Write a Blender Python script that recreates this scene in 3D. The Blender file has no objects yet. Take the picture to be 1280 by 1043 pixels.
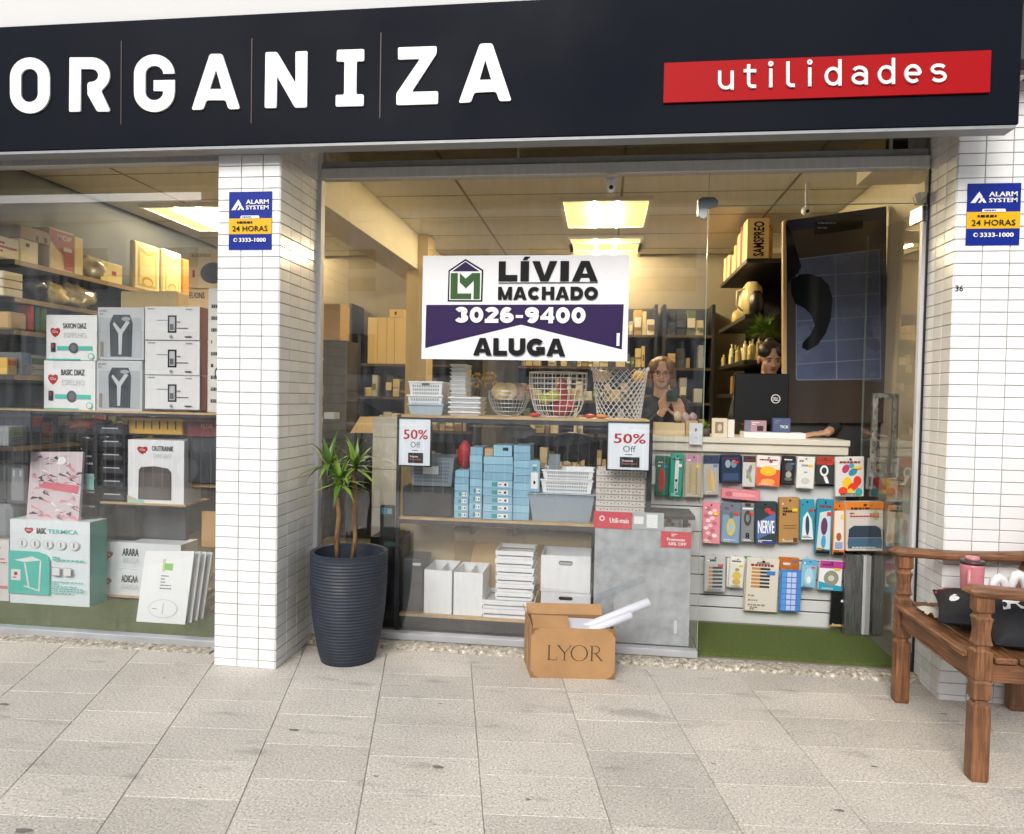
import bpy, bmesh, math, random
from mathutils import Vector, Matrix, noise
from mathutils.geometry import tessellate_polygon
R = random.Random(7)
sc = bpy.context.scene
col = sc.collection
# ------------------------------------------------------------------ camera
PSI, PIT, RHO, FPX = math.radians(7.3), math.radians(1.51), math.radians(1.12), 900.0
CAM = Vector((0, -4.02, 1.431))
FW = Vector((-math.sin(PSI)*math.cos(PIT), math.cos(PSI)*math.cos(PIT), -math.sin(PIT)))
R0 = Vector((math.cos(PSI), math.sin(PSI), 0)); U0 = R0.cross(FW)
RT = math.cos(RHO)*R0 + math.sin(RHO)*U0
UP = -math.sin(RHO)*R0 + math.cos(RHO)*U0
cd = bpy.data.cameras.new('camera'); cam = bpy.data.objects.new('camera', cd); col.objects.link(cam)
cam.matrix_world = Matrix(((RT.x, UP.x, -FW.x, CAM.x), (RT.y, UP.y, -FW.y, CAM.y), (RT.z, UP.z, -FW.z, CAM.z), (0, 0, 0, 1)))
cd.sensor_width = 36; cd.lens = FPX/1280*36; cd.clip_start = .05; cd.clip_end = 500
sc.camera = cam
# ------------------------------------------------------------------ world, sun, exposure
SUN_EL, SUN_AZ = math.radians(33), math.radians(192)     # azimuth the light comes from, clockwise from +Y
w = bpy.data.worlds.new('World'); sc.world = w; w.use_nodes = True
nt = w.node_tree; nt.nodes.clear()
sky = nt.nodes.new('ShaderNodeTexSky'); sky.sky_type = 'NISHITA'; sky.sun_disc = False
sky.sun_elevation = SUN_EL; sky.sun_rotation = SUN_AZ; sky.dust_density = 3; sky.air_density = 1.2
hs = nt.nodes.new('ShaderNodeHueSaturation'); hs.inputs['Saturation'].default_value = .35
bg = nt.nodes.new('ShaderNodeBackground'); bg.inputs[1].default_value = .15
ow = nt.nodes.new('ShaderNodeOutputWorld')
nt.links.new(sky.outputs[0], hs.inputs['Color']); nt.links.new(hs.outputs[0], bg.inputs[0]); nt.links.new(bg.outputs[0], ow.inputs[0])
sd = bpy.data.lights.new('sun', 'SUN'); sd.energy = 1.1; sd.angle = math.radians(28); sd.color = (1, .96, .9)
sun = bpy.data.objects.new('sun', sd); col.objects.link(sun)
sdir = Vector((math.sin(SUN_AZ)*math.cos(SUN_EL), math.cos(SUN_AZ)*math.cos(SUN_EL), math.sin(SUN_EL)))
sun.rotation_euler = sdir.to_track_quat('Z', 'Y').to_euler(); sun.location = (0, -8, 12)
sc.view_settings.view_transform = 'Standard'; sc.view_settings.look = 'None'
sc.view_settings.exposure = .58; sc.view_settings.gamma = 1; sc.view_settings.use_curve_mapping = False
sc.render.engine = 'CYCLES'
sc.cycles.use_denoising = True
sc.cycles.max_bounces = 8; sc.cycles.diffuse_bounces = 4; sc.cycles.glossy_bounces = 4
sc.cycles.transparent_max_bounces = 14; sc.cycles.transmission_bounces = 4
sc.cycles.caustics_reflective = False; sc.cycles.caustics_refractive = False
sc.cycles.sample_clamp_indirect = 6

# ------------------------------------------------------------------ pixel rays onto real planes (1280 x 1043 photograph)
def ray(x, y): return FW + RT*((x-640)/FPX) - UP*((y-521.5)/FPX)
def P(x, y, Y): d = ray(x, y); return CAM + d*((Y-CAM.y)/d.y)
def PX(x, y, X): d = ray(x, y); return CAM + d*((X-CAM.x)/d.x)
def PZ(x, y, Z): d = ray(x, y); return CAM + d*((Z-CAM.z)/d.z)

# ------------------------------------------------------------------ materials
def S(h):
    h = h.lstrip('#'); o = []
    for i in (0, 2, 4):
        c = int(h[i:i+2], 16)/255; o.append(c/12.92 if c <= .04045 else ((c+.055)/1.055)**2.4)
    return tuple(o)
MC = {}
def mat(name, c=(.5, .5, .5), rough=.5, metal=0, var=0, vs=8, bump=0, bs=60, rand=0, coat=0, emis=0, spec=.5, stretch=None, tr=0):
    if name in MC: return MC[name]
    if isinstance(c, str): c = S(c)
    m = bpy.data.materials.new(name); m.use_nodes = True; n = m.node_tree.nodes; L = m.node_tree.links
    b = n['Principled BSDF']; b.inputs['Roughness'].default_value = rough; b.inputs['Metallic'].default_value = metal
    b.inputs['Base Color'].default_value = (*c, 1); b.inputs['Coat Weight'].default_value = coat
    b.inputs['Specular IOR Level'].default_value = spec
    if tr: b.inputs['Alpha'].default_value = 1-tr
    tc = n.new('ShaderNodeTexCoord'); src = tc.outputs['Object']
    if stretch:
        mp = n.new('ShaderNodeMapping'); mp.inputs['Scale'].default_value = stretch; L.new(src, mp.inputs[0]); src = mp.outputs[0]
    if var or rand:
        hsv = n.new('ShaderNodeHueSaturation'); hsv.inputs['Color'].default_value = (*c, 1); val = None
        if var:
            no = n.new('ShaderNodeTexNoise'); no.inputs['Scale'].default_value = vs; no.inputs['Detail'].default_value = 5
            L.new(src, no.inputs['Vector'])
            mr = n.new('ShaderNodeMapRange'); mr.inputs[1].default_value = .3; mr.inputs[2].default_value = .7
            mr.inputs[3].default_value = 1-var; mr.inputs[4].default_value = 1+var; L.new(no.outputs[0], mr.inputs[0]); val = mr.outputs[0]
            ro = n.new('ShaderNodeMapRange'); ro.inputs[1].default_value = .3; ro.inputs[2].default_value = .7
            ro.inputs[3].default_value = max(0, rough-.12); ro.inputs[4].default_value = min(1, rough+.12)
            L.new(no.outputs[0], ro.inputs[0]); L.new(ro.outputs[0], b.inputs['Roughness'])
        if rand:
            oi = n.new('ShaderNodeObjectInfo'); m2 = n.new('ShaderNodeMapRange')
            m2.inputs[3].default_value = 1-rand; m2.inputs[4].default_value = 1+rand; L.new(oi.outputs['Random'], m2.inputs[0])
            if val is None: val = m2.outputs[0]
            else:
                mm = n.new('ShaderNodeMath'); mm.operation = 'MULTIPLY'; L.new(val, mm.inputs[0]); L.new(m2.outputs[0], mm.inputs[1]); val = mm.outputs[0]
        L.new(val, hsv.inputs['Value']); L.new(hsv.outputs[0], b.inputs['Base Color'])
    if bump:
        nb = n.new('ShaderNodeTexNoise'); nb.inputs['Scale'].default_value = bs; nb.inputs['Detail'].default_value = 4; L.new(src, nb.inputs['Vector'])
        bp = n.new('ShaderNodeBump'); bp.inputs['Strength'].default_value = bump; bp.inputs['Distance'].default_value = .01
        L.new(nb.outputs[0], bp.inputs['Height']); L.new(bp.outputs[0], b.inputs['Normal'])
    if emis:
        b.inputs['Emission Color'].default_value = (*c, 1); b.inputs['Emission Strength'].default_value = emis
    MC[name] = m; return m

def stone_mat(name, base, dark, light, rand=.06):
    m = bpy.data.materials.new(name); m.use_nodes = True; n = m.node_tree.nodes; L = m.node_tree.links; b = n['Principled BSDF']
    ge = n.new('ShaderNodeNewGeometry')
    v = n.new('ShaderNodeTexNoise'); v.inputs['Scale'].default_value = 110; v.inputs['Detail'].default_value = 3; v.inputs['Roughness'].default_value = .7; L.new(ge.outputs['Position'], v.inputs['Vector'])
    r = n.new('ShaderNodeValToRGB'); e = r.color_ramp.elements
    e[0].position = .36; e[0].color = (*dark, 1); e[1].position = .62; e[1].color = (*light, 1)
    k = e.new(.44); k.color = (*base, 1); k = e.new(.54); k.color = (*base, 1)
    L.new(v.outputs[0], r.inputs[0])
    big = n.new('ShaderNodeTexNoise'); big.inputs['Scale'].default_value = 1.6; big.inputs['Detail'].default_value = 6; big.inputs['Roughness'].default_value = .6; L.new(ge.outputs['Position'], big.inputs['Vector'])
    mr = n.new('ShaderNodeMapRange'); mr.inputs[1].default_value = .35; mr.inputs[2].default_value = .7; mr.inputs[3].default_value = 1.06; mr.inputs[4].default_value = .86; L.new(big.outputs[0], mr.inputs[0])
    st = n.new('ShaderNodeTexNoise'); st.inputs['Scale'].default_value = 5; st.inputs['Detail'].default_value = 4
    mp = n.new('ShaderNodeMapping'); mp.inputs['Scale'].default_value = (.8, 2.2, 1); L.new(ge.outputs['Position'], mp.inputs[0]); L.new(mp.outputs[0], st.inputs['Vector'])
    ms = n.new('ShaderNodeMapRange'); ms.inputs[1].default_value = .60; ms.inputs[2].default_value = .76; ms.inputs[3].default_value = 1; ms.inputs[4].default_value = .66; L.new(st.outputs[0], ms.inputs[0])
    oi = n.new('ShaderNodeObjectInfo'); mo = n.new('ShaderNodeMapRange'); mo.inputs[3].default_value = 1-rand; mo.inputs[4].default_value = 1+rand; L.new(oi.outputs['Random'], mo.inputs[0])
    a1 = n.new('ShaderNodeMath'); a1.operation = 'MULTIPLY'; L.new(mr.outputs[0], a1.inputs[0]); L.new(ms.outputs[0], a1.inputs[1])
    a2 = n.new('ShaderNodeMath'); a2.operation = 'MULTIPLY'; L.new(a1.outputs[0], a2.inputs[0]); L.new(mo.outputs[0], a2.inputs[1])
    h = n.new('ShaderNodeHueSaturation'); L.new(r.outputs[0], h.inputs['Color']); L.new(a2.outputs[0], h.inputs['Value']); L.new(h.outputs[0], b.inputs['Base Color'])
    b.inputs['Roughness'].default_value = .72
    bp = n.new('ShaderNodeBump'); bp.inputs['Strength'].default_value = .25; bp.inputs['Distance'].default_value = .003; L.new(v.outputs[0], bp.inputs['Height']); L.new(bp.outputs[0], b.inputs['Normal'])
    return m

def glass_mat(name, tint=(1, 1, 1), ior=2.35, dirt=.007):
    m = bpy.data.materials.new(name); m.use_nodes = True; n = m.node_tree.nodes; L = m.node_tree.links; n.clear()
    o = n.new('ShaderNodeOutputMaterial'); t = n.new('ShaderNodeBsdfTransparent'); t.inputs[0].default_value = (*tint, 1)
    g = n.new('ShaderNodeBsdfGlossy'); g.inputs['Roughness'].default_value = 0.0
    fr = n.new('ShaderNodeFresnel'); fr.inputs[0].default_value = ior
    ge = n.new('ShaderNodeNewGeometry'); inv = n.new('ShaderNodeMath'); inv.operation = 'SUBTRACT'; inv.inputs[0].default_value = 1
    L.new(ge.outputs['Backfacing'], inv.inputs[1])
    mu = n.new('ShaderNodeMath'); mu.operation = 'MULTIPLY'; L.new(fr.outputs[0], mu.inputs[0]); L.new(inv.outputs[0], mu.inputs[1])
    mx = n.new('ShaderNodeMixShader'); L.new(mu.outputs[0], mx.inputs[0]); L.new(t.outputs[0], mx.inputs[1]); L.new(g.outputs[0], mx.inputs[2])
    # a light film of dust and wipe streaks
    df = n.new('ShaderNodeBsdfDiffuse'); df.inputs[0].default_value = (.8, .8, .78, 1)
    no = n.new('ShaderNodeTexNoise'); no.inputs['Scale'].default_value = 6; no.inputs['Detail'].default_value = 8
    mp = n.new('ShaderNodeMapping'); mp.inputs['Scale'].default_value = (5, 1, .8); L.new(ge.outputs['Position'], mp.inputs[0]); L.new(mp.outputs[0], no.inputs['Vector'])
    mr = n.new('ShaderNodeMapRange'); mr.inputs[1].default_value = .45; mr.inputs[2].default_value = .8; mr.inputs[3].default_value = dirt*.4; mr.inputs[4].default_value = dirt*4; L.new(no.outputs[0], mr.inputs[0])
    m2 = n.new('ShaderNodeMixShader'); L.new(mr.outputs[0], m2.inputs[0]); L.new(mx.outputs[0], m2.inputs[1]); L.new(df.outputs[0], m2.inputs[2])
    L.new(m2.outputs[0], o.inputs[0]); return m

def wood_mat(name, c1, c2, axis='Y', scale=14, rough=.5, wear=.2):
    m = bpy.data.materials.new(name); m.use_nodes = True; n = m.node_tree.nodes; L = m.node_tree.links; b = n['Principled BSDF']
    tc = n.new('ShaderNodeTexCoord'); mp = n.new('ShaderNodeMapping')
    s = {'X': (.06, 1, 1), 'Y': (1, .06, 1), 'Z': (1, 1, .06)}[axis]; mp.inputs['Scale'].default_value = s
    L.new(tc.outputs['Object'], mp.inputs[0])
    no = n.new('ShaderNodeTexNoise'); no.inputs['Scale'].default_value = scale*14; no.inputs['Detail'].default_value = 6; no.inputs['Distortion'].default_value = .6; L.new(mp.outputs[0], no.inputs['Vector'])
    r = n.new('ShaderNodeValToRGB'); r.color_ramp.elements[0].position = .3; r.color_ramp.elements[0].color = (*c1, 1)
    r.color_ramp.elements[1].position = .68; r.color_ramp.elements[1].color = (*c2, 1); L.new(no.outputs[0], r.inputs[0])
    n2 = n.new('ShaderNodeTexNoise'); n2.inputs['Scale'].default_value = 7; n2.inputs['Detail'].default_value = 5; L.new(tc.outputs['Object'], n2.inputs['Vector'])
    oi = n.new('ShaderNodeObjectInfo'); mo = n.new('ShaderNodeMapRange'); mo.inputs[3].default_value = .88; mo.inputs[4].default_value = 1.14; L.new(oi.outputs['Random'], mo.inputs[0])
    mr = n.new('ShaderNodeMapRange'); mr.inputs[1].default_value = .3; mr.inputs[2].default_value = .75; mr.inputs[3].default_value = 1-wear; mr.inputs[4].default_value = 1+wear; L.new(n2.outputs[0], mr.inputs[0])
    mm = n.new('ShaderNodeMath'); mm.operation = 'MULTIPLY'; L.new(mr.outputs[0], mm.inputs[0]); L.new(mo.outputs[0], mm.inputs[1])
    h = n.new('ShaderNodeHueSaturation'); L.new(r.outputs[0], h.inputs['Color']); L.new(mm.outputs[0], h.inputs['Value']); L.new(h.outputs[0], b.inputs['Base Color'])
    b.inputs['Roughness'].default_value = rough
    bp = n.new('ShaderNodeBump'); bp.inputs['Strength'].default_value = .35; bp.inputs['Distance'].default_value = .002; L.new(no.outputs[0], bp.inputs['Height']); L.new(bp.outputs[0], b.inputs['Normal'])
    return m

M_white = mat('white_card', '#e4e6e6', .45, var=.03)
M_black = mat('black_plastic', '#16171a', .35, var=.1)
M_red = mat('red_print', '#b0101a', .5, spec=.3)
M_ink = mat('ink', (.004, .004, .005), .6, spec=.2)
M_teal = mat('teal_print', '#4cc0b4', .5)
M_alu = mat('brushed_aluminium', '#c4c5c8', .45, .15, var=.08, vs=30, stretch=(1, 1, .1))
M_alud = mat('dark_aluminium', '#8a8c90', .45, .2, var=.1, vs=20)
M_chrome = mat('chrome', '#c9ccd0', .18, 1)
M_kraft = mat('kraft_card', '#a98258', .8, var=.12, vs=7, bump=.15, bs=120)
M_glass = glass_mat('shop_glass')
M_gedge = mat('glass_edge', '#8fa79a', .15, spec=.8)
M_shelfwood = wood_mat('shelf_board', S('#a98a5c'), S('#cdb083'), 'X')
M_dark = mat('dark_frame', '#2a2b2e', .5, var=.12)
M_grass = mat('green_turf', '#5a6a2a', .95, var=.22, vs=60, bump=.8, bs=400)

# ------------------------------------------------------------------ mesh builder
W = {}
TXT = {}; TW = {}
def text_mesh(s, bold=0.0):
    k = (s, bold)
    if k not in TXT:
        c = bpy.data.curves.new('t', 'FONT'); c.body = s; c.resolution_u = 2; c.offset = bold; c.size = 1; c.fill_mode = 'FRONT' if hasattr(c, 'fill_mode') else c.fill_mode
        o = bpy.data.objects.new('t', c); col.objects.link(o)
        bpy.context.view_layer.update()
        me = o.to_mesh(); vs = [(v.co.x, v.co.y) for v in me.vertices]; fs = [tuple(p.vertices) for p in me.polygons]
        o.to_mesh_clear(); bpy.data.objects.remove(o); bpy.data.curves.remove(c)
        x0 = min(v[0] for v in vs); x1 = max(v[0] for v in vs); y0 = min(v[1] for v in vs); y1 = max(v[1] for v in vs)
        TXT[k] = ([((x-x0)/(x1-x0), (y-y0)/(y1-y0)) for x, y in vs], fs); TW[k] = x1-x0
    return TXT[k]

class MB:
    def __init__(s):
        s.v = []; s.f = []; s.m = []; s.mats = []; s.O = None
    def mi(s, m):
        if m not in s.mats: s.mats.append(m)
        return s.mats.index(m)
    def add(s, vs, fs, m):
        b = len(s.v); s.v += [tuple(v) for v in vs]; k = s.mi(m)
        for f in fs: s.f.append([i+b for i in f]); s.m.append(k)
        return s
    def box(s, x0, x1, y0, y1, z0, z1, m, ch=0):
        if ch:
            return s.cbox(x0, x1, y0, y1, z0, z1, m, ch)
        vs = [(x, y, z) for z in (z0, z1) for y in (y0, y1) for x in (x0, x1)]
        return s.add(vs, [(0, 2, 3, 1), (4, 5, 7, 6), (0, 1, 5, 4), (2, 6, 7, 3), (0, 4, 6, 2), (1, 3, 7, 5)], m)
    def cbox(s, x0, x1, y0, y1, z0, z1, m, c):
        vs = []
        c = min(c, (x1-x0)*.45, (y1-y0)*.45, (z1-z0)*.45)
        for z, k in ((z0, c), (z0+c, 0), (z1-c, 0), (z1, c)):
            for x, y in ((x0+c, y0+k), (x1-c, y0+k), (x1-k, y0+c), (x1-k, y1-c), (x1-c, y1-k), (x0+c, y1-k), (x0+k, y1-c), (x0+k, y0+c)):
                vs.append((x, y, z))
        fs = [tuple(range(7, -1, -1)), tuple(range(24, 32))]
        for r in range(3):
            for i in range(8):
                a = r*8+i; b = r*8+(i+1) % 8; fs.append((a, b, b+8, a+8))
        return s.add(vs, fs, m)
    def hexa(s, q0, q1, m):   # two quads of four points
        return s.add(list(q0)+list(q1), [(3, 2, 1, 0), (4, 5, 6, 7), (0, 1, 5, 4), (1, 2, 6, 5), (2, 3, 7, 6), (3, 0, 4, 7)], m)
    def tube(s, pts, rad, m, n=6, closed=False, cap=True):
        pts = [Vector(p) for p in pts]; N = len(pts); rs = rad if isinstance(rad, (list, tuple)) else [rad]*N
        vs = []; prev = None
        for i, p in enumerate(pts):
            if closed: t = pts[(i+1) % N]-pts[i-1]
            else: t = pts[min(i+1, N-1)]-pts[max(i-1, 0)]
            t.normalize()
            a = prev - t*prev.dot(t) if prev is not None else t.orthogonal()
            if a.length < 1e-6: a = t.orthogonal()
            a.normalize(); prev = a; b = t.cross(a)
            for k in range(n):
                an = 2*math.pi*k/n; vs.append(p+(a*math.cos(an)+b*math.sin(an))*rs[i])
        fs = []
        for i in range(N if closed else N-1):
            for k in range(n):
                j = (i+1) % N; fs.append((i*n+k, i*n+(k+1) % n, j*n+(k+1) % n, j*n+k))
        if cap and not closed: fs += [tuple(range(n-1, -1, -1)), tuple(range((N-1)*n, N*n))]
        return s.add(vs, fs, m)
    def lathe(s, prof, cx, cy, m, n=24, sx=1, sy=1):
        vs = []
        for r, z in prof:
            for k in range(n):
                a = 2*math.pi*k/n; vs.append((cx+r*sx*math.cos(a), cy+r*sy*math.sin(a), z))
        fs = []
        for i in range(len(prof)-1):
            for k in range(n):
                k2 = (k+1) % n; fs.append((i*n+k, i*n+k2, (i+1)*n+k2, (i+1)*n+k))
        fs += [tuple(range(n-1, -1, -1)), tuple(range((len(prof)-1)*n, len(prof)*n))]
        return s.add(vs, fs, m)
    def ball(s, c, rx, ry, rz, m, n=12, k=8, jit=0):
        vs = []; fs = []
        for i in range(k+1):
            th = math.pi*i/k
            for j in range(n):
                a = 2*math.pi*j/n; d = Vector((math.sin(th)*math.cos(a), math.sin(th)*math.sin(a), math.cos(th)))
                q = 1+jit*noise.noise(d*2.5+Vector(c)*9) if jit else 1
                vs.append((c[0]+d.x*rx*q, c[1]+d.y*ry*q, c[2]+d.z*rz*q))
        for i in range(k):
            for j in range(n):
                j2 = (j+1) % n; fs.append((i*n+j, (i+1)*n+j, (i+1)*n+j2, i*n+j2))
        return s.add(vs, fs, m)
    # ---- a print frame: origin, right, up, normal and size
    def frame(s, O, U, V, N=None):
        s.O = Vector(O); s.U = Vector(U); s.V = Vector(V); s.N = (N or s.U.cross(s.V)).normalized(); s.h = .0008; return s
    def uv(s, u, v, h=None): return s.O+s.U*u+s.V*v+s.N*(s.h if h is None else h)
    def rect(s, u0, v0, u1, v1, m, up=True):
        s.add([s.uv(u0, v0), s.uv(u1, v0), s.uv(u1, v1), s.uv(u0, v1)], [(0, 1, 2, 3)], m)
        if up: s.h += .0006
        return s
    def pol(s, pts, m, depth=0, holes=()):
        loops = [list(pts)]+[list(h) for h in holes]
        ar = sum(a[0]*b[1]-b[0]*a[1] for a, b in zip(pts, pts[1:]+pts[:1]))
        flat = [p for l in loops for p in l]
        tri = tessellate_polygon([[Vector((p[0], p[1], 0)) for p in l] for l in loops])
        fr = [s.uv(p[0], p[1], s.h+depth) for p in flat]
        def ccw(t):
            a, b, c = [flat[i] for i in t]
            return t if (b[0]-a[0])*(c[1]-a[1])-(c[0]-a[0])*(b[1]-a[1]) > 0 else t[::-1]
        s.add(fr, [tuple(ccw(t)) for t in tri], m)
        if depth:
            for l in loops:
                n = len(l); A = [s.uv(p[0], p[1], s.h-.001) for p in l]; B = [s.uv(p[0], p[1], s.h+depth) for p in l]
                s.add(A+B, [(i, (i+1) % n, n+(i+1) % n, n+i) for i in range(n)], m)
        s.h += .0006
        return s
    def disc(s, u, v, ru, rv, m, n=20, a0=0, a1=360):
        pts = [(u+ru*math.cos(math.radians(a0+(a1-a0)*i/n)), v+rv*math.sin(math.radians(a0+(a1-a0)*i/n))) for i in range(n)]
        s.add([s.uv(*p) for p in pts], [tuple(range(n))], m); s.h += .0006; return s
    def text(s, t, u0, v0, u1, v1, m, bold=0.0, depth=0):
        if bold >= .02 and not depth:
            vs, fs = text_mesh(t, .006); k_ = (bold-.008)/TW[(t, .006)]; wd = u1-u0; ht = v1-v0; dy = (bold-.008)*.55/.72
            n = 3 if bold >= .045 else 2; h0 = s.h
            for a in range(-n, n+1):
                for c in ((-1, 1) if n == 3 else (0,)):
                    s.add([s.uv(u0+wd*(k_*(1+a/n)+(1-2*k_)*x), v0+ht*(dy*(1+c)+(1-2*dy)*y) if n == 3 else v0+ht*y, s.h) for x, y in vs], fs, m); s.h += .00004
            s.h = h0+.0006; return s
        vs, fs = text_mesh(t, bold)
        pts = [s.uv(u0+(u1-u0)*x, v0+(v1-v0)*y, s.h+depth) for x, y in vs]
        s.add(pts, fs, m)
        if depth:
            from collections import Counter
            ec = Counter(); ori = {}
            for f in fs:
                for a, b in zip(f, f[1:]+f[:1]): ec[frozenset((a, b))] += 1; ori[frozenset((a, b))] = (a, b)
            lo = [s.uv(u0+(u1-u0)*x, v0+(v1-v0)*y, s.h-.001) for x, y in vs]; n = len(vs)
            s.add(lo+pts, [(ori[e][1], ori[e][0], n+ori[e][0], n+ori[e][1]) for e, k in ec.items() if k == 1], m)
        return s
    def lines(s, u0, v0, u1, v1, n, m, fill=.45, seed=1):      # rows of tiny unreadable print
        r = random.Random(seed)
        for i in range(n):
            v = v1-(v1-v0)*(i+.5)/n; h = (v1-v0)/n*fill/2; u = u0
            while u < u1-.02:
                wd = r.uniform(.04, .13)*(u1-u0)*1.2; s.rect(u, v-h, min(u+wd, u1), v+h, m, False); u += wd+.02*(u1-u0)*1.5
                if r.random() < .12: break
        s.h += .0006; return s
    def build(s, name, parent=None, loc=None, smooth=False, **kw):
        if not s.v: return None
        if parent is not None: off = W[parent]
        elif loc is not None: off = Vector(loc)
        else:
            xs = [v[0] for v in s.v]; ys = [v[1] for v in s.v]; zs = [v[2] for v in s.v]
            off = Vector(((min(xs)+max(xs))/2, (min(ys)+max(ys))/2, min(zs)))
        me = bpy.data.meshes.new(name); me.from_pydata([Vector(v)-off for v in s.v], [], s.f); me.update()
        for m in s.mats: me.materials.append(m)
        me.polygons.foreach_set('material_index', s.m)
        if smooth: me.polygons.foreach_set('use_smooth', [True]*len(me.polygons))
        o = bpy.data.objects.new(name, me); col.objects.link(o)
        if parent is not None: o.parent = parent; W[o] = off.copy()
        else: o.location = off; W[o] = off
        tag(o, **kw); return o
def tag(o, label=None, cat=None, group=None, kind=None):
    if label: o['label'] = label
    if cat: o['category'] = cat
    if group: o['group'] = group
    if kind: o['kind'] = kind
def thing(name, loc, label, cat, group=None):
    o = bpy.data.objects.new(name, None); col.objects.link(o); o.location = loc; W[o] = Vector(loc); o.empty_display_size = .1
    tag(o, label, cat, group); return o
def smooth_obj(o, lv=1):
    md = o.modifiers.new('s', 'SUBSURF'); md.levels = lv; md.render_levels = lv
ORD = 'bottom second third fourth fifth sixth seventh eighth ninth tenth eleventh twelfth thirteenth fourteenth'.split()
def nth(i, n): return 'topmost' if i == n-1 else 'bottom' if i == 0 else ORD[i]

# pixel rectangle -> front face on plane Y, extruded back by dep ; returns MB with its print frame 0..1
def pxbox(rc, Y, dep, m, ch=0.0, z0=None, side=None):
    x0, y0, x1, y1 = rc; ym = (y0+y1)/2; xm = (x0+x1)/2
    X0 = P(x0, ym, Y).x; X1 = P(x1, ym, Y).x; Z1 = P(xm, y0, Y).z; Z0 = P(xm, y1, Y).z if z0 is None else z0
    b = MB(); b.box(X0, X1, Y, Y+dep, Z0, Z1, m, ch)
    if side: b.add([(X1+.0006, Y+.001, Z0+.001), (X1+.0006, Y+dep-.001, Z0+.001), (X1+.0006, Y+dep-.001, Z1-.001), (X1+.0006, Y+.001, Z1-.001)], [(0, 1, 2, 3)], side)
    b.frame((X0, Y, Z0), (X1-X0, 0, 0), (0, 0, Z1-Z0), Vector((0, -1, 0))); b.h = .0015 if not ch else .001
    b.d = (X0, X1, Z0, Z1); return b
def zat(y, Y, x=600): return P(x, y, Y).z

# ================================================================== SETTING
# ground
M_floor = stone_mat('granite_paving', (.565, .52, .46), (.29, .26, .225), (.77, .73, .665), .085)
M_joint = mat('joint_mortar', (.34, .31, .27), .9, var=.25, vs=20)
b = MB(); b.box(-40, 40, -6.3, -.02, -.3, -.006, M_joint); b.build('sidewalk_bed', kind='structure')
vx, vy = 555., 405.
def colx(i, y): x = 26+112.9*i; return vx+(x-vx)*(y-vy)/(850-vy)
side = thing('sidewalk', (0, -1.5, 0), None, None); side['kind'] = 'structure'
def rowy(k, x):
    y640 = vy+1/(.00245-.000143*k); return y640+.036*(x-640)*(y640/930)
for i in range(-3, 13):
    off = R.uniform(-.5, .5)
    for k in range(-2, 9):
        pts = []
        def q(i_, k_):
            y = rowy(k_, colx(i_, 900))
            y = rowy(k_, colx(i_, y)); p = PZ(colx(i_, y), y, 0)
            if p.y > -.105: 
                p.y = -.105
            return p
        a, bb, c, d = q(i, k+off), q(i+1, k+off), q(i+1, k+1+off), q(i, k+1+off)
        if abs(a.y-d.y) < .03 and abs(bb.y-c.y) < .03: continue
        ce = (a+bb+c+d)/4; hz = R.uniform(-.0008, .0008)
        sh = [Vector((p.x, p.y, 0))+(ce-p).normalized()*.0014 for p in (a, bb, c, d)]
        in2 = [p+(ce-p).normalized()*.003 for p in sh]
        m = MB(); lo = [Vector((p.x, p.y, -.008)) for p in sh]; md = [Vector((p.x, p.y, -.0025+hz)) for p in sh]; up = [Vector((p.x, p.y, hz)) for p in in2]
        # order: a back-left, bb back-right, c front-right, d front-left  -> ccw from above is d c bb a
        for l in (lo, md, up): l.reverse()
        m.add(lo+md+up, [(8, 9, 10, 11)]+[(j, (j+1) % 4, 4+(j+1) % 4, 4+j) for j in range(4)]+[(4+j, 4+(j+1) % 4, 8+(j+1) % 4, 8+j) for j in range(4)], M_floor)
        m.build('paving_tile', side)
m = MB(); m.box(-40, 40, -6.3, -3.0, -.012, -.003, M_floor); m.build('sidewalk_outer', kind='structure')
m = MB(); m.box(-40, 40, -6.45, -6.3, -.3, .0, mat('kerb_stone', (.35, .34, .32), .8, var=.15)); m.build('kerb', kind='structure')
m = MB(); m.box(-60, 60, -13.5, -6.45, -.4, -.14, mat('asphalt', (.055, .055, .058), .85, var=.2, vs=3, bump=.3, bs=80)); m.build('road', kind='structure')
m = MB(); m.box(-60, 60, -18, -13.5, -.4, .0, mat('far_pavement', (.3, .29, .27), .85, var=.1)); m.build('pavement', kind='structure')
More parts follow.
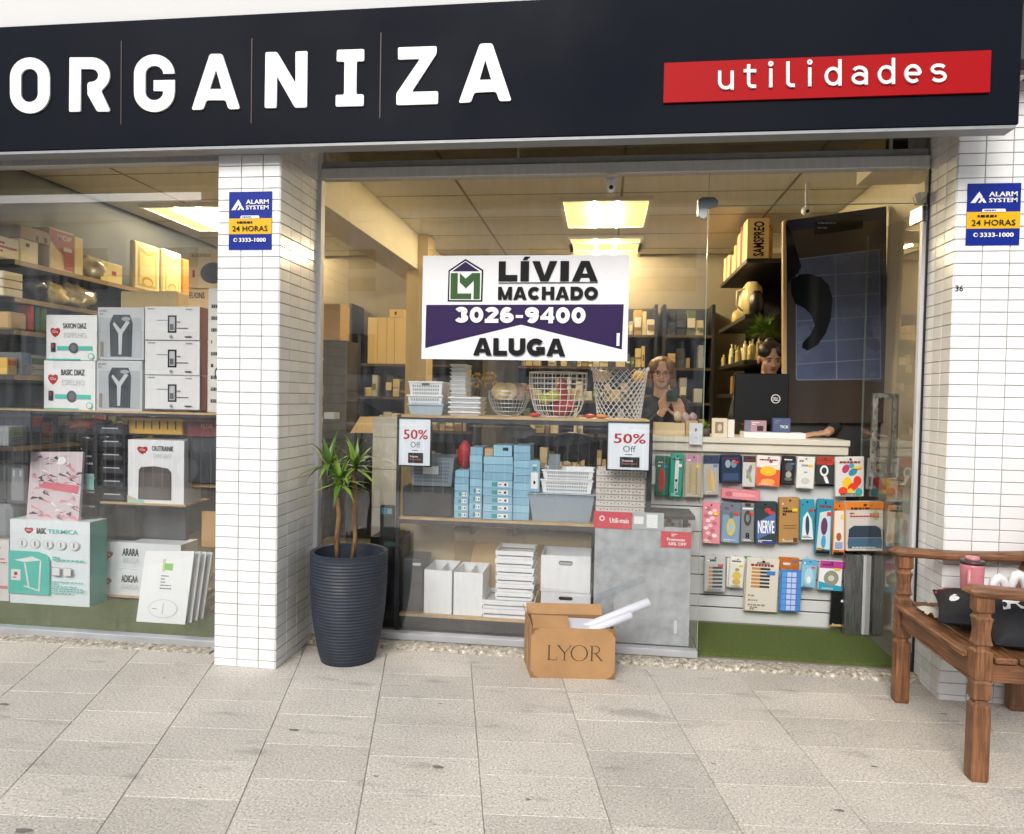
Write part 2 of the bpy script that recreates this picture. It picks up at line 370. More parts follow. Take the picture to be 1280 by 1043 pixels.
# two old spill stains on the granite, in front of the doorway
nt_ = M_floor.node_tree; n_, L_ = nt_.nodes, nt_.links; hs_ = [x for x in n_ if x.type == 'HUE_SAT'][0]; prev = hs_.inputs['Value'].links[0].from_socket
ge_ = n_.new('ShaderNodeNewGeometry'); no_ = n_.new('ShaderNodeTexNoise'); no_.inputs['Scale'].default_value = 9; no_.inputs['Detail'].default_value = 5; L_.new(ge_.outputs['Position'], no_.inputs['Vector'])
for (px_, py_, rx_, ry_, ang, k_) in ((808, 894, .30, .055, -.12, .74), (932, 869, .14, .035, -.1, .76), (690, 885, .18, .05, 0, .88), (452, 835, .5, .10, 0, .88), (560, 905, .5, .10, 0, .92), (1000, 900, .6, .12, 0, .93)):
    c_ = PZ(px_, py_, 0); mp_ = n_.new('ShaderNodeMapping'); mp_.vector_type = 'TEXTURE'; mp_.inputs['Location'].default_value = c_; mp_.inputs['Rotation'].default_value = (0, 0, ang); mp_.inputs['Scale'].default_value = (rx_, ry_, 1); L_.new(ge_.outputs['Position'], mp_.inputs[0])
    ln_ = n_.new('ShaderNodeVectorMath'); ln_.operation = 'LENGTH'; L_.new(mp_.outputs[0], ln_.inputs[0])
    ad_ = n_.new('ShaderNodeMath'); ad_.operation = 'MULTIPLY_ADD'; ad_.inputs[1].default_value = 2.2; L_.new(no_.outputs[0], ad_.inputs[0]); L_.new(ln_.outputs['Value'], ad_.inputs[2])
    mr_ = n_.new('ShaderNodeMapRange'); mr_.inputs[1].default_value = 1.35; mr_.inputs[2].default_value = 2.1; mr_.inputs[3].default_value = k_; mr_.inputs[4].default_value = 1; L_.new(ad_.outputs[0], mr_.inputs[0])
    mu_ = n_.new('ShaderNodeMath'); mu_.operation = 'MULTIPLY'; L_.new(prev, mu_.inputs[0]); L_.new(mr_.outputs[0], mu_.inputs[1]); prev = mu_.outputs[0]
L_.new(prev, hs_.inputs['Value'])
b = MB(); q0 = random.Random(3); M_gum = mat('old_gum', (.20, .18, .16), .9)
for (px_, py_, r_) in ((5, 881, .030), (368, 913, .022), (547, 959, .024), (29, 1039, .03), (470, 971, .012), (205, 848, .01), (86, 840, .008), (550, 880, .012), (1180, 893, .016), (1050, 1014, .02), (1093, 959, .014), (892, 955, .01), (660, 1000, .012), (250, 985, .01)):
    c_ = PZ(px_, py_, 0); k = 9; pts_ = [(c_.x+r_*q0.uniform(.6, 1.3)*math.cos(6.283*i/k), c_.y+r_*.45*q0.uniform(.6, 1.2)*math.sin(6.283*i/k), .0022) for i in range(k)]
    b.add(pts_, [tuple(range(k))], M_gum)
b.build('gum_spots', label='small dark gum and dirt spots scattered on the paving', cat='dirt', kind='stuff')
# threshold strip (exposed pebble edge under the glazing)
M_pebble = stone_mat('pebble_strip', (.40, .36, .29), (.16, .14, .11), (.70, .66, .58), 0)
for nn in M_pebble.node_tree.nodes:
    if nn.type == 'TEX_NOISE' and nn.inputs['Scale'].default_value == 110: nn.inputs['Scale'].default_value = 42
for nm, xa, xb, yo in (('threshold_strip', -4.6, -2.11, -.27), ('threshold_strip', -1.69, 1.66, 0)):
    m = MB(); n = int((xb-xa)/.02); prof = [(-.10, -.004), (-.092, .016), (-.062, .026), (-.0, .028)]
    vs = []; fs = []
    for i in range(n+1):
        x = xa+(xb-xa)*i/n
        for j, (yy, zz) in enumerate(prof):
            jj = (R.uniform(-.006, .006) if j in (0, 1) else 0); vs.append((x, yy+jj+yo, zz*(.3 if yo else 1)+(R.uniform(-.004, .004) if j in (1, 2) else 0)))
    for i in range(n):
        for j in range(3): a = i*4+j; fs.append((a, a+4, a+5, a+1))
    m.add(vs, fs, M_pebble); m.build(nm, kind='structure')

# shop room
M_ceil = mat('ceiling_board', (.82, .80, .74), .85, var=.03)
M_wall = mat('cream_wall', (.74, .66, .48), .8, var=.05, vs=2)
M_grey = mat('slate_wall', (.045, .052, .062), .75, var=.02, vs=2)
M_sfloor = mat('shop_floor', (.22, .2, .17), .4, var=.15, vs=3)
XL, XR, YB, ZC = -4.05, 1.80, 3.6, 2.95
m = MB(); m.box(XL-.1, XR+.1, 0.0, YB+.1, -.2, .028, M_sfloor); m.build('shop_floor', kind='structure')
m = MB(); m.box(XL-.1, XR+.1, YB, YB+.12, .028, ZC, mat('taupe_wall', (.30, .26, .19), .8, var=.06, vs=2)); m.build('back_wall', kind='structure')
m = MB(); m.box(XR, XR+.12, .02, YB, .028, ZC, M_wall); m.build('right_wall', kind='structure')
m = MB(); m.box(XL-.12, XL, .02, YB, .028, ZC, M_grey); m.build('left_wall', kind='structure')
ceil = thing('ceiling', (0, 1.8, ZC), None, None); ceil['kind'] = 'structure'
m = MB(); m.box(XL-.1, XR+.1, -.4, YB+.1, ZC+.012, ZC+.1, M_ceil); m.build('ceiling_slab', ceil)
# light panels
LP = []
def zx(px, py): p = PZ(px, py, ZC); return p
a, c_ = zx(704, 248), zx(804, 280)
lx0, lx1 = -.30, .34
a2, c2 = zx(180, 256), zx(275, 285)
pans = [(a.x, a.x+.64, a.y, c_.y), (a.x, a.x+.64, zx(710, 302).y, zx(710, 323).y), (a2.x-.0, a2.x+.66, a2.y, c2.y)]
pans += [(a2.x, a2.x+.66, a2.y+1.75, a2.y+2.4), (a.x, a.x+.64, 2.75, 3.3)]  # two more panels added deeper in the shop to brighten the interior
M_lamp = mat('lamp_diffuser', (1.0, .74, .28), .4, emis=.8)
M_lamp.node_tree.nodes['Principled BSDF'].inputs['Base Color'].default_value = (.30, .26, .16, 1)
M_lrim = mat('lamp_rim', (.75, .7, .6), .4)
M_louv = mat('lamp_tube', (1.0, .82, .50), .4, emis=190)
wh = ['nearest ceiling light panel in the main window, two bright tubes', 'second ceiling light panel, just above the white rental sign', 'ceiling light panel seen through the left window', 'farther ceiling light panel added to brighten the left shelves', 'rearmost ceiling light panel added to brighten the back, hidden by the rental sign']
for (x0, x1, y0, y1), lb in zip(pans, wh):
    t = thing('ceiling_light', ((x0+x1)/2, (y0+y1)/2, ZC-.04), lb, 'ceiling light', 'recessed ceiling light panels')
    m = MB(); 
    for q in ((x0-.03, x1+.03, y0-.03, y0), (x0-.03, x1+.03, y1, y1+.03), (x0-.03, x0, y0, y1), (x1, x1+.03, y0, y1)): m.box(*q, ZC-.03, ZC-.001, M_lrim)
    m.build('frame', t)
    m = MB(); m.box(x0+.002, x1-.002, y0+.002, y1-.002, ZC-.02, ZC-.008, M_lamp); m.build('diffuser', t)
    for f in (.36, .64):
        xx = x0+(x1-x0)*f; m = MB(); m.tube([(xx, y0+.05, ZC-.032), (xx, y1-.05, ZC-.032)], .011, M_louv, 8); m.build('tube', t)
# ceiling boards and T-bars
gy = [PZ(640, y, ZC).y for y in (225, 253, 284, 306)]; pitch = .66
ys = [.03+pitch*i for i in range(7)]; gxs = [PZ(600, 270, ZC).x+1.16*i for i in (-3, -2, -1, 0, 1, 2)]
M_tbar = mat('tbar', (.30, .27, .2), .5)
xs = [XL]+[g for g in gxs if XL+.2 < g < XR-.1]+[XR]; yy = [-.2]+ys[:-1]+[YB]
def cell_hits(x0, x1, y0, y1):
    return any(p[0]-.03 < x1 and p[1]+.03 > x0 and p[2]-.03 < y1 and p[3]+.03 > y0 for p in pans)
for i in range(len(xs)-1):
    for j in range(len(yy)-1):
        m = MB(); m.box(xs[i]+.006, xs[i+1]-.006, yy[j]+.006, yy[j+1]-.006, ZC, ZC+.011, M_ceil); m.build('ceiling_board', ceil)
m = MB()
for x in xs[1:-1]: m.box(x-.009, x+.009, -.19, YB, ZC-.003, ZC+.004, M_tbar)
for y in yy[1:-1]: m.box(XL, XR, y-.006, y+.006, ZC-.002, ZC+.003, M_tbar)
m.build('grid_bar', ceil, kind='stuff')
# beam
pb = P(403, 254, .3)
m = MB(); m.box(pb.x-.28, pb.x, .06, YB-.01, pb.z, ZC-.001, M_wall); m.build('ceiling_beam', kind='structure')
# right lit wall cove
m = MB(); pr_ = P(1100, 262, .3); m.box(1.45, XR-.001, .06, .5, 2.73, ZC-.002, M_wall); m.build('wall_bulkhead', kind='structure')

# ================================================================== FACADE
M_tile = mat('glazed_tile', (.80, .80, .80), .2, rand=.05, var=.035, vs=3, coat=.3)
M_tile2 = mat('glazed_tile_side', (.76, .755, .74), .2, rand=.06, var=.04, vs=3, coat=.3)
M_grout = mat('grey_grout', (.30, .30, .29), .9, var=.12, vs=30)
tile_cache = {}
def tile_mesh(wd, ht, m, axis):
    k = (round(wd, 4), round(ht, 4), axis)
    if k not in tile_cache:
        b = MB(); c = .0022; t = .006
        lo = [(0, 0), (wd, 0), (wd, ht), (0, ht)]; hi = [(c, c), (wd-c, c), (wd-c, ht-c), (c, ht-c)]
        if axis == 'Y': A = [(x, 0, z) for x, z in lo]; Bm = [(x, -t*.6, z) for x, z in lo]; C = [(x, -t, z) for x, z in hi]
        elif axis == 'X+': A = [(0, x, z) for x, z in lo]; Bm = [(t*.6, x, z) for x, z in lo]; C = [(t, x, z) for x, z in hi]
        else: A = [(0, -x, z) for x, z in lo]; Bm = [(-t*.6, -x, z) for x, z in lo]; C = [(-t, -x, z) for x, z in hi]
        f = [(8, 9, 10, 11)]+[(j, (j+1) % 4, 4+(j+1) % 4, 4+j) for j in range(4)]+[(4+j, 4+(j+1) % 4, 8+(j+1) % 4, 8+j) for j in range(4)]
        b.add(A+Bm+C, f, m); me = bpy.data.meshes.new('tile'); me.from_pydata(b.v, [], b.f); me.materials.append(m); tile_cache[k] = me
    return tile_cache[k]
def pillar(name, x0, x1, yf, cols, first, side, label, ztop=2.98, nside=4):
    """x0..x1 at front plane yf; cols = joint positions on the front; side = 'R' or 'L' face toward the glazing"""
    t = thing(name, ((x0+x1)/2, (yf+.02)/2, 0), label, 'pillar', 'white tiled pillars')
    b = MB(); b.box(x0+.004, x1-.004, yf+.004, .02, 0, ztop, M_grout); b.build('core', t)
    H = .0581; n = int(ztop/H)+1; cnt = 0; rest = MB()
    def put(me, loc):
        o = bpy.data.objects.new('tile', me); col.objects.link(o); o.parent = t; o.location = Vector(loc)-W[t]
        o.rotation_euler = (R.uniform(-.004, .004), R.uniform(-.003, .003), R.uniform(-.004, .004))
    for r in range(n):
        z = first+r*H
        z0 = max(z, 0); h = min(z+H, ztop)-z0-.003
        if h < .01: continue
        for a, c in zip(cols[:-1], cols[1:]):
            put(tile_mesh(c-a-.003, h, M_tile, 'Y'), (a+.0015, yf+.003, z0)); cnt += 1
    sx = x1 if side == 'R' else x0; ax = 'X+' if side == 'R' else 'X-'; wd = abs(yf)/nside
    for k in range(nside):
        for r in range(n):
            z = first+r*H; z0 = max(z, 0); h = min(z+H, ztop)-z0-.003
            if h < .01: continue
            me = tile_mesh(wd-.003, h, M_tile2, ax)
            yy0 = yf+k*wd+.0015
            loc = (sx-.003, yy0, z0) if side == 'R' else (sx+.003, yy0+wd-.003, z0)
            if cnt < 299: put(me, loc); cnt += 1
            else: rest.add([Vector(v.co)+Vector(loc) for v in me.vertices], [tuple(p.vertices) for p in me.polygons], M_tile2)
    o = rest.build('tile', t, kind='stuff')
    return t
YFL, YFR = -.50, -.30
def xl(px, Y, y=500): return P(px, y, Y).x
pl0, pl1 = xl(270.5, YFL), xl(347.5, YFL)
c1, c2 = xl(299.5, YFL), xl(326.3, YFL)
LPIL = pillar('tiled_pillar', pl0, pl1, YFL, [pl0, c1, c2, pl1], -.018, 'R', 'white tiled pillar between the two shop windows, left of the potted plant')
pr0 = xl(1188, YFR, 460); d_ = c2-c1
rc = xl(1223, YFR, 700) 
RPIL = pillar('tiled_pillar', pr0, pr0+.42, YFR, [pr0, pr0+.1245, pr0+.2463, pr0+.3688, pr0+.42], -.03, 'L', 'white tiled pillar right of the shop door, behind the wooden bench', nside=3)
# small painted number on the right pillar
b = MB(); o_ = P(1199, 361, YFR-.0045); b.frame(o_-Vector((.018, 0, .014)), (.036, 0, 0), (0, 0, .03), Vector((0, -1, 0)))
b.text('36', 0, 0, 1, 1, M_ink, .02); b.build('number', RPIL)

# sign fascia --------------------------------------------------------
YS = -.62
sgx1 = P(1276.5, 80, YS).x; sgz0 = P(640, 172.5, YS).z; sgz1 = P(640, 1, YS).z
M_sign = mat('navy_sign_panel', (.0035, .0052, .0105), .55, var=.15, vs=1.2, spec=.07)
M_letter = mat('white_acrylic', (.78, .78, .77), .35)
M_copper = mat('copper_line', '#4a3830', .5, .3)
SG = thing('shop_sign', ((-4.4+sgx1)/2, YS, sgz0), 'long dark navy shop sign with raised white ORGANIZA letters above both windows', 'sign')
b = MB(); b.box(-4.6, sgx1, YS, -.40 if False else YS+.10, sgz0, sgz1, M_sign, .004); b.build('panel', SG)
b = MB(); b.box(-4.6, sgx1-.01, YS+.005, YS+.095, sgz0-.014, sgz0-.001, M_alud); b.build('bottom_rail', SG)
def spx(pts, ox, oy, k=1280/330): return [(P(ox+x/k, oy+y/k, YS).x, P(ox+x/k, oy+y/k, YS).z) for x, y in pts]
def stad(x0, y0, x1, y1, n=14):
    r = (x1-x0)/2; cx = (x0+x1)/2
    o = [(cx+r*math.cos(math.pi*i/n), y0+r-r*math.sin(math.pi*i/n)) for i in range(n+1)]
    return o+[(cx-r*math.cos(math.pi*i/n), y1-r+r*math.sin(math.pi*i/n)) for i in range(n+1)]
def rnd(pts, r=7, n=3):     # round the corners of a polygon
    out = []
    N = len(pts)
    for i in range(N):
        p, a, b_ = Vector(pts[i]), Vector(pts[i-1]), Vector(pts[(i+1) % N])
        d1, d2 = a-p, b_-p; rr = min(r, d1.length*.45, d2.length*.45)
        if rr < 3: out.append(tuple(p)); continue
        s0, s1 = p+d1.normalized()*rr, p+d2.normalized()*rr
        for k in range(n+1):
            t = k/n; out.append(tuple(s0*(1-t)**2+p*2*t*(1-t)+s1*t*t))
    return out
def arcp(cx, cy, rx, ry, a0, a1, n=10): return [(cx+rx*math.cos(math.radians(a0+(a1-a0)*i/n)), cy-ry*math.sin(math.radians(a0+(a1-a0)*i/n))) for i in range(n+1)]
Rr = [(343, 283)]+[(450, 283)]+arcp(450, 368, 88, 85, 85, -50, 12)+[(496, 446), (538, 536), (534, 545), (480, 545), (474, 540), (430, 462), (429, 412), (438, 402)]+arcp(448, 370, 34, 31, -80, 85, 10)+[(398, 339), (396, 545), (341, 546)]
Gg = [(851, 361), (797, 362)]+arcp(755, 366, 42, 42, 20, 90, 5)+arcp(752, 366, 42, 42, 95, 180, 6)+[(710, 450)]+arcp(752, 450, 42, 40, 180, 270, 6)+arcp(754, 450, 42, 40, 272, 350, 5)+[(796, 446), (750, 445), (750, 394), (852, 392), (852, 450)]+arcp(753, 452, 98, 95, 0, -180, 20)+[(655, 365)]+arcp(753, 365, 98, 96, 180, 8, 20)
LET = [(stad(55, 283, 247, 554), 0, [stad(108, 338, 190, 499)], 'O'),
       (rnd(Rr, 6), 0, [], 'R'), (Gg, 0, [], 'G'),
       (rnd([(1022, 266), (1082, 266), (1168, 532), (1112, 534), (1098, 490), (1005, 490), (990, 535), (933, 537)], 12), 0, [[(1052, 342), (1078, 436), (1022, 436)]], 'A'),
       (rnd([(50, 258), (106, 257), (195, 408), (195, 255), (253, 252), (250, 525), (192, 526), (106, 375), (103, 527), (46, 528)], 8), 320, [], 'N'),
       (rnd([(396, 247), (527, 243), (527, 301), (491, 302), (489, 462), (525, 462), (524, 518), (389, 521), (390, 465), (430, 464), (432, 303), (394, 303)], 8), 320, [], 'I'),
       (rnd([(691, 235), (878, 229), (877, 265), (757, 450), (885, 447), (884, 508), (683, 514), (683, 458), (798, 290), (691, 294)], 8), 320, [], 'Z'),
       (rnd([(1087, 217), (1147, 215), (1240, 493), (1182, 495), (1165, 448), (1060, 453), (1043, 500), (984, 503)], 12), 320, [[(1113, 295), (1142, 391), (1085, 392)]], 'A')]
for pts, ox, holes, ch in LET:
    b = MB(); b.frame((0, YS, 0), (1, 0, 0), (0, 0, 1), Vector((0, -1, 0))); b.h = .002
    b.pol(spx(pts, ox, 0), M_letter, .007, [spx(h, ox, 0) for h in holes]); b.build('letter', SG, label='raised white letter '+ch)
for (xa, ya, xb, yb) in ((590/3.879, 200/3.879, 584/3.879, 605/3.879), (1223/3.879, 188/3.879, 1220/3.879, 600/3.879), (320+607/3.879, 160/3.879, 320+601/3.879, 575/3.879)):
    p, q = P(xa, ya, YS), P(xb, yb, YS); b = MB(); b.box(p.x-.0022, p.x+.0022, YS-.003, YS-.0005, q.z, p.z, M_copper); b.build('divider_line', SG)
# red panel with utilidades
p0, p1, p2, p3 = [P(x, y, YS) for x, y in ((829, 129.7), (1235.5, 117), (1237.5, 65.5), (830, 79.5))]
b = MB(); rx0, rx1, rz0, rz1 = (p0.x+p3.x)/2, (p1.x+p2.x)/2, (p0.z+p1.z)/2, (p2.z+p3.z)/2
b.box(rx0, rx1, YS-.012, YS-.0005, rz0, rz1, mat('red_sign', (.34, .0015, .004), .5, spec=.12)); b.build('red_panel', SG)
b = MB(); b.frame((0, YS-.0125, 0), (1, 0, 0), (0, 0, 1), Vector((0, -1, 0)))
UT = [('u', 258, 310, 240, 305), ('t', 345, 384, 222, 300), ('i', 424, 441, 213, 298), ('l', 484, 512, 213, 297), ('i', 552, 572, 207, 294), ('d', 611, 667, 205, 292), ('a', 700, 754, 227, 289), ('d', 787, 844, 201, 287), ('e', 875, 932, 218, 284), ('s', 962, 1016, 215, 281)]
ks = 1280/480
def mono(b, ch, x0, x1, y0, y1, t=10.5):
    X = lambda x, y: (P(800+x/ks, y/ks, YS).x, P(800+x/ks, y/ks, YS).z)
    def st(pts, closed=False):
        b.h += .0003; hq = .007+(b.h % .003)
        N = len(pts); A = []; B_ = []
        for i, p in enumerate(pts):
            a = pts[i-1] if (i or closed) else p; c = pts[(i+1) % N] if (i < N-1 or closed) else p
            d = Vector((c[0]-a[0], c[1]-a[1])).normalized(); n_ = Vector((-d.y, d.x)); A.append((p[0]+n_.x*t/2, p[1]+n_.y*t/2)); B_.append((p[0]-n_.x*t/2, p[1]-n_.y*t/2))
        f = [X(*q) for q in A+B_]; vs = [b.uv(u, v, hq) for u, v in f]+[b.uv(u, v, 0) for u, v in f]; M = 2*N; fs = []
        for i in range(N if closed else N-1):
            k = (i+1) % N; fs += [(i, k, N+k, N+i), (i, M+i, M+k, k), (N+i, N+k, M+N+k, M+N+i)]
        if not closed: fs += [(0, N, M+N, M), (N-1, M+N-1, M+2*N-1, 2*N-1)]
        b.add(vs, fs, M_letter)
    ar = lambda cx, cy, rx, ry, a0, a1, n=14: [(cx+rx*math.cos(math.radians(a0+(a1-a0)*i/n)), cy-ry*math.sin(math.radians(a0+(a1-a0)*i/n))) for i in range(n+1)]
    h = t/2; l, r, tp, bt = x0+h, x1-h, y0+h, y1-h; xh = y1-62; cx = (x0+x1)/2; my = (xh+h+bt)/2; rx = (r-l)/2; ry = (bt-xh-h)/2
    if ch == 'u': st([(l, xh), (l, bt-rx)]+ar(cx, bt-rx, rx, rx, 180, 360)[1:]+[(r, bt-rx-1)]); st([(r, xh), (r, y1)])
    elif ch == 't': st([(l+9, y0), (l+9, bt-12)]+ar(l+21, bt-12, 12, 12, 180, 270, 6)+[(x1, bt)]); st([(x0-2, xh+h), (x1, xh+h)])
    elif ch == 'i': st([(cx, xh), (cx, y1)]); st(ar(cx, y0+7, 3.5, 3.5, 0, 330, 9), True)
    elif ch == 'l': st([(l, y0), (l, bt-12)]+ar(l+12, bt-12, 12, 12, 180, 270, 6)+[(x1, bt)])
    elif ch == 'd': st(ar(cx, my, rx, ry, 0, 345, 20), True); st([(r, y0), (r, y1)])
    elif ch == 'a': st([(l+4, xh+h+9)]+ar(cx, xh+h+rx*.8, rx, rx*.8, 140, 0, 10)+[(r, y1)]); st(ar(cx, bt-15, rx, 15, 0, 345, 16), True)
    elif ch == 'e': st([(l+2, my), (r, my)]); st(ar(cx, my, rx, ry, 0, 310, 20))
    elif ch == 's': st(ar(cx, xh+h+13, rx, 13, 30, 250, 9)+ar(cx, bt-14, rx, 14, 80, -150, 10))
for chh, xa, xb, ya, yb in UT: mono(b, chh, xa, xb, ya, yb)
b.build('lettering', SG, kind='stuff')
# wall above the sign and soffit
M_plaster = mat('white_plaster', (.60, .60, .60), .8, var=.025, vs=2)
m = MB(); m.box(-8, 4, YS+.05, .25, sgz1-.03, 5.5, M_plaster); m.build('upper_wall', kind='structure')
m = MB(); m.box(-8, 4, YS+.11, -.2, 2.985, sgz1-.03, mat('soffit_dark', (.05, .05, .055), .8)); m.build('soffit', kind='structure')
m = MB(); m.box(pr0+.43, 4, -.30, .3, 0, sgz1-.03, M_plaster); m.build('side_wall', kind='structure')

# window frames ------------------------------------------------------
def fr_bar(t, name, a, b_, yf=-.03, yb=.03, m=M_alu, **kw):
    q = MB(); q.box(a[0], b_[0], yf, yb, a[1], b_[1], m, .003); return q.build(name, t, **kw)
XA, XB = -1.685, 1.69        # main opening
zs = .03; zh0, zh1 = 2.665, 2.73
F1 = thing('shopfront', (0, 0, 0), 'aluminium framed glass shopfront with open door in the middle opening', 'shopfront')
fr_bar(F1, 'left_post', (XA, zs), (XA+.045, 2.98))
fr_bar(F1, 'right_post', (XB-.04, .02), (XB, 2.98), m=M_alu)
b = MB(); b.box(XB-.052, XB-.0405, -.02, .025, .02, 2.66, M_black); b.build('gasket', F1)
fr_bar(F1, 'header', (XA+.046, 2.665), (XB-.053, 2.725), -.035, .035)
fr_bar(F1, 'header', (XA+.046, 2.727), (XB-.053, 2.765), -.018, .03, M_alud)
fr_bar(F1, 'sill', (XA+.046, zs), (.535, .068), -.03, .03, mat('sill_light', '#b9bbc0', .4, .5, var=.06))
def pane(t, x0, x1, z0, z1, y=0., edges='', th=.010, name='pane', gm=None):
    q = MB(); q.box(x0, x1, y-th/2, y+th/2, z0, z1, gm or M_glass)
    if 'r' in edges: q.add([(x1+.0004, y-th/2, z0), (x1+.0004, y+th/2, z0), (x1+.0004, y+th/2, z1), (x1+.0004, y-th/2, z1)], [(0, 1, 2, 3)], M_gedge); q.box(x1+.0006, x1+.003, y-th/2, y+th/2, z0, z1, M_gedge)
    if 'b' in edges: q.box(x0, x1, y-th/2, y+th/2, z0-.004, z0-.0006, M_gedge)
    return q.build(name, t)
GX = .532
pane(F1, XA+.046, GX, .069, 2.664, 0, 'r')
pane(F1, GX+.006, XB-.053, 2.49, 2.664, 0, 'b')
pane(F1, XA+.046, XB-.053, 2.766, 2.98, 0, name='transom_pane', gm=glass_mat('transom_glass', (.42, .40, .34), 3.0, .01))
for px in (648, 1113):
    x = xl(px, 0, 190); q = MB(); q.box(x-.006, x+.006, -.012, .012, 2.767, 2.98, M_alud); q.build('mullion', F1)
# patch fittings
def patch(t, pts, y=-.012, th=.03, **kw):
    q = MB(); q.frame((0, y+th, 0), (1, 0, 0), (0, 0, 1), Vector((0, -1, 0))); q.h = 0
    q.pol(rnd(pts, .012, 3) if False else pts, M_chrome, th); 
    for (sx, sz) in kw.pop('screws', []): q.disc(sx, sz, .006, .006, M_dark, 10)
    return q.build('patch_fitting', t)
def fz(px, py): p = P(px, py, 0); return (p.x, p.z)
q = [fz(*a) for a in ((872, 251), (878, 247.5), (893, 247.5), (897.5, 252), (897, 258), (884, 260.5), (883, 272), (878, 274), (872, 270))][::-1]
patch(F1, q, screws=[fz(877, 254), fz(877, 268), fz(893, 254)])
q = [fz(*a) for a in ((1142, 245), (1147, 241.5), (1180, 240), (1180, 253), (1145, 256))][::-1]
patch(F1, q, screws=[fz(1149, 248)])
# motion sensor under the header
s0 = P(764, 231, -.05)
sn = thing('motion_sensor', (s0.x, s0.y, s0.z-.03), 'small white motion sensor hanging under the window header above the rental sign', 'sensor')
q = MB(); q.lathe([(.001, s0.z-.045), (.018, s0.z-.038), (.026, s0.z-.015), (.026, s0.z+.02), (.02, s0.z+.03), (.001, s0.z+.03)], s0.x, s0.y, M_white, 16); q.build('housing', sn, smooth=True)
q = MB(); q.ball((s0.x, s0.y-.020, s0.z-.02), .012, .012, .012, M_dark); q.build('lens', sn, smooth=True)
q = MB(); q.box(s0.x-.03, s0.x+.03, s0.y-.01, -.033+.0, s0.z+.03, s0.z+.045, M_white); q.build('bracket', sn)
# left window, set a little forward of the doorway glazing
YL = -.25
zl0, zl1, zl2 = P(137, 208, YL).z, P(137, 194, YL).z, P(137, 189, YL).z
zsl = P(137, 809, YL).z; zsl = max(zsl, .0)
F2 = thing('shopfront_window', (-3.2, YL, 0), 'aluminium framed display window left of the white pillar', 'window')
fr_bar(F2, 'header', (-4.6, zl0), (pl0+.02, zl1), YL-.035, YL+.035)
fr_bar(F2, 'header', (-4.6, zl1+.002), (pl0+.02, zl2), YL-.018, YL+.03, M_alud)
fr_bar(F2, 'sill', (-4.6, zsl+.001), (pl0+.02, zsl+.042), YL-.03, YL+.03, MC['sill_light'])
pane(F2, -4.6, pl0+.05, zsl+.043, zl0-.001, YL)
pane(F2, -4.6, pl0+.05, zl2+.001, 2.98, YL)
m = MB(); m.box(XL-.12, XL, YL+.04, .019, .0, ZC, M_grey); m.build('left_wall_front', kind='structure')
# strip wall behind the pillar and the solid wall between windows
m = MB(); m.box(pl0+.06, XA-.001, .021, .12, .0, ZC, M_wall); m.build('pier_wall', kind='structure')

# door leaf, hinged on the right, standing open inward
DO = Vector((1.632, .0, .035)); DE = Vector((1.57, .62, .035)); dd = (DE-DO).normalized(); dn = Vector((-dd.y, dd.x, 0))
DR = thing('glass_door', DO, 'frameless glass door leaf swung open inward at the right of the doorway', 'door')
def slab(t, name, s0, s1, z0, z1, th, m, off=0, dirv=dd, org=DO):
    n_ = Vector((-dirv.y, dirv.x, 0)); q = MB()
    A = [org+dirv*s0+n_*(off-th/2), org+dirv*s1+n_*(off-th/2), org+dirv*s1+n_*(off+th/2), org+dirv*s0+n_*(off+th/2)]
    q.hexa([(p.x, p.y, z0) for p in A], [(p.x, p.y, z1) for p in A], m); return q.build(name, t)
slab(DR, 'pane', .02, .63, .05, 2.46, .01, M_glass)
slab(DR, 'edge', .6305, .6325, .05, 2.46, .01, mat('door_edge', '#5d7268', .3))
slab(DR, 'top_patch', .0, .12, 2.40, 2.475, .028, M_chrome); slab(DR, 'bottom_patch', .0, .15, .04, .12, .03, M_chrome)
slab(DR, 'side_channel', -.012, .012, .13, 2.39, .03, M_alu)
hz0, hz1 = 1.431-(596-506)/900*4.6, 1.431-(492-506)/900*4.6
q = MB()
for sgn in (-1,):
    base = DO+dd*.50-dn*(-.0)
# rectangular pull handle (both sides joined by the frame)
hc = P(1105, 545, .30); hw = .115
HD = MB(); 
hx0, hx1 = P(1089, 545, .35).x, P(1121, 545, .35).x; hzz0, hzz1 = P(1105, 597, .35).z, P(1105, 492, .35).z
for bx in ((hx0, hx0+.028, hzz0, hzz1), (hx1-.028, hx1, hzz0, hzz1), (hx0+.029, hx1-.029, hzz0, hzz0+.026), (hx0+.029, hx1-.029, hzz1-.026, hzz1)): HD.box(bx[0], bx[1], .335, .365, bx[2], bx[3], mat('worn_steel', '#9fa09a', .35, .9, var=.25, vs=40), .002)
HD.build('pull_handle', DR)

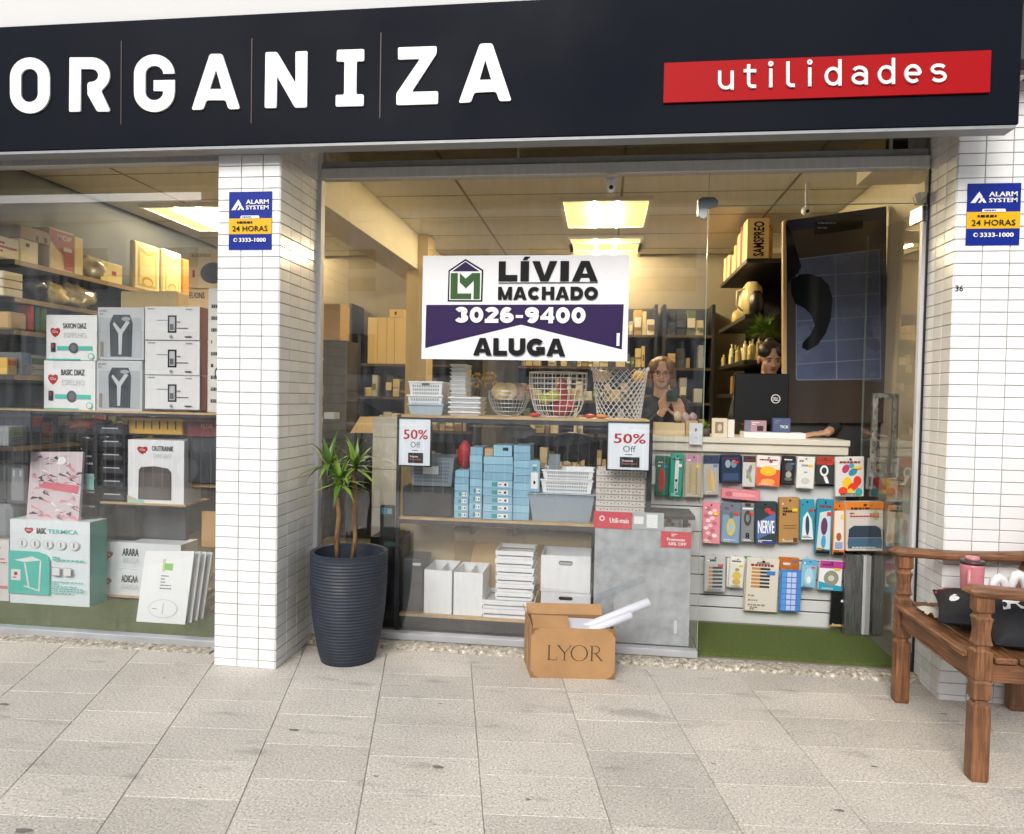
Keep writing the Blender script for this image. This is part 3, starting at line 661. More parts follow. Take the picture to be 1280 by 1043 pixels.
# ------------------------------------------------------------------ blue alarm stickers
M_blue = mat('sticker_blue', (.002, .018, .24), .4, spec=.2); M_yel = mat('sticker_yellow', (.72, .40, .004), .4, spec=.3); M_pr = mat('print_white', (.8, .8, .8), .5)
def alarm(X0, X1, Z0, Z1, Y, label):
    b = MB(); b.box(X0, X1, Y-.003, Y, Z0, Z1, M_blue); b.frame((X0, Y-.003, Z0), (X1-X0, 0, 0), (0, 0, Z1-Z0), Vector((0, -1, 0)))
    b.rect(0, .27, 1, .54, M_yel)
    b.pol([(.06, .685), (.22, .87), (.29, .78), (.255, .74), (.225, .775), (.155, .685)], M_pr)
    b.pol([(.2, .685), (.26, .755), (.3, .765), (.36, .685), (.305, .685), (.275, .72), (.25, .685)], M_pr)
    b.text('ALARM', .40, .785, .93, .86, M_pr, .03); b.text('SYSTEM', .40, .69, .93, .76, M_pr, .03)
    b.pol([(.28, .535), (.72, .535), (.72, .57), (.70, .585), (.30, .585), (.28, .57)], M_pr)
    b.text('24 HORAS', .09, .315, .91, .41, M_ink, .01); b.lines(.2, .44, .8, .5, 1, M_ink, .6); b.lines(.32, .545, .68, .575, 1, M_blue, .7)
    b.text('3333-1000', .25, .13, .88, .20, M_pr, .03)
    b.disc(.17, .165, .045, .035, M_pr, 14); b.disc(.178, .165, .03, .022, M_blue, 14)
    return b.build('alarm_sticker', label=label, cat='sticker', group='blue and yellow alarm stickers')
Y_ = YFL-.0035
alarm(xl(286.5, Y_, 275), xl(340, Y_, 275), P(313, 312.5, Y_).z, P(313, 240, Y_).z, Y_, 'blue and yellow alarm sticker on the pillar between the windows')
Y_ = YFR-.0035
alarm(xl(1208, Y_, 268), xl(1275, Y_, 268), P(1241, 307, Y_).z, P(1241, 229.5, Y_).z, Y_, 'blue and yellow alarm sticker on the pillar right of the door')

# ------------------------------------------------------------------ rental sign on the glass
YG = -.0055
b = MB(); X0, X1, Z0, Z1 = xl(528, YG, 385), xl(785.5, YG, 385), P(656, 450.5, YG).z, P(656, 319.5, YG).z
b.box(X0, X1, YG-.004, YG, Z0, Z1, mat('sign_card', (.76, .76, .79), .45, var=.02)); b.frame((X0, YG-.004, Z0), (X1-X0, 0, 0), (0, 0, Z1-Z0), Vector((0, -1, 0)))
def lv(x, y): return ((x-112)/(1108-112)*1.0, (583-y)/(583-78))
M_pur = mat('purple_print', (.022, .008, .065), .5, spec=.2); M_grn = mat('logo_green', (.035, .10, .025), .5, spec=.2)
b.pol([lv(*a) for a in ((130, 530), (600, 412), (1082, 527), (1086, 312), (132, 318))], M_pur)
b.pol([lv(*a) for a in ((238, 302), (410, 302), (412, 148), (323, 94), (240, 150))], M_ink)
b.pol([lv(*a) for a in ((246, 294), (402, 294), (404, 153), (323, 104), (247, 155))], M_pr)
b.pol([lv(*a) for a in ((258, 155), (394, 155), (323, 108))], M_pur)
b.pol([lv(*a) for a in ((252, 290), (355, 290), (355, 262), (287, 262), (287, 163), (252, 163))], M_grn)
b.pol([lv(*a) for a in ((297, 163), (326, 190), (358, 163), (397, 163), (397, 290), (366, 290), (366, 200), (328, 238), (297, 208))], M_grn)
def pstrip(b, pts, t, m, closed=False):
    N = len(pts); L_ = []; R_ = []
    for i, p in enumerate(pts):
        a = pts[i-1] if (i or closed) else p; c = pts[(i+1) % N] if (i < N-1 or closed) else p
        d1 = Vector((p[0]-a[0], p[1]-a[1])); d2 = Vector((c[0]-p[0], c[1]-p[1]))
        if d1.length < 1e-6: d1 = d2
        if d2.length < 1e-6: d2 = d1
        d1.normalize(); d2.normalize(); n1 = Vector((-d1.y, d1.x)); n2 = Vector((-d2.y, d2.x)); n_ = (n1+n2).normalized(); k = t/2/max(.45, n_.dot(n1))
        L_.append((p[0]+n_.x*k, p[1]+n_.y*k)); R_.append((p[0]-n_.x*k, p[1]-n_.y*k))
    vs = [b.uv(*lv(*q)) for q in L_+R_]; b.add(vs, [(i, (i+1) % N, N+(i+1) % N, N+i) for i in range(N if closed else N-1)], m); b.h += .00005
GWD = dict(L=.80, I=.36, V=1.06, A=1.08, M=1.12, C=1.0, H=.98, D=.98, O=1.06, U=.96, G=1.04); GWD['-'] = .5
def heavy(b, txt, x0, y0, x1, y1, t, m, gap=.12):
    ws = [GWD.get(c, .86) for c in txt]; tot = sum(ws)+gap*(len(txt)-1); k = (x1-x0)/tot; x = x0; h = y1-y0
    for c, w_ in zip(txt, ws):
        w_ *= k; X = lambda u: x+u*w_; Y = lambda v: y1-v*h
        def ar(cx, cy, rx, ry, a0, a1, n=18): return [(cx+rx*math.cos(math.radians(a0+(a1-a0)*i/n)), cy-ry*math.sin(math.radians(a0+(a1-a0)*i/n))) for i in range(n+1)]
        cx, cy, rx, ry = x+w_/2, (y0+y1)/2, w_/2-t/2, h/2-t/2; lf, rt, tp, bt = x+t/2, x+w_-t/2, y0+t/2, y1-t/2; tt = t/w_
        P_ = lambda pts: (b.pol([lv(X(u), Y(v)) for u, v in pts], m), setattr(b, 'h', b.h-.0005))
        if c == 'I': P_([(0, 0), (1, 0), (1, 1), (0, 1)])
        elif c == 'L': P_([(0, 0), (1, 0), (1, t*.92/h), (tt, t*.92/h), (tt, 1), (0, 1)])
        elif c == 'V': P_([(.34, 0), (.66, 0), (1, 1), (1-tt*1.08, 1), (.5, .30), (tt*1.08, 1), (0, 1)])
        elif c == 'A':
            P_([(0, 0), (tt*1.05, 0), (.5, .72), (1-tt*1.05, 0), (1, 0), (.66, 1), (.34, 1)]); P_([(.2, .18), (.8, .18), (.74, .38), (.26, .38)])
        elif c == 'M':
            P_([(0, 0), (tt*.95, 0), (tt*.95, 1), (0, 1)]); P_([(1-tt*.95, 0), (1, 0), (1, 1), (1-tt*.95, 1)]); P_([(tt*.9, 1), (tt*.3, 1), (.38, 0), (.62, 0), (1-tt*.3, 1), (1-tt*.9, 1), (.5, .32)])
        elif c == 'H': P_([(0, 0), (tt, 0), (tt, 1), (0, 1)]); P_([(1-tt, 0), (1, 0), (1, 1), (1-tt, 1)]); P_([(tt*.9, .40), (1-tt*.9, .40), (1-tt*.9, .40+t*.8/h), (tt*.9, .40+t*.8/h)])
        elif c in 'O0': pstrip(b, ar(cx, cy, rx, ry, 0, 345, 23), t, m, True)
        elif c == 'C': pstrip(b, ar(cx, cy, rx, ry, 38, 322), t, m)
        elif c == 'G': pstrip(b, ar(cx, cy, rx, ry, 38, 338), t, m); P_([(.52, .34), (1, .34), (1, .52), (.52, .52)]); P_([(1-tt, .08), (1, .08), (1, .5), (1-tt, .5)])
        elif c == 'D': pstrip(b, [(lf, bt), (lf, tp), (cx, tp)]+ar(cx, cy, rx, ry, 85, -85, 14)+[(cx, bt)], t, m, True)
        elif c == 'U': pstrip(b, [(lf, y0)]+ar(cx, y1-h*.38, rx, h*.38-t/2, 180, 360, 14)+[(rt, y0)], t, m)
        elif c == '-': P_([(.05, .32), (.95, .32), (.95, .50), (.05, .50)])
        elif c == '3': pstrip(b, ar(cx-w_*.02, y0+h*.28, rx*.9, h*.28-t/2, 165, -90, 14), t, m); pstrip(b, ar(cx, y0+h*.70, rx, h*.30-t/2, 90, -165, 14), t, m)
        elif c == '2': pstrip(b, ar(cx, y0+h*.31, rx, h*.31-t/2, 170, -35, 12)+[(x+t*.8, y1-t*.7)], t, m); P_([(0, 0), (1, 0), (1, t*.9/h), (0, t*.9/h)])
        elif c in '69':
            if c == '6': pstrip(b, ar(cx, y0+h*.67, rx, h*.33-t/2, 0, 340, 18), t, m, True); pstrip(b, ar(cx, cy, rx, ry, 50, 185, 12), t, m)
            else: pstrip(b, ar(cx, y0+h*.33, rx, h*.33-t/2, 0, 340, 18), t, m, True); pstrip(b, ar(cx, cy, rx, ry, 230, 365, 12), t, m)
        elif c == '4': P_([(.58, 0), (.58+tt, 0), (.58+tt, 1), (.58, 1)]); P_([(0, .22), (1, .22), (1, .22+t*.75/h), (0, .22+t*.75/h)]); P_([(0, .40), (0, .24), (.3, .30), (.62, .84), (.62, 1)])
        x += w_+gap*k
    b.h += .0006
def lt(t, x0, y0, x1, y1, m, bo): a, c = lv(x0, y1), lv(x1, y0); b.text(t, a[0], a[1], c[0], c[1], m, bo)
heavy(b, 'LIVIA', 487, 107, 962, 204, 34, M_ink, .13); b.h += .0002
b.pol([lv(*a) for a in ((602, 102), (622, 102), (640, 85), (612, 85))], M_ink)
b.pol([lv(*a) for a in ((487, 214), (962, 211), (962, 207), (487, 210))], M_ink)
heavy(b, 'MACHADO', 486, 230, 964, 293, 19, M_ink, .09); heavy(b, '3026-9400', 276, 328, 908, 405, 22, M_pr, .10); heavy(b, 'ALUGA', 370, 478, 816, 563, 26, M_ink, .08)
b.pol([lv(*a) for a in ((1056, 510), (1070, 510), (1070, 450), (1056, 450))], M_pr)
b.build('rental_sign', label='white and purple LIVIA MACHADO rental sign stuck on the window, reading ALUGA', cat='sign')
# 50% posters
def poster(rc, Y, tilt, lb):
    x0, y0, x1, y1 = rc; X0, X1, Z0, Z1 = xl(x0, Y, (y0+y1)/2), xl(x1, Y, (y0+y1)/2), P((x0+x1)/2, y1, Y).z, P((x0+x1)/2, y0, Y).z
    t = thing('sale_poster', ((X0+X1)/2, Y, Z0), lb, 'poster', 'half price posters in black frames')
    b = MB(); f = .008
    for q in ((X0, X1, Z0, Z0+f), (X0, X1, Z1-f, Z1), (X0, X0+f, Z0+f, Z1-f), (X1-f, X1, Z0+f, Z1-f)): b.box(q[0], q[1], Y-.012, Y, q[2], q[3], M_black)
    b.build('frame', t)
    b = MB(); b.box(X0+f, X1-f, Y-.006, Y-.001, Z0+f, Z1-f, mat('poster_paper', '#dfe9f2', .5)); b.frame((X0+f, Y-.006, Z0+f), (X1-X0-2*f, 0, 0), (0, 0, Z1-Z0-2*f), Vector((0, -1, 0)))
    b.text('50%', .14, .56, .92, .77, M_red, .02); b.text('Off', .37, .38, .68, .51, mat('ink_grey', '#3c4048', .6), -.005)
    b.rect(.42, .315, .60, .33, MC['ink_grey']); b.rect(.30, .05, .78, .27, M_black); b.text('Presentes', .36, .17, .62, .215, M_pr, .02); b.text('Especiais', .36, .10, .72, .15, mat('salmon', '#c86a5a', .5), .01)
    b.build('print', t)
poster((497.5, 522, 540, 583.5), .030, 0, 'framed 50% Off poster above the grey laundry basket, left end of the display')
poster((758, 527, 813, 589), .030, 0, 'framed 50% Off poster above the cream perforated boxes, right end of the display')

# ================================================================== OUTSIDE THINGS
# planter -----------------------------------------------------------
M_pot = mat('charcoal_pot', (.022, .028, .042), .5, var=.15, vs=12, spec=.4)
PC = Vector((-1.355, -.275, 0)); zr = P(437, 690, PC.y).z
b = MB(); prof = []; n = 68
r_top, r_bot = .206, .145
for i in range(n+1):
    t = i/n; r = r_bot+(r_top-r_bot)*(1-(1-t)**2.6)*1.0
    r += .0022*math.sin(i*math.pi) if False else (.0016 if i % 2 else -.0016)*(1 if 2 < i < n-2 else 0)
    prof.append((r, t*zr))
prof += [(r_top+.002, zr+.006), (r_top-.006, zr+.011), (r_top-.022, zr+.006), (r_top-.026, zr-.03), (r_top-.03, zr-.09), (.002, zr-.09)]
pot = thing('planter', PC, 'tall dark grey ribbed planter pot standing beside the white pillar', 'planter')
b.lathe([(.002, 0)]+prof[:-1], PC.x, PC.y, M_pot, 64); b.build('pot', pot)
b = MB(); b.lathe([(.001, zr-.09), (.176, zr-.085), (.17, zr-.075), (.08, zr-.07), (.001, zr-.068)], PC.x, PC.y, mat('potting_soil', (.03, .022, .015), .95, bump=1, bs=200), 30); b.build('soil', pot)
M_leaf = mat('yucca_leaf', (.07, .155, .018), .38, var=.3, vs=5, spec=.5); M_bark = wood_mat('yucca_bark', S('#3c2a1c'), S('#9a7650'), 'Z', 20, .9, .3)
M_leaf2 = mat('yucca_leaf_light', (.19, .30, .035), .38, var=.3, vs=5)
YP = PC.y
pl_ = thing('yucca_plant', (PC.x, PC.y, zr-.07), 'green yucca plant with two brown stems growing in the dark planter', 'plant')
def leafstrip(b, c, d, L, wd, droop, m):
    d = d.normalized(); side_ = d.cross(Vector((0, 0, 1)))
    if side_.length < .05: side_ = Vector((1, 0, 0))
    side_.normalize(); pts = []; p = Vector(c); v = d.copy(); n = 7
    rows = []
    for i in range(n+1):
        t = i/n; ww = wd*(.45+.55*math.sin(math.pi*min(1, t*1.15+.12)))*(1-t**3)
        up = side_.cross(v).normalized()
        rows.append((p-side_*ww, p-up*ww*.28, p+side_*ww)); p = p+v*(L/n); v = (v+Vector((0, 0, -droop/n*(1+t)))).normalized()
    vs = [q for r in rows for q in r]; fs = []
    for i in range(n):
        for k in (0, 1): a = i*3+k; fs += [(a, a+1, a+4, a+3)]
    b.add(vs, fs, m)
rr = random.Random(11)
def rosette(px, py, Y, n, L, par, up=.5, nm='leaf'):
    c = P(px, py, Y)
    for i in range(n):
        an = 2*math.pi*i/n*2.4+rr.uniform(-.3, .3); el = rr.uniform(-.35, .85) if i > n*.3 else rr.uniform(.8, 1.4)
        d = Vector((math.cos(an)*math.cos(el), math.sin(an)*math.cos(el), math.sin(el)))
        b = MB(); leafstrip(b, c+Vector((0, 0, rr.uniform(-.02, .02))), d, L*rr.uniform(.75, 1.15), .014*rr.uniform(.8, 1.2), rr.uniform(.35, 1.1), M_leaf if rr.random() < .6 else M_leaf2)
        o = b.build(nm, par, smooth=True)
def stem(pts, r0, par):
    P3 = [P(*p) for p in pts]; b = MB(); b.tube(P3, [r0*(1-.35*i/len(P3))*rr.uniform(.85, 1.15) for i in range(len(P3))], M_bark, 9); st_ = b.build('stem', par, smooth=True)
    b = MB()
    for k in range(26):
        t = rr.random()**.7; i = min(int(t*(len(P3)-1)), len(P3)-2); f = t*(len(P3)-1)-i; p = P3[i].lerp(P3[i+1], f); a = rr.uniform(0, 6.28)
        d = Vector((math.cos(a), math.sin(a), 0)); q = p+d*r0*.8
        L = rr.uniform(.02, .05); wv = Vector((-d.y, d.x, 0))*.006
        b.add([q-wv, q+wv, q+wv*.3+d*.012+Vector((0, 0, L))], [(0, 1, 2)], M_bark)
    b.build('bark_flake', par, kind='stuff')
stem([(422, 700, YP), (421, 672, YP), (424, 645, YP-.01), (422, 620, YP), (421, 600, YP)], .015, pl_)
stem([(441, 700, YP+.03), (444, 672, YP+.03), (443, 640, YP+.03), (444, 612, YP+.03), (441, 590, YP+.04)], .014, pl_)
rosette(425, 604, YP-.03, 22, .20, pl_); rosette(411, 584, YP+.02, 18, .215, pl_); rosette(445, 584, YP+.05, 18, .21, pl_)

# cardboard box -----------------------------------------------------
A0 = PZ(653, 841, 0); B0 = PZ(768, 848, 0)
CB = thing('cardboard_box', ((A0.x+B0.x)/2, A0.y+.16, 0), 'open brown cardboard box with LYOR printed on its side, on the pavement', 'box')
fl = P(687, 806, 0)
# front face runs from F0 to F1; the left side face recedes to L0
F0 = PZ(663, 847.5, 0); F1_ = PZ(768, 850, 0); L0 = PZ(651, 829, 0)
hB = P(768, 783, F1_.y).z-.0; hB = P(715, 786, (F0.y+F1_.y)/2).z
dv = (F1_-F0); wv = dv.length; dv.normalize(); bv = Vector((-.24, .97, 0)).normalized(); dep = .25
def bp(u, v, z): return F0+dv*u+bv*v+Vector((0, 0, z))
def wall(p0, p1, z0, z1, t, m, par, nm, tilt=(0, 0, 0)):
    d = (p1-p0).normalized(); nn = Vector((-d.y, d.x, 0))*t; q = MB(); T = Vector(tilt)
    q.hexa([p0+Vector((0, 0, z0)), p1+Vector((0, 0, z0)), p1+nn+Vector((0, 0, z0)), p0+nn+Vector((0, 0, z0))], [p0+T+Vector((0, 0, z1)), p1+T+Vector((0, 0, z1)), p1+T+nn+Vector((0, 0, z1)), p0+T+nn+Vector((0, 0, z1))], m)
    return q
M_kraftd = mat('kraft_inside', '#8f6c46', .8, var=.08)
q = wall(bp(0, 0, 0), bp(wv, 0, 0), .0, hB, .005, M_kraft, CB, 'front'); 
q.frame(bp(0, 0, 0), dv*wv, Vector((0, 0, hB)), -bv); q.h = .0008
# LYOR lettering, thin serif strokes
M_pi = mat('faded_ink', '#3a3028', .7)
def stroke(q, pts, w0): 
    for (a, b_) in zip(pts[:-1], pts[1:]):
        dx, dy = b_[0]-a[0], b_[1]-a[1]; l = math.hypot(dx, dy*.75); nx, ny = -dy*.75/l*w0, dx/l*w0
        q.add([q.uv(a[0]-nx, a[1]-ny/.75), q.uv(b_[0]-nx, b_[1]-ny/.75), q.uv(b_[0]+nx, b_[1]+ny/.75), q.uv(a[0]+nx, a[1]+ny/.75)], [(0, 1, 2, 3)], M_pi)
y0_, y1_ = .37, .66
stroke(q, [(.215, y0_), (.215, y1_)], .008); stroke(q, [(.195, y1_), (.24, y1_)], .003); stroke(q, [(.195, y0_), (.305, y0_)], .004); stroke(q, [(.305, y0_), (.312, y0_+.07)], .003)
stroke(q, [(.325, y1_), (.40, .51)], .008); stroke(q, [(.475, y1_), (.40, .51)], .004); stroke(q, [(.40, .51), (.40, y0_)], .007); stroke(q, [(.375, y0_), (.425, y0_)], .003); stroke(q, [(.305, y1_), (.35, y1_)], .003); stroke(q, [(.455, y1_), (.49, y1_)], .003)
for k in range(24):
    a, b_ = 2*math.pi*k/24, 2*math.pi*(k+1)/24
    stroke(q, [(.575+.095*math.cos(a), .515+.155*math.sin(a)), (.575+.095*math.cos(b_), .515+.155*math.sin(b_))], .003+.005*abs(math.cos((a+b_)/2)))
stroke(q, [(.725, y0_), (.725, y1_)], .008); stroke(q, [(.70, y1_), (.77, y1_)], .003); stroke(q, [(.70, y0_), (.75, y0_)], .003)
pr_pts = [(.77+.045*math.cos(t), .59+.07*math.sin(t)) for t in [math.pi/2-math.pi*k/8 for k in range(9)]]
stroke(q, pr_pts, .006); stroke(q, [(.725, .52), (.77, .52)], .003); stroke(q, [(.765, .52), (.845, y0_)], .008); stroke(q, [(.835, y0_), (.865, y0_)], .003)
q.build('front_side', CB)
M_tape = mat('tape', '#b98a56', .3)
wall(bp(0, dep, 0), bp(0, 0, 0), 0, hB, .005, M_kraft, CB, 'x', ).build('left_side', CB)
wall(bp(wv, .006, 0), bp(wv, dep, 0), 0, hB, .005, M_kraft, CB, 'x').build('right_side', CB)
wall(bp(wv-.006, dep, 0), bp(.001, dep, 0), 0, hB, .005, M_kraftd, CB, 'x').build('back_side', CB)
q = MB(); q.hexa([bp(.006, .006, .003), bp(wv-.006, .006, .003), bp(wv-.006, dep-.006, .003), bp(.006, dep-.006, .003)], [bp(.006, .006, .009), bp(wv-.006, .006, .009), bp(wv-.006, dep-.006, .009), bp(.006, dep-.006, .009)], M_kraftd); q.build('bottom', CB)
b = MB(); b.frame(bp(0, dep, 0), -bv*dep, Vector((0, 0, hB)), -dv); b.h = .0009; b.rect(.42, .0, .56, 1, M_tape); b.build('tape_strip', CB)
b = MB(); b.frame(bp(0, 0, 0), dv*wv, Vector((0, 0, hB)), -bv); b.h = .0012
for (u_, v_, su, sv) in ((0, 0, 1, 1), (1, 0, -1, 1), (0, 1, 1, -1), (1, 1, -1, -1)): b.pol([(u_, v_), (u_+.10*su, v_), (u_+.075*su, v_+.03*sv), (u_+.04*su, v_+.06*sv), (u_+.025*su, v_+.12*sv), (u_, v_+.15*sv)], mat('kraft_worn', '#8a6440', .9, var=.2, vs=30)); b.h -= .0005
b.build('worn_corner', CB, kind='stuff')
# flaps: back flap stands up, left flap folded in, front flap pushed in
q = wall(bp(wv-.01, dep-.003, hB+.001), bp(.01, dep-.003, hB+.001), 0, .05, .004, M_kraft, CB, 'x', tilt=bv*.03); q.build('back_flap', CB)
q = wall(bp(.004, dep-.01, hB+.001), bp(.004, .012, hB+.001), 0, .05, .004, M_kraft, CB, 'x', tilt=-dv*.02); q.build('left_flap', CB)
q = MB(); q.hexa([bp(.01, .008, hB-.004), bp(wv*.46, .008, hB-.004), bp(wv*.48, .10, hB+.030), bp(.012, .10, hB+.034)], [bp(.01, .008, hB+.0), bp(wv*.46, .008, hB+.0), bp(wv*.48, .10, hB+.034), bp(.012, .10, hB+.038)], M_kraft); q.build('front_flap', CB)
# rolled paper sheets in the box
M_paper = mat('white_paper', '#d2d2dc', .55, var=.02)
def roll(p0, p1, r, lb, sp=1.6):
    b = MB(); p0, p1 = Vector(p0), Vector(p1); d = (p1-p0).normalized(); a = d.orthogonal().normalized(); c = d.cross(a); N = 40
    vs = []; 
    for i in range(N+1):
        t = i/N*2*math.pi*sp; rad = r*(.55+.45*i/N); u_ = a*math.cos(t)*rad+c*math.sin(t)*rad; vs += [p0+u_, p1+u_*1.1]
    b.add(vs, [(2*i, 2*i+1, 2*i+3, 2*i+2) for i in range(N)], M_paper)
    o = b.build('paper_roll', smooth=True, label=lb, cat='paper roll', group='rolled white sheets in the cardboard box')
    md = o.modifiers.new('s', 'SOLIDIFY'); md.thickness = .0012; return o
yb_ = (F0.y+dep*.45)
roll(P(690, 800, yb_+.02), P(812, 752, yb_+.02), .022, 'longest white paper roll sticking out of the cardboard box, on top')
roll(P(690, 806, yb_-.05), P(790, 768, yb_-.05), .019, 'shorter white paper roll under the longest one in the cardboard box')
roll(P(690, 800, yb_+.07), P(776, 764, yb_+.07), .014, 'thin white paper roll at the back of the cardboard box, behind the others')
b = MB()
for i in range(3):
    o_ = Vector((rr.uniform(-.02, .02), rr.uniform(-.02, .02), .012*i)); c = [bp(.10+.02*i, .05, hB-.03), bp(wv-.02, .04, hB-.035), bp(wv-.03, dep-.05, hB-.03), bp(.12, dep-.06, hB-.02)]
    c = [p+o_ for p in c]; b.hexa(c, [p+Vector((0, 0, .002)) for p in c], M_paper)
b.build('paper_sheets', label='loose white sheets lying inside the cardboard box', cat='paper', kind='stuff')

# bench -------------------------------------------------------------
M_bw = {a: wood_mat('bench_wood_'+a, S('#54331f'), S('#946644'), a, 9, .48, .34) for a in 'XYZ'}
NF, FF, RF = PZ(1222, 977, 0), PZ(1121, 872, 0), PZ(1263, 882, 0)
bx = (NF.x+FF.x)/2; bxr = RF.x; yn, yf = NF.y+.02, -.352
zarm = P(1222, 745, yn).z; zseat = .482
BN = thing('wooden_bench', ((bx+bxr)/2, (yn+yf)/2, 0), 'brown wooden bench with turned posts and armrests at the right edge', 'bench')
hw = .032
def post(x, y, ztop, name='leg'):
    b = MB(); prof = [(0, 0, .86), (.008, 1, 1), (.26, 1, 1)]
    secs = [(0, .9), (.012, 1), (.255, 1), (.263, .72), (.272, .72), (.28, 1), (.325, .95), (.333, 1), (.345, .82), (zseat-.005, .82) if False else (.345, 1), (.43, 1), (.437, 1), (.445, .75), (.455, .75), (.462, .98), (.475, .86), (.505, .76), (.535, .86), (.548, .98), (.556, .75), (.565, .75), (.573, 1), (ztop, 1)]
    k = ztop/.62; secs = [(z*k if z != ztop else z, s) for z, s in secs]; vs = []; fs = []
    for z, s in secs:
        h = hw*s; c = h*.14
        for p in ((-h+c, -h), (h-c, -h), (h, -h+c), (h, h-c), (h-c, h), (-h+c, h), (-h, h-c), (-h, -h+c)): vs.append((x+p[0], y+p[1], z))
    for i in range(len(secs)-1):
        for j in range(8): a = i*8+j; a2 = i*8+(j+1) % 8; fs.append((a, a2, a2+8, a+8))
    fs += [tuple(range(7, -1, -1)), tuple(range(len(vs)-8, len(vs)))]
    b.add(vs, fs, M_bw['Z']); return b.build(name, BN)
post(bx, yn, zarm-.0); post(bx, yf, zarm-.0)
def rpost(x, y):
    b = MB(); b.box(x-.034, x+.034, y-.034, y+.034, 0, .47, M_bw['Z'], .006)
    q_ = lambda dx, z, h: [(x+dx-h, y-h, z), (x+dx+h, y-h, z), (x+dx+h, y+h, z), (x+dx-h, y+h, z)]
    b.hexa(q_(.0, .471, .033), q_(.12, 1.0, .028), M_bw['Z']); return b.build('leg', BN)
rpost(bxr, yn); rpost(bxr, yf)
def arm(y):
    b = MB(); N = 14; vs = []; fs = []
    x0, x1 = bx-.075, bxr+.022
    prof = []
    for i in range(N+1):
        t = i/N; x = x0+(x1-x0)*t; e = min(1, t/.06); wdt = .046*math.sqrt(max(.02, 1-(1-e)**2)); hh = .021*math.sqrt(max(.03, 1-(1-e)**2)); zc = zarm+.023-.012*math.sin(math.pi*t)
        k = 10
        for j in range(k):
            a = 2*math.pi*j/k; ca, sa = math.cos(a), math.sin(a); vs.append((x, y+wdt*math.copysign(abs(ca)**.6, ca), zc+hh*math.copysign(abs(sa)**.6, sa)))
    k = 10
    for i in range(N):
        for j in range(k): a = i*k+j; a2 = i*k+(j+1) % k; fs.append((a, a+k, a2+k, a2))
    fs += [tuple(range(k)), tuple(range(len(vs)-1, len(vs)-k-1, -1))]
    b.add(vs, fs, M_bw['X']); b.build('armrest', BN, smooth=True)
arm(yn); arm(yf)
ya, yb2 = yn-.02, yf+.02
npl = 6; sx0, sx1 = bx-.052, bxr-.04; pw = (sx1-sx0)/npl
for i in range(npl):
    a, c_ = sx0+i*pw+.004, sx0+(i+1)*pw-.004
    y0q, y1q = (yn+hw+.002, yf-hw-.002) if i == 0 else (yn-.03, yf+.03)
    if i == 0: a2_ = a
    b = MB(); b.box(a, c_, y0q, y1q, zseat-.024, zseat-.0, M_bw['Y'], .005); b.build('seat_plank', BN)
b = MB(); b.box(bx-.018, bx+.014, yn+hw+.001, yf-hw-.001, zseat-.115, zseat-.027, M_bw['Y'], .004); b.build('front_rail', BN)
b = MB(); b.box(bx-.022, bx-.0185, yn+hw+.001, yf-hw-.001, zseat-.108, zseat-.10, M_bw['Y']); b.build('rail_bead', BN)
for y in (yn, yf):
    b = MB(); b.box(bx+hw+.001, bxr-.037, y-.014, y+.014, zseat-.10, zseat-.027, M_bw['X'], .004); b.build('side_rail', BN)
b = MB(); b.box(bxr+.085, bxr+.115, yn+.037, yf-.037, .88, .96, M_bw['Y'], .006); b.build('top_rail', BN)
b = MB(); b.box(bxr+.0, bxr+.028, yn+.037, yf-.037, .53, .58, M_bw['Y'], .005); b.build('lower_back_rail', BN)
for i in range(6):
    y = yn+.037+(yf-yn-.074)*(i+.5)/6; b = MB(); b.hexa([(bxr+.008, y-.028, .582), (bxr+.024, y-.028, .582), (bxr+.024, y+.028, .582), (bxr+.008, y+.028, .582)], [(bxr+.09, y-.028, .878), (bxr+.106, y-.028, .878), (bxr+.106, y+.028, .878), (bxr+.09, y+.028, .878)], M_bw['Z']); b.build('back_slat', BN)
# tumbler
M_pink = mat('pink_enamel', (.56, .20, .23), .35, coat=.3, var=.03)
tz = zseat; ty = yf-.17
tc_ = P(1214, 745, ty); tx = tc_.x; r_ = (P(1229, 720, ty).x-P(1200, 720, ty).x)/2; th_ = P(1214, 696, ty).z
TB = thing('tumbler', (tx, ty, tz), 'pink insulated tumbler with side handle and dark lid band on the bench', 'tumbler')
b = MB(); hh = th_-tz
b.lathe([(.001, tz), (r_*.72, tz+.002), (r_*.76, tz+.02), (r_*.95, tz+hh*.55), (r_, tz+hh*.85), (r_*.98, tz+hh*.88), (.001, tz+hh*.88)], tx, ty, M_pink, 28); b.build('body', TB, smooth=True)
b = MB(); b.lathe([(.001, tz+hh*.881), (r_*1.02, tz+hh*.882), (r_*1.04, tz+hh*.93), (r_*.95, tz+hh*.945), (.001, tz+hh*.945)], tx, ty, mat('dark_lid', (.05, .035, .035), .35), 28); b.build('lid_band', TB, smooth=True)
b = MB(); b.lathe([(.001, tz+hh*.946), (r_*.62, tz+hh*.947), (r_*.58, tz+hh), (.001, tz+hh*1.005)], tx, ty, M_pink, 24); b.build('lid', TB, smooth=True)
b = MB(); hxh = tx-r_*.55; b.tube([(hxh, ty-r_*.8, tz+hh*.82), (hxh-.012, ty-r_*1.2, tz+hh*.80), (hxh-.014, ty-r_*1.25, tz+hh*.5), (hxh-.010, ty-r_*1.1, tz+hh*.2), (hxh+.002, ty-r_*.7, tz+hh*.15)], .009, M_pink, 8); b.build('handle', TB, smooth=True)
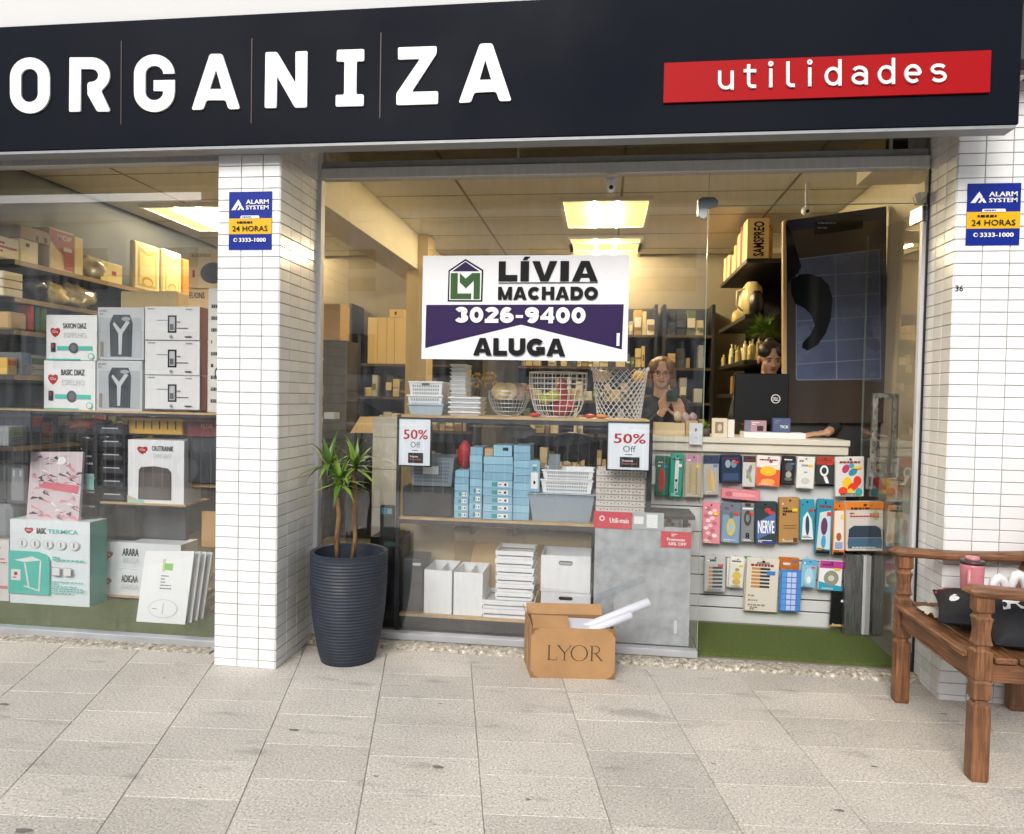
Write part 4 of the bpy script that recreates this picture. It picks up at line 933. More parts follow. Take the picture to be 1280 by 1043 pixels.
# pillows
M_pil = mat('black_cushion', (.006, .007, .011), .8, var=.2, vs=9, bump=.2, bs=30); M_pipe = mat('red_piping', (.5, .02, .03), .5); M_pw = mat('white_canvas', (.75, .75, .76), .6)
def cushion(c, U, V, a, th, lb, txt):
    c, U, V = Vector(c), Vector(U).normalized(), Vector(V).normalized(); V = (V-U*V.dot(U)).normalized(); Nn = U.cross(V)
    root = thing('cushion', c-Vector((0, 0, a*.3)), lb, 'cushion'); N = 22; vs = []; fs = []
    def pt(u, v, s):
        e = (max(0, 1-abs(u)**2.2)*max(0, 1-abs(v)**2.2))**.45
        pin = 1-.07*(1-abs(u*v)); k = .93+.07*max(abs(u), abs(v)) if False else 1-.06*(1-min(1, abs(abs(u)-abs(v))*1.0+.0))*0
        uu = u*(1-.07*math.cos(v*math.pi/2)); vv = v*(1-.07*math.cos(u*math.pi/2))
        return c+U*a*uu+V*a*vv+Nn*s*th*e*(1+.10*noise.noise(Vector((u*2, v*2, s))))
    for s in (1, -1):
        b0 = len(vs)
        for i in range(N+1):
            for j in range(N+1): vs.append(pt(-1+2*i/N, -1+2*j/N, s))
        for i in range(N):
            for j in range(N):
                k = b0+i*(N+1)+j; f = (k, k+N+1, k+N+2, k+1); fs.append(f if s > 0 else f[::-1])
    b = MB(); b.add(vs, fs, M_pil); b.build('cover', root, smooth=True)
    per = [(-1+2*i/12, -1) for i in range(12)]+[(1, -1+2*i/12) for i in range(12)]+[(1-2*i/12, 1) for i in range(12)]+[(-1, 1-2*i/12) for i in range(12)]
    b = MB(); b.tube([pt(u, v, 0) for u, v in per], .004, M_pil, 6, closed=True); b.build('seam', root, smooth=True)
    b = MB(); M_ = 16; r0_ = [pt(-1+2*i/M_*.999, .70, 1)+Nn*.002 for i in range(M_+1)]; r1_ = [pt(-1+2*i/M_*.999, .86, 1)+Nn*.002 for i in range(M_+1)]
    b.add(r0_+r1_, [(i, i+1, M_+2+i, M_+1+i) for i in range(M_)], M_pipe); b.build('red_stripe', root, smooth=True)
    # lettering wrapped on the front
    b = MB(); 
    for ch, u0, v0, u1, v1 in txt:
        vv, ff = text_mesh(ch, .07); b.add([pt(u0+(u1-u0)*x, v0+(v1-v0)*y, 1)+Nn*.0022 for x, y in vv], ff, M_pw)
    b.build('lettering', root, kind='stuff')
    return root
k1 = P(1173, 789, yn+.24); k1 = PZ(1176, 787, zseat+.02)
U1, V1 = Vector((.93, -.34, .03)).normalized(), Vector((.50, .84, .12)).normalized(); V1 = (V1-U1*V1.dot(U1)).normalized()
cushion(k1+U1*.18+V1*.18+Vector((0, 0, .035)), U1, V1, .19, .06, 'black cushion with white letters and a red stripe leaning at the middle of the bench',
        [('6', -.80, -.30, -.58, .18), ('S', -.30, .02, .0, .60), ('R', .12, .02, .52, .68), ('A', .60, .02, .92, .68)])
k2 = PZ(1240, 806, zseat+.02)
U2, V2 = Vector((.95, -.1, -.05)).normalized(), Vector((.25, .75, .40)).normalized(); V2 = (V2-U2*V2.dot(U2)).normalized()
cushion(k2+U2*.17+V2*.13+Vector((0, 0, .03)), U2, V2, .17, .07, 'front black cushion with red stripe under the near armrest of the bench',
        [('A', -.72, -.15, -.20, .60), ('R', -.1, -.15, .35, .60), ('G', .45, -.15, .9, .60)])
# cloth and white bag
b = MB(); N = 16; vs = []
cc = Vector((bx+.14, yf-.20, zseat+.004))
for i in range(N+1):
    for j in range(N+1):
        u, v = i/N-.5, j/N-.5; p = Vector((u*.27*(1+.3*noise.noise(Vector((v*3, 1, 0)))), v*.16*(1+.3*noise.noise(Vector((u*3, 5, 0)))), 0)); vs.append(cc+p+Vector((0, 0, .010+.02*max(0, noise.noise(Vector((u*7, v*9, 3)))+.25))))
b.add(vs, [(i*(N+1)+j, (i+1)*(N+1)+j, (i+1)*(N+1)+j+1, i*(N+1)+j+1) for i in range(N) for j in range(N)], mat('cream_cloth', (.62, .58, .50), .85))
b.build('cleaning_cloth', smooth=True, label='crumpled cream cloth lying on the far end of the bench seat', cat='cloth')
def crumple(name, c, rx, ry, rz, m, lb, cat, jit=.5, knots=()):
    b = MB(); b.ball(c, rx, ry, rz, m, 26, 18, 0)
    o = []
    for v in b.v:
        v = Vector(v); d = v-Vector(c); k = 1+jit*noise.noise(v*14)+jit*.5*noise.noise(v*33); o.append(tuple(Vector(c)+Vector((d.x*k, d.y*k, max(d.z*k, -rz)))))
    b.v = o
    for kx, kz, r0, r1 in knots: b.tube([(c[0]+kx+r0*math.cos(t), c[1]-ry*.3, c[2]+kz+r1*math.sin(t)) for t in [math.pi*k/8 for k in range(9)]], [.012, .016, .02, .02, .018, .02, .02, .016, .012], m, 7)
    return b.build(name, smooth=True, label=lb, cat=cat)
M_plas = mat('white_plastic_film', (.72, .73, .74), .35, var=.05)
pbg = P(1252, 722, yf-.22)
crumple('plastic_bag', (pbg.x, yf-.22, zseat+.075), .085, .07, .075, M_plas, 'white knotted plastic bag behind the cushions on the bench', 'bag', .35, knots=((-.02, .05, .03, .07), (.06, .06, .03, .08)))
# street backdrop seen only in the window reflections ---------------------------------
SB = (0, -14, 0)
bk = thing('office_building', (0, -18, 0), 'pale grey office building across the street, seen only as a reflection in the glass', 'building')
M_bw1 = mat('pale_render', (.74, .78, .82), .8, var=.05, vs=.4); M_win = mat('window_glass_dark', (.06, .08, .10), .15); M_bw2 = mat('concrete_band', (.66, .66, .64), .8)
b = MB(); b.box(-22, 16, -22, -18, 0, 7.5, M_bw1); b.build('wall', bk)
for i in range(4):
    b = MB(); b.box(-22, 16, -18.0, -17.7, 1.6+i*1.75, 1.85+i*1.75, M_bw2); b.build('ledge', bk)
for i in range(12):
    for j in range(2):
        b = MB(); x = -21+i*3.1; b.box(x, x+1.9, -17.99, -17.93, 2.1+j*2.6, 3.4+j*2.6, M_win); b.build('window', bk)
for i, x in enumerate((-9.5, -5.2, 3.2, 7.4)):
    b = MB(); b.box(x-.45, x+.45, -13.9, -13.2, 0, 6.5, mat('column_paint', (.62, .61, .58), .8)); b.build('column', bk)
rl = thing('street_railing', (0, -6.2, 0), 'thin black metal railing along the kerb behind the photographer, reflected in the glass', 'railing')
M_rail = mat('railing_paint', (.55, .56, .58), .5)
b = MB(); b.tube([(-14, -6.2, 1.0), (2.2, -6.2, 1.0)], .025, M_rail, 6); b.build('top_rail', rl)
b = MB()
for i in range(108): b.tube([(-14+i*.15, -6.2, 0), (-14+i*.15, -6.2, 1.0)], .011, M_rail, 4)
b.build('baluster', rl, kind='stuff')
# parked car
def car(x, y, paint, lb):
    t = thing('parked_car', (x, y, -.14), lb, 'car', 'cars parked across the pavement'); z = -.14
    sec = [(-2.1, .35, .62), (-2.0, .3, .80), (-1.2, .28, .92), (-.95, .28, .95), (-.3, .28, .95), (1.2, .28, .95), (1.75, .28, .98), (2.05, .32, .92), (2.12, .4, .75)]
    vs = []; fs = []
    for X, a, c in sec:
        for yy, zz in ((-.82, a), (-.88, (a+c)/2), (-.80, c), (.80, c), (.88, (a+c)/2), (.82, a)): vs.append((x+X, y+yy, z+zz))
    for i in range(len(sec)-1):
        for j in range(6): k = i*6+j; k2 = i*6+(j+1) % 6; fs.append((k, k2, k2+6, k+6))
    fs += [tuple(range(5, -1, -1)), tuple(range(len(vs)-6, len(vs)))]
    b = MB(); b.add(vs, fs, paint); b.build('body', t)
    b = MB(); tp = [(-.95, .95), (-.25, 1.42), (.9, 1.45), (1.7, .98)]
    A = [(x+X, y-.74+(.12 if Z > 1 else 0), z+Z) for X, Z in tp]; Bq = [(x+X, y+.74-(.12 if Z > 1 else 0), z+Z) for X, Z in tp]
    b.add(A+Bq, [(0, 1, 2, 3), (7, 6, 5, 4), (0, 4, 5, 1), (1, 5, 6, 2), (2, 6, 7, 3)], M_win); b.build('cabin_glass', t)
    b = MB(); b.hexa([(x-.27, y-.63, z+1.42), (x+.92, y-.63, z+1.452), (x+.92, y+.63, z+1.452), (x-.27, y+.63, z+1.42)], [(x-.2, y-.55, z+1.48), (x+.85, y-.55, z+1.5), (x+.85, y+.55, z+1.5), (x-.2, y+.55, z+1.48)], paint); b.build('roof', t)
    for wx in (-1.35, 1.3):
        for sy in (-.86, .86):
            b = MB(); b.tube([(x+wx, y+sy-.1, z+.32), (x+wx, y+sy+.02, z+.32)], .32, M_black, 18); wq = b.build('wheel', t)
            b = MB(); b.tube([(x+wx, y+sy-.101, z+.32), (x+wx, y+sy+.021, z+.32)], .19, M_alu, 12); b.build('rim', wq)
car(-5.3, -8.2, mat('silver_paint', (.45, .47, .5), .25, .6, coat=.6), 'silver parked car mirrored in the left window')
car(1.2, -8.2, mat('dark_paint', (.05, .06, .08), .2, .3, coat=.8), 'dark parked car mirrored in the main window')
def tree(x, y, h, lb):
    t = thing('street_tree', (x, y, 0), lb, 'tree', 'street trees across the road')
    b = MB(); b.tube([(x, y, 0), (x+.1, y, h*.3), (x, y+.1, h*.6), (x+.1, y, h*.85)], [.18, .14, .1, .04], M_bark, 8); b.build('trunk', t)
    q = random.Random(int(x*10)); b = MB(); g = mat('tree_leaf', (.05, .10, .025), .7, var=.4, vs=2)
    for i in range(1800):
        th, ph = q.uniform(0, 6.28), q.uniform(-1, 1); r = q.uniform(.5, 1)**.5*h*.38*(1+.25*noise.noise(Vector((th*2, ph*3, x))))
        c = Vector((x+r*math.cos(th)*math.sqrt(1-ph*ph), y+r*math.sin(th)*math.sqrt(1-ph*ph), h*.72+r*ph*.8))
        u_ = Vector((q.uniform(-1, 1), q.uniform(-1, 1), q.uniform(-1, 1))).normalized()*.16; v_ = u_.orthogonal().normalized()*.10
        b.add([c-u_, c+v_, c+u_, c-v_], [(0, 1, 2, 3)], g)
    b.build('crown', t)
tree(-24, -15.5, 7, 'leafy street tree across the road, reflected at far left'); tree(6.2, -15.5, 6.5, 'leafy street tree across the road, reflected at right')

# ================================================================== GOODS
BLK = {}
def pm(h, r=.5, **k): return mat('paint_'+h.strip('#')+('_%g' % r if r != .5 else ''), h, r, **k)
def item(name, lb, cat, rc, Y, dep, c, group=None, ch=0.0, prints=None, z0=None, side=None, parent=None):
    m = c if not isinstance(c, str) else pm(c); b = pxbox(rc, Y, dep, m, ch, z0, side)
    if prints: prints(b)
    return b.build(name, parent, label=lb, cat=cat, group=group)
def shelf(y, x0, x1, Y, dep, th, lb, edge=M_shelfwood, body=M_dark, name='display_shelf', cat='shelf'):
    X0, X1 = xl(x0, Y, y), xl(x1, Y, y); z = P((x0+x1)/2, y, Y).z
    t = thing(name, ((X0+X1)/2, Y+dep/2, z-th), lb, cat)
    b = MB(); b.box(X0, X1, Y, Y+dep, z-.012, z, edge); b.build('board', t)
    b = MB(); b.box(X0, X1, Y+.004, Y+dep, z-th, z-.013, body); b.build('frame', t)
    return t, z, X0, X1
def bracket(t, X, Y, z, h): 
    b = MB(); b.box(X-.012, X+.012, Y, Y+.02, z, z+h, M_dark); b.build('bracket', t)
# --- turf platform left
b = MB(); b.box(XL+.02, pl0+.1, YL+.035, .75, .005, .045, M_grass); b.build('turf_mat', label='green artificial turf mat on the floor of the left window', cat='turf', kind='stuff')
zt = .045
# --- left window: shelf S1
tS, zS1, X0, X1 = shelf(513, -60, 273, .22, .42, .03, 'long wooden edged shelf across the left window')
heart = [(.0, -.9), (.55, -.55), (.95, .1), (.85, .6), (.45, .75), (0, .55), (-.45, .75), (-.85, .6), (-.95, .1), (-.55, -.55)]
def logo(b, u, v, r, ru=None, t='OU'):
    ru = ru or r; b.pol([(u+a*ru, v+c*r) for a, c in heart], M_red); b.text('Brinox'[:0]+'Ou', u-ru*.5, v-r*.15, u+ru*.5, v+r*.3, M_pr, .02); b.h += .0004
M_lg = pm('#8a8f96'); M_mint = pm('#bfe3dd')
def dialbox(t):
    def f(b):
        logo(b, .18, .62, .13, .105); b.text(t, .34, .70, .80, .82, M_ink, .03); b.text('ESPELHO', .36, .50, .80, .61, pm('#c8ccd0')); b.rect(.22, .22, .92, .31, M_teal); b.disc(.55, .27, .095, .12, pm('#4a4a4e'), 22); b.disc(.55, .27, .06, .075, pm('#6a6a70'), 18)
        b.rect(.10, .18, .19, .38, M_ink); b.rect(.13, .28, .16, .35, M_red); b.disc(.90, .09, .06, .07, M_teal, 16); b.disc(.90, .09, .045, .052, M_white, 16); b.rect(.02, 0, .7, .03, M_teal)
    return f
G1 = 'white boxes with a red heart logo and round dial'
item('scale_box', 'upper white boxed round dial with red heart logo, on top of its twin', 'box', (58, 394, 121, 450.5), .26, .16, '#e8ecee', G1, prints=dialbox('SAXON DIAZ'), side=pm('#dfe6e4'))
item('scale_box', 'lower white boxed round dial with red heart logo, standing on the long shelf', 'box', (55, 451, 119, 512), .26, .17, '#e8ecee', G1, prints=dialbox('BASIC DIAZ'), z0=zS1, side=pm('#dfe6e4'))
def bottlebox(b):
    b.rect(.0, 0, 1, 1, pm('#c3c8cc'), True); b.rect(.05, .04, .95, .80, pm('#aab2b8')); b.pol([(.28, .06), (.74, .06), (.76, .70), (.70, .86), (.34, .86), (.26, .70)], pm('#3f454b', .2)); b.pol([(.46, .1), (.52, .1), (.54, .5), (.70, .72), (.62, .74), (.50, .58), (.36, .72), (.33, .68), (.45, .5)], pm('#c5cbd0', .2)); b.rect(.06, .06, .13, .34, pm('#8c7f74')); b.disc(.62, .78, .10, .04, pm('#9aa2a8')); b.lines(.04, .84, .3, .96, 2, M_lg)
G2 = 'boxed dark thermos flasks'
item('thermos_box', 'upper grey box with a dark bottle window, beside the dial boxes', 'box', (122.5, 384.5, 180, 450), .28, .14, '#cdd3d6', G2, prints=bottlebox)
item('thermos_box', 'lower grey box with a dark bottle window, on the long shelf', 'box', (121, 451, 178, 512), .27, .14, '#cdd3d6', G2, prints=bottlebox, z0=zS1)
def dispbox(b):
    b.rect(.42, .22, .58, .74, M_ink); b.rect(.45, .27, .55, .69, pm('#b9bcc0')); b.rect(.46, .30, .53, .48, pm('#55585e')); b.rect(.54, .34, .80, .37, pm('#55585e')); b.rect(.22, .58, .42, .60, M_lg); b.rect(.58, .52, .66, .56, M_lg); b.lines(.05, .9, .28, .97, 1, M_lg); b.lines(.75, .88, .95, .96, 1, M_lg); b.lines(.74, .07, .95, .13, 1, M_ink, .8); b.disc(.49, .1, .03, .05, M_lg); b.rect(0, -.005, 1, .012, M_lg)
for i, (y0, y1) in enumerate(((469.5, 512), (426, 469), (383.5, 425.5))):
    item('dispenser_box', ['bottom', 'middle', 'top'][i]+' white wall dispenser box in the stack of three on the long shelf', 'box', (181.5, y0, 249.5, y1), .25, .19, '#dfe2e4', 'white wall dispenser boxes', prints=dispbox, side=pm('#8a4b40'))
item('pan_box', 'cream box picturing a black pan, upper right in the left window', 'box', (236, 316, 285, 360), .38, .12, '#e9c98e', prints=lambda b: (b.disc(.62, .42, .32, .30, M_black, 24), b.disc(.62, .45, .22, .2, pm('#3a3230', .2), 20), b.text('BLACKNICE', .08, .88, .55, .95, M_ink), b.rect(.1, .3, .16, .5, M_red), b.rect(.76, .76, .9, .84, M_red)))
item('ribbon_box', 'tall cream and orange box under the pan box', 'box', (235, 361, 262, 512), .40, .1, '#e5c083', z0=zS1, prints=lambda b: (b.text('EUONS', .05, .92, .75, .97, M_ink, .02), b.lines(.1, .6, .8, .85, 5, M_ink), b.rect(.62, .1, .9, .8, pm('#d0642c')), b.rect(.1, .1, .5, .3, M_red)))
item('roll_box', 'tall narrow white patterned box beside the pillar', 'box', (259, 360, 284, 512), .24, .08, '#d9d8d2', z0=zS1, ch=.008, prints=lambda b: (b.lines(.2, .05, .9, .9, 9, M_ink, .3, 5), b.disc(.55, .32, .16, .05, M_ink), b.disc(.55, .32, .1, .03, M_white)))
# tapered yellow box behind
item('yarn_case', 'pale yellow lidded case behind the thermos boxes', 'case', (150, 364, 222, 392), .62, .2, '#e6cf8e', ch=.01, z0=P(180, 392, .62).z)
b = MB(); b.box(xl(150, .62, 390), xl(222, .62, 390), .62, .82, zS1, P(180, 392, .62).z-.001, pm('#8a7a55')); b.build('case_stand', label='brown stand carrying the pale yellow case', cat='stand')
# left wall shelves -------------------------------------------------
XW = -3.66
def wshelf(p_near, xe, lb, X=XW, xw=XL, sgn=1, ybeg=None):
    a = PX(*p_near, X); z = a.z; y1 = PX(xe, 500-(500-p_near[1])*(755-xe)/(755-p_near[0]), X).y
    y0 = ybeg if ybeg is not None else a.y
    t = thing('wall_shelf', ((X+xw)/2, (y0+y1)/2, z-.03), lb, 'shelf', 'wooden wall shelves')
    b = MB(); b.box(min(X, xw), max(X, xw), y0, y1, z-.03, z, mat('dark_shelf', '#3a342c', .5)); b.build('board', t)
    b = MB(); e = X+.0005*sgn; b.box(min(e, e+.003*sgn), max(e, e+.003*sgn), y0, y1, z-.03, z, mat('shelf_edge', '#9c835a', .5)); b.build('edge_strip', t)
    return z, y0, y1
def witem(name, lb, cat, rc, c, z, dep=.2, X=XW-.02, group=None, prints=None, ch=.004, sgn=1, kind=None):
    x0, y0, x1, y1 = rc; A = PX(x0, (y0+y1)/2, X); B_ = PX(x1, (y0+y1)/2, X); ht = P((x0+x1)/2, y0, (A.y+B_.y)/2); 
    Ya, Yb = sorted((A.y, B_.y)); zt_ = max(PX((x0+x1)/2, y0, X).z, z+.02); m = c if not isinstance(c, str) else pm(c)
    b = MB(); b.box(*sorted((X, X-dep*sgn)), Ya, Yb, z+.001, zt_, m, ch)
    if prints:
        if sgn > 0: b.frame((X, Ya, z), (0, Yb-Ya, 0), (0, 0, zt_-z), Vector((1, 0, 0)))
        else: b.frame((X, Yb, z), (0, Ya-Yb, 0), (0, 0, zt_-z), Vector((-1, 0, 0)))
        b.h = .0015; prints(b)
    return b.build(name, label=lb, cat=cat, group=group, kind=kind)
z1, *_ = wshelf((0, 320), 243, 'upper wall shelf full of white boxes at the left of the shop', ybeg=.05)
z2, *_ = wshelf((0, 368), 150, 'second wall shelf below the boxes, with wrapped packs', ybeg=.05)
z3, *_ = wshelf((0, 410), 150, 'third wall shelf with jars, behind the dial boxes', ybeg=.05)
z4, *_ = wshelf((0, 468), 190, 'fourth wall shelf at counter height in the left window', ybeg=.05)
GW = 'boxes on the upper wall shelf'
rl_ = lambda b: (b.lines(.1, .2, .9, .8, 3, M_red, .5, 3))
witem('small_box', 'white box with red print at the left edge of the upper wall shelf', 'box', (-6, 297, 24, 325), '#e8dcc0', z1, .2, group=GW, prints=rl_)
witem('slot_box', 'cream box with a small black slot on the upper wall shelf', 'box', (25, 301, 48, 330), '#e9d9ae', z1, .22, group=GW, prints=lambda b: b.rect(.3, .7, .5, .85, M_black))
witem('brown_case', 'brown cream case with black clasps on the upper wall shelf', 'box', (26, 286, 62, 300.5), '#a58d68', PX(40, 300.5, XW).z, .2, group=GW, prints=lambda b: (b.rect(.5, .1, .6, .5, M_black), b.rect(.8, .1, .9, .5, M_black)))
witem('cleaner_box', 'large red and cream printed box on the upper wall shelf', 'box', (62, 288, 92, 346), '#e9d3a4', z1, .22, group=GW, prints=lambda b: (b.pol([(0, .95), (1, .95), (1, .05), (.6, .05), (.55, .4), (.05, .68)], pm('#a8423a')), b.text('MOP', .3, .75, .9, .88, M_pr, .03), b.rect(.55, .5, .9, .6, M_pr)))
witem('jar_box', 'pale yellow tall box right of the red and cream box', 'box', (93, 297, 104, 346), '#ead795', z1, .2, group=GW)
pq = PX(112, 330, XW-.1)
def bag(name, c, rx, ry, rz, m, lb, cat='bag', jit=.4, par=None): return crumple(name, c, rx, ry, rz, m, lb, cat, jit)
bag('wrapped_pack', (XW-.1, pq.y, z1+.09), .08, .13, .09, mat('film_cream', '#cfc7a8', .25, coat=.5), 'film wrapped cream pack on the upper wall shelf')
witem('valve_box', 'small pale yellow box with cut corners, right of the wrapped pack', 'box', (126, 329, 153, 352), '#efdf9a', z1, .16, group=GW, prints=lambda b: b.rect(.5, .4, .7, .6, M_red))
for (rc, lb) in (((168, 305, 200, 368), 'larger yellow clear organiser panel standing on the upper wall shelf'), ((203, 314, 227, 376), 'smaller yellow clear organiser panel beside the larger one')):
    witem('clear_organiser', lb, 'organiser', rc, mat('yellow_acrylic', '#e6dcb4', .3, coat=.5), z1, .05, ch=.012, prints=lambda b: (b.pol([(.12, .08), (.88, .08), (.85, .9), (.7, .86), (.5, .80), (.3, .86), (.15, .9)], pm('#c7b06a', .3)), b.pol([(.2, .14), (.8, .14), (.78, .80), (.5, .74), (.22, .80)], pm('#e6d69c', .3)), b.disc(.5, .2, .22, .1, pm('#b59b55', .3)), b.disc(.5, .18, .17, .07, pm('#e0cf92', .3))))
witem('orange_pack', 'orange pack at the end of the upper wall shelf', 'pack', (229, 325, 238, 372), '#c97b3a', z1, .1)
for i in range(3):
    zz = z2+.001+i*.052; witem('white_tray', '%s white tray in the small stack on the second wall shelf' % nth(i, 3), 'tray', (4, 300, 29, 390), '#ddd3b4', zz, .18, group='white trays on the second wall shelf', ch=.006)
    o = bpy.context.collection.objects[-1]
    me = o.data; zs_ = [v.co.z for v in me.vertices]; h0 = max(zs_)
    for v in me.vertices: v.co.z = v.co.z/h0*.047
pq = PX(38, 360, XW-.1); bag('dark_wrapped_pack', (XW-.09, pq.y, z2+.075), .08, .10, .075, pm('#2a2a2c', .3), 'dark wrapped pack on the second wall shelf')
pq = PX(62, 365, XW-.1); bag('noodle_bag', (XW-.1, pq.y, z2+.075), .09, .12, .08, mat('film_yellow', '#d7c078', .35, var=.2, vs=20), 'yellow film bag on the second wall shelf')
pq = PX(92, 372, XW-.1); bag('clear_bag', (XW-.1, pq.y, z2+.085), .09, .17, .09, mat('film_clear', '#b9ae8a', .2, var=.2, vs=14, coat=.6), 'large clear film bag at the end of the second wall shelf')
for i, (x0, y0, x1, c, lb) in enumerate(((12, 391, 34, '#b9975c', 'tan wire basket on the third wall shelf'), (37, 381, 44, '#c8473a', 'slim red and cream bottle on the third wall shelf'), (46, 384, 51, '#3f7a3a', 'slim green bottle on the third wall shelf, beside the red one'), (54, 384, 60, '#7da03c', 'olive green bottle on the third wall shelf, rightmost'))):
    witem('bottle' if i else 'wire_basket', lb, 'bottle' if i else 'basket', (x0, y0, x1, 415), c, z3, .1 if i else .16, ch=.012)
# fine goods at the back of the left part
def goods_rows(name, lb, x0, x1, Y, zlist, seed, pal, dmin=.035, dmax=.10, hmax=.26, dep=.2):
    q = random.Random(seed); b = MB()
    for z, hm in zlist:
        x = x0
        while x < x1-.05:
            w_ = q.uniform(dmin, dmax); h = q.uniform(.35, 1)*min(hm, hmax)
            if q.random() < .88:
                k = q.choice([1, 1, 1, 2, 3]) if h > .12 else 1
                c = pm(q.choice(pal)); 
                for kk in range(k): b.box(x+.003, x+w_-.003, Y+q.uniform(0, .05), Y+dep, z+h*kk/k+.001, z+h*(kk+1)/k-.002, c, .003)
                if q.random() < .7: b.box(x+.01, x+w_-.01, Y-.002, Y, z+h*.3, z+h*q.uniform(.4, .7), pm(q.choice(pal)))
            x += w_
    return b.build(name, label=lb, cat='goods', kind='stuff')
PAL = ['#f0e6c8', '#e8d8a8', '#d8c79c', '#c9a868', '#e6dcc2', '#8a6a44', '#3b3a3c', '#b0b3b5', '#c8b48a', '#4d5a66', '#efe8d8', '#6d7a52', '#e0c890', '#23252a', '#f2ead6', '#d6d8d6']
def rack(x0, x1, Y, zs_, dep, lb, top=None):
    t = thing('display_rack', ((x0+x1)/2, Y+dep/2, .03), lb, 'rack', 'dark display racks at the back of the shop')
    for x in (x0, x1-.03):
        b = MB(); b.box(x, x+.03, Y, Y+dep, .03, top or zs_[-1]+.3, M_dark); b.build('side_panel', t)
    b = MB(); b.box(x0+.031, x1-.031, Y+dep-.012, Y+dep, .03, top or zs_[-1]+.3, mat('rack_back', '#35373b', .7)); b.build('back_panel', t)
    for z in zs_:
        b = MB(); b.box(x0+.031, x1-.031, Y+.002, Y+dep-.013, z-.025, z, mat('rack_shelf', '#5a4a36', .5)); b.build('shelf', t)
    return t
zs5 = [.35, .72, 1.08, 1.42, 1.76, 2.08]
rack(-3.95, -2.62, 3.2, zs5, .38, 'dark display rack on the back wall behind the left window'); goods_rows('shelf_goods', 'small packed goods filling the rack behind the left window', -3.9, -2.65, 3.22, [(z, .28) for z in zs5], 3, PAL)
rack(-2.55, -1.30, 3.2, zs5[:5], .38, 'dark display rack on the back wall left of the beige column'); goods_rows('shelf_goods', 'small packed goods in the rack left of the beige column', -2.5, -1.35, 3.22, [(z, .27) for z in zs5[:4]], 5, PAL)
rack(-.9, .5, 3.2, zs5, .38, 'dark display rack on the back wall behind the rental sign'); goods_rows('shelf_goods', 'small packed goods in the rack behind the rental sign', -.85, .45, 3.22, [(z, .30) for z in zs5], 6, PAL)
rack(.55, 1.05, 3.2, zs5, .38, 'narrow dark rack beside the right wall shelves'); goods_rows('shelf_goods', 'small goods in the narrow rack near the right wall', .6, 1.0, 3.22, [(z, .30) for z in zs5], 8, PAL)
# yellow boxes on the rack top
zz = zs5[4]; cz = P(485, 428, 3.2).z
for i, (a, c_) in enumerate(((460, 472), (472.5, 483.5), (484, 493), (493.5, 508))):
    item('carton', ['leftmost', 'second', 'third', 'rightmost'][i]+' pale yellow carton in the row on the back rack', 'carton', (a, 397, c_, 427), 3.22, .2, '#e2c684', 'pale cartons on the back rack', z0=zs5[4]+.001)
item('small_carton', 'small yellow carton with a black mark lying on the carton row', 'carton', (487, 387, 505, 396.5), 3.24, .15, '#dcbc70', prints=lambda b: b.rect(.35, .3, .5, .7, M_black))
# beige column
cx0, cx1 = xl(507, 2.6, 430), xl(533, 2.6, 430)
b = MB(); b.box(cx0, cx1, 2.6, 2.85, .03, ZC-.004, mat('beige_paint', '#c2ab78', .7, var=.04)); b.build('interior_column', label='beige painted column inside the shop, left of the rental sign', cat='column')
# left wall shelf things seen in the main window near x 403-430
item('beige_carton', 'tall tan carton beside the window post, upper left of the main window', 'carton', (404, 380, 425, 425), 1.1, .2, '#c29a58')
item('carton_stand', 'dark stand carrying the tan carton beside the window post', 'stand', (404, 426, 432, 560), 1.1, .25, '#3a332b', z0=.03)
item('grey_tray_pack', 'small grey pack on a wooden board beside the window post', 'pack', (405, 516, 418, 524), .7, .1, '#b5b7ba')
# lower left window goods -------------------------------------------
tS2, zS2, *_ = shelf(629, 112, 232, .30, .3, .02, 'short wooden shelf carrying the black trays and the heater box')
bracket(tS2, xl(118, .3, 600), .59, zS2, zS1-zS2-.03)
tS3, zS3, *_ = shelf(746, 112, 236, .34, .3, .02, 'low wooden shelf with two long white boxes')
b = MB(); 
for xx in (115, 228): X = xl(xx, .34, 760); b.box(X-.012, X+.012, .36, .60, zt+.001, zS3-.021, M_dark)
b.build('leg', tS3, kind='stuff')
def bigbox(b):
    logo(b, .24, .875, .045, .06); b.text('BASIC', .34, .84, .46, .91, M_ink, .03); b.text('TERMICA', .48, .85, .86, .90, M_teal, .02)
    for i in range(5): b.disc(.16+.165*i, .72, .062, .055, pm('#b7bec2'), 20); b.disc(.16+.165*i, .72, .055, .049, M_white, 20); b.rect(.15+.165*i, .69, .17+.165*i, .75, pm('#7d8a94'))
    b.pol([(0, .63), (.38, .63), (.47, .60), (.52, .54), (.52, .12), (0, .12)], M_teal)
    b.pol([(.08, .52), (.30, .57), (.42, .53), (.20, .50)], M_white); b.pol([(.20, .49), (.22, .49), (.27, .20), (.25, .20)], M_white); b.pol([(.40, .52), (.42, .52), (.40, .17), (.38, .17)], M_white); b.pol([(.2, .21), (.4, .16), (.4, .175), (.2, .225)], M_white)
    b.pol([(.04, .28), (.16, .28), (.16, .41), (.04, .41)], M_white); b.rect(.08, .34, .12, .38, M_red); b.lines(.06, .30, .14, .33, 1, M_red)
    b.lines(.56, .53, .95, .59, 2, M_teal, .6, 2); b.lines(.55, .34, .9, .48, 4, M_lg, .15, 4); b.lines(.54, .14, .95, .30, 6, M_teal, .5, 8); b.rect(.56, .36, .66, .46, M_lg); b.rect(.565, .365, .655, .455, M_white); b.rect(.70, .36, .80, .46, M_lg); b.rect(.705, .365, .795, .455, M_white)
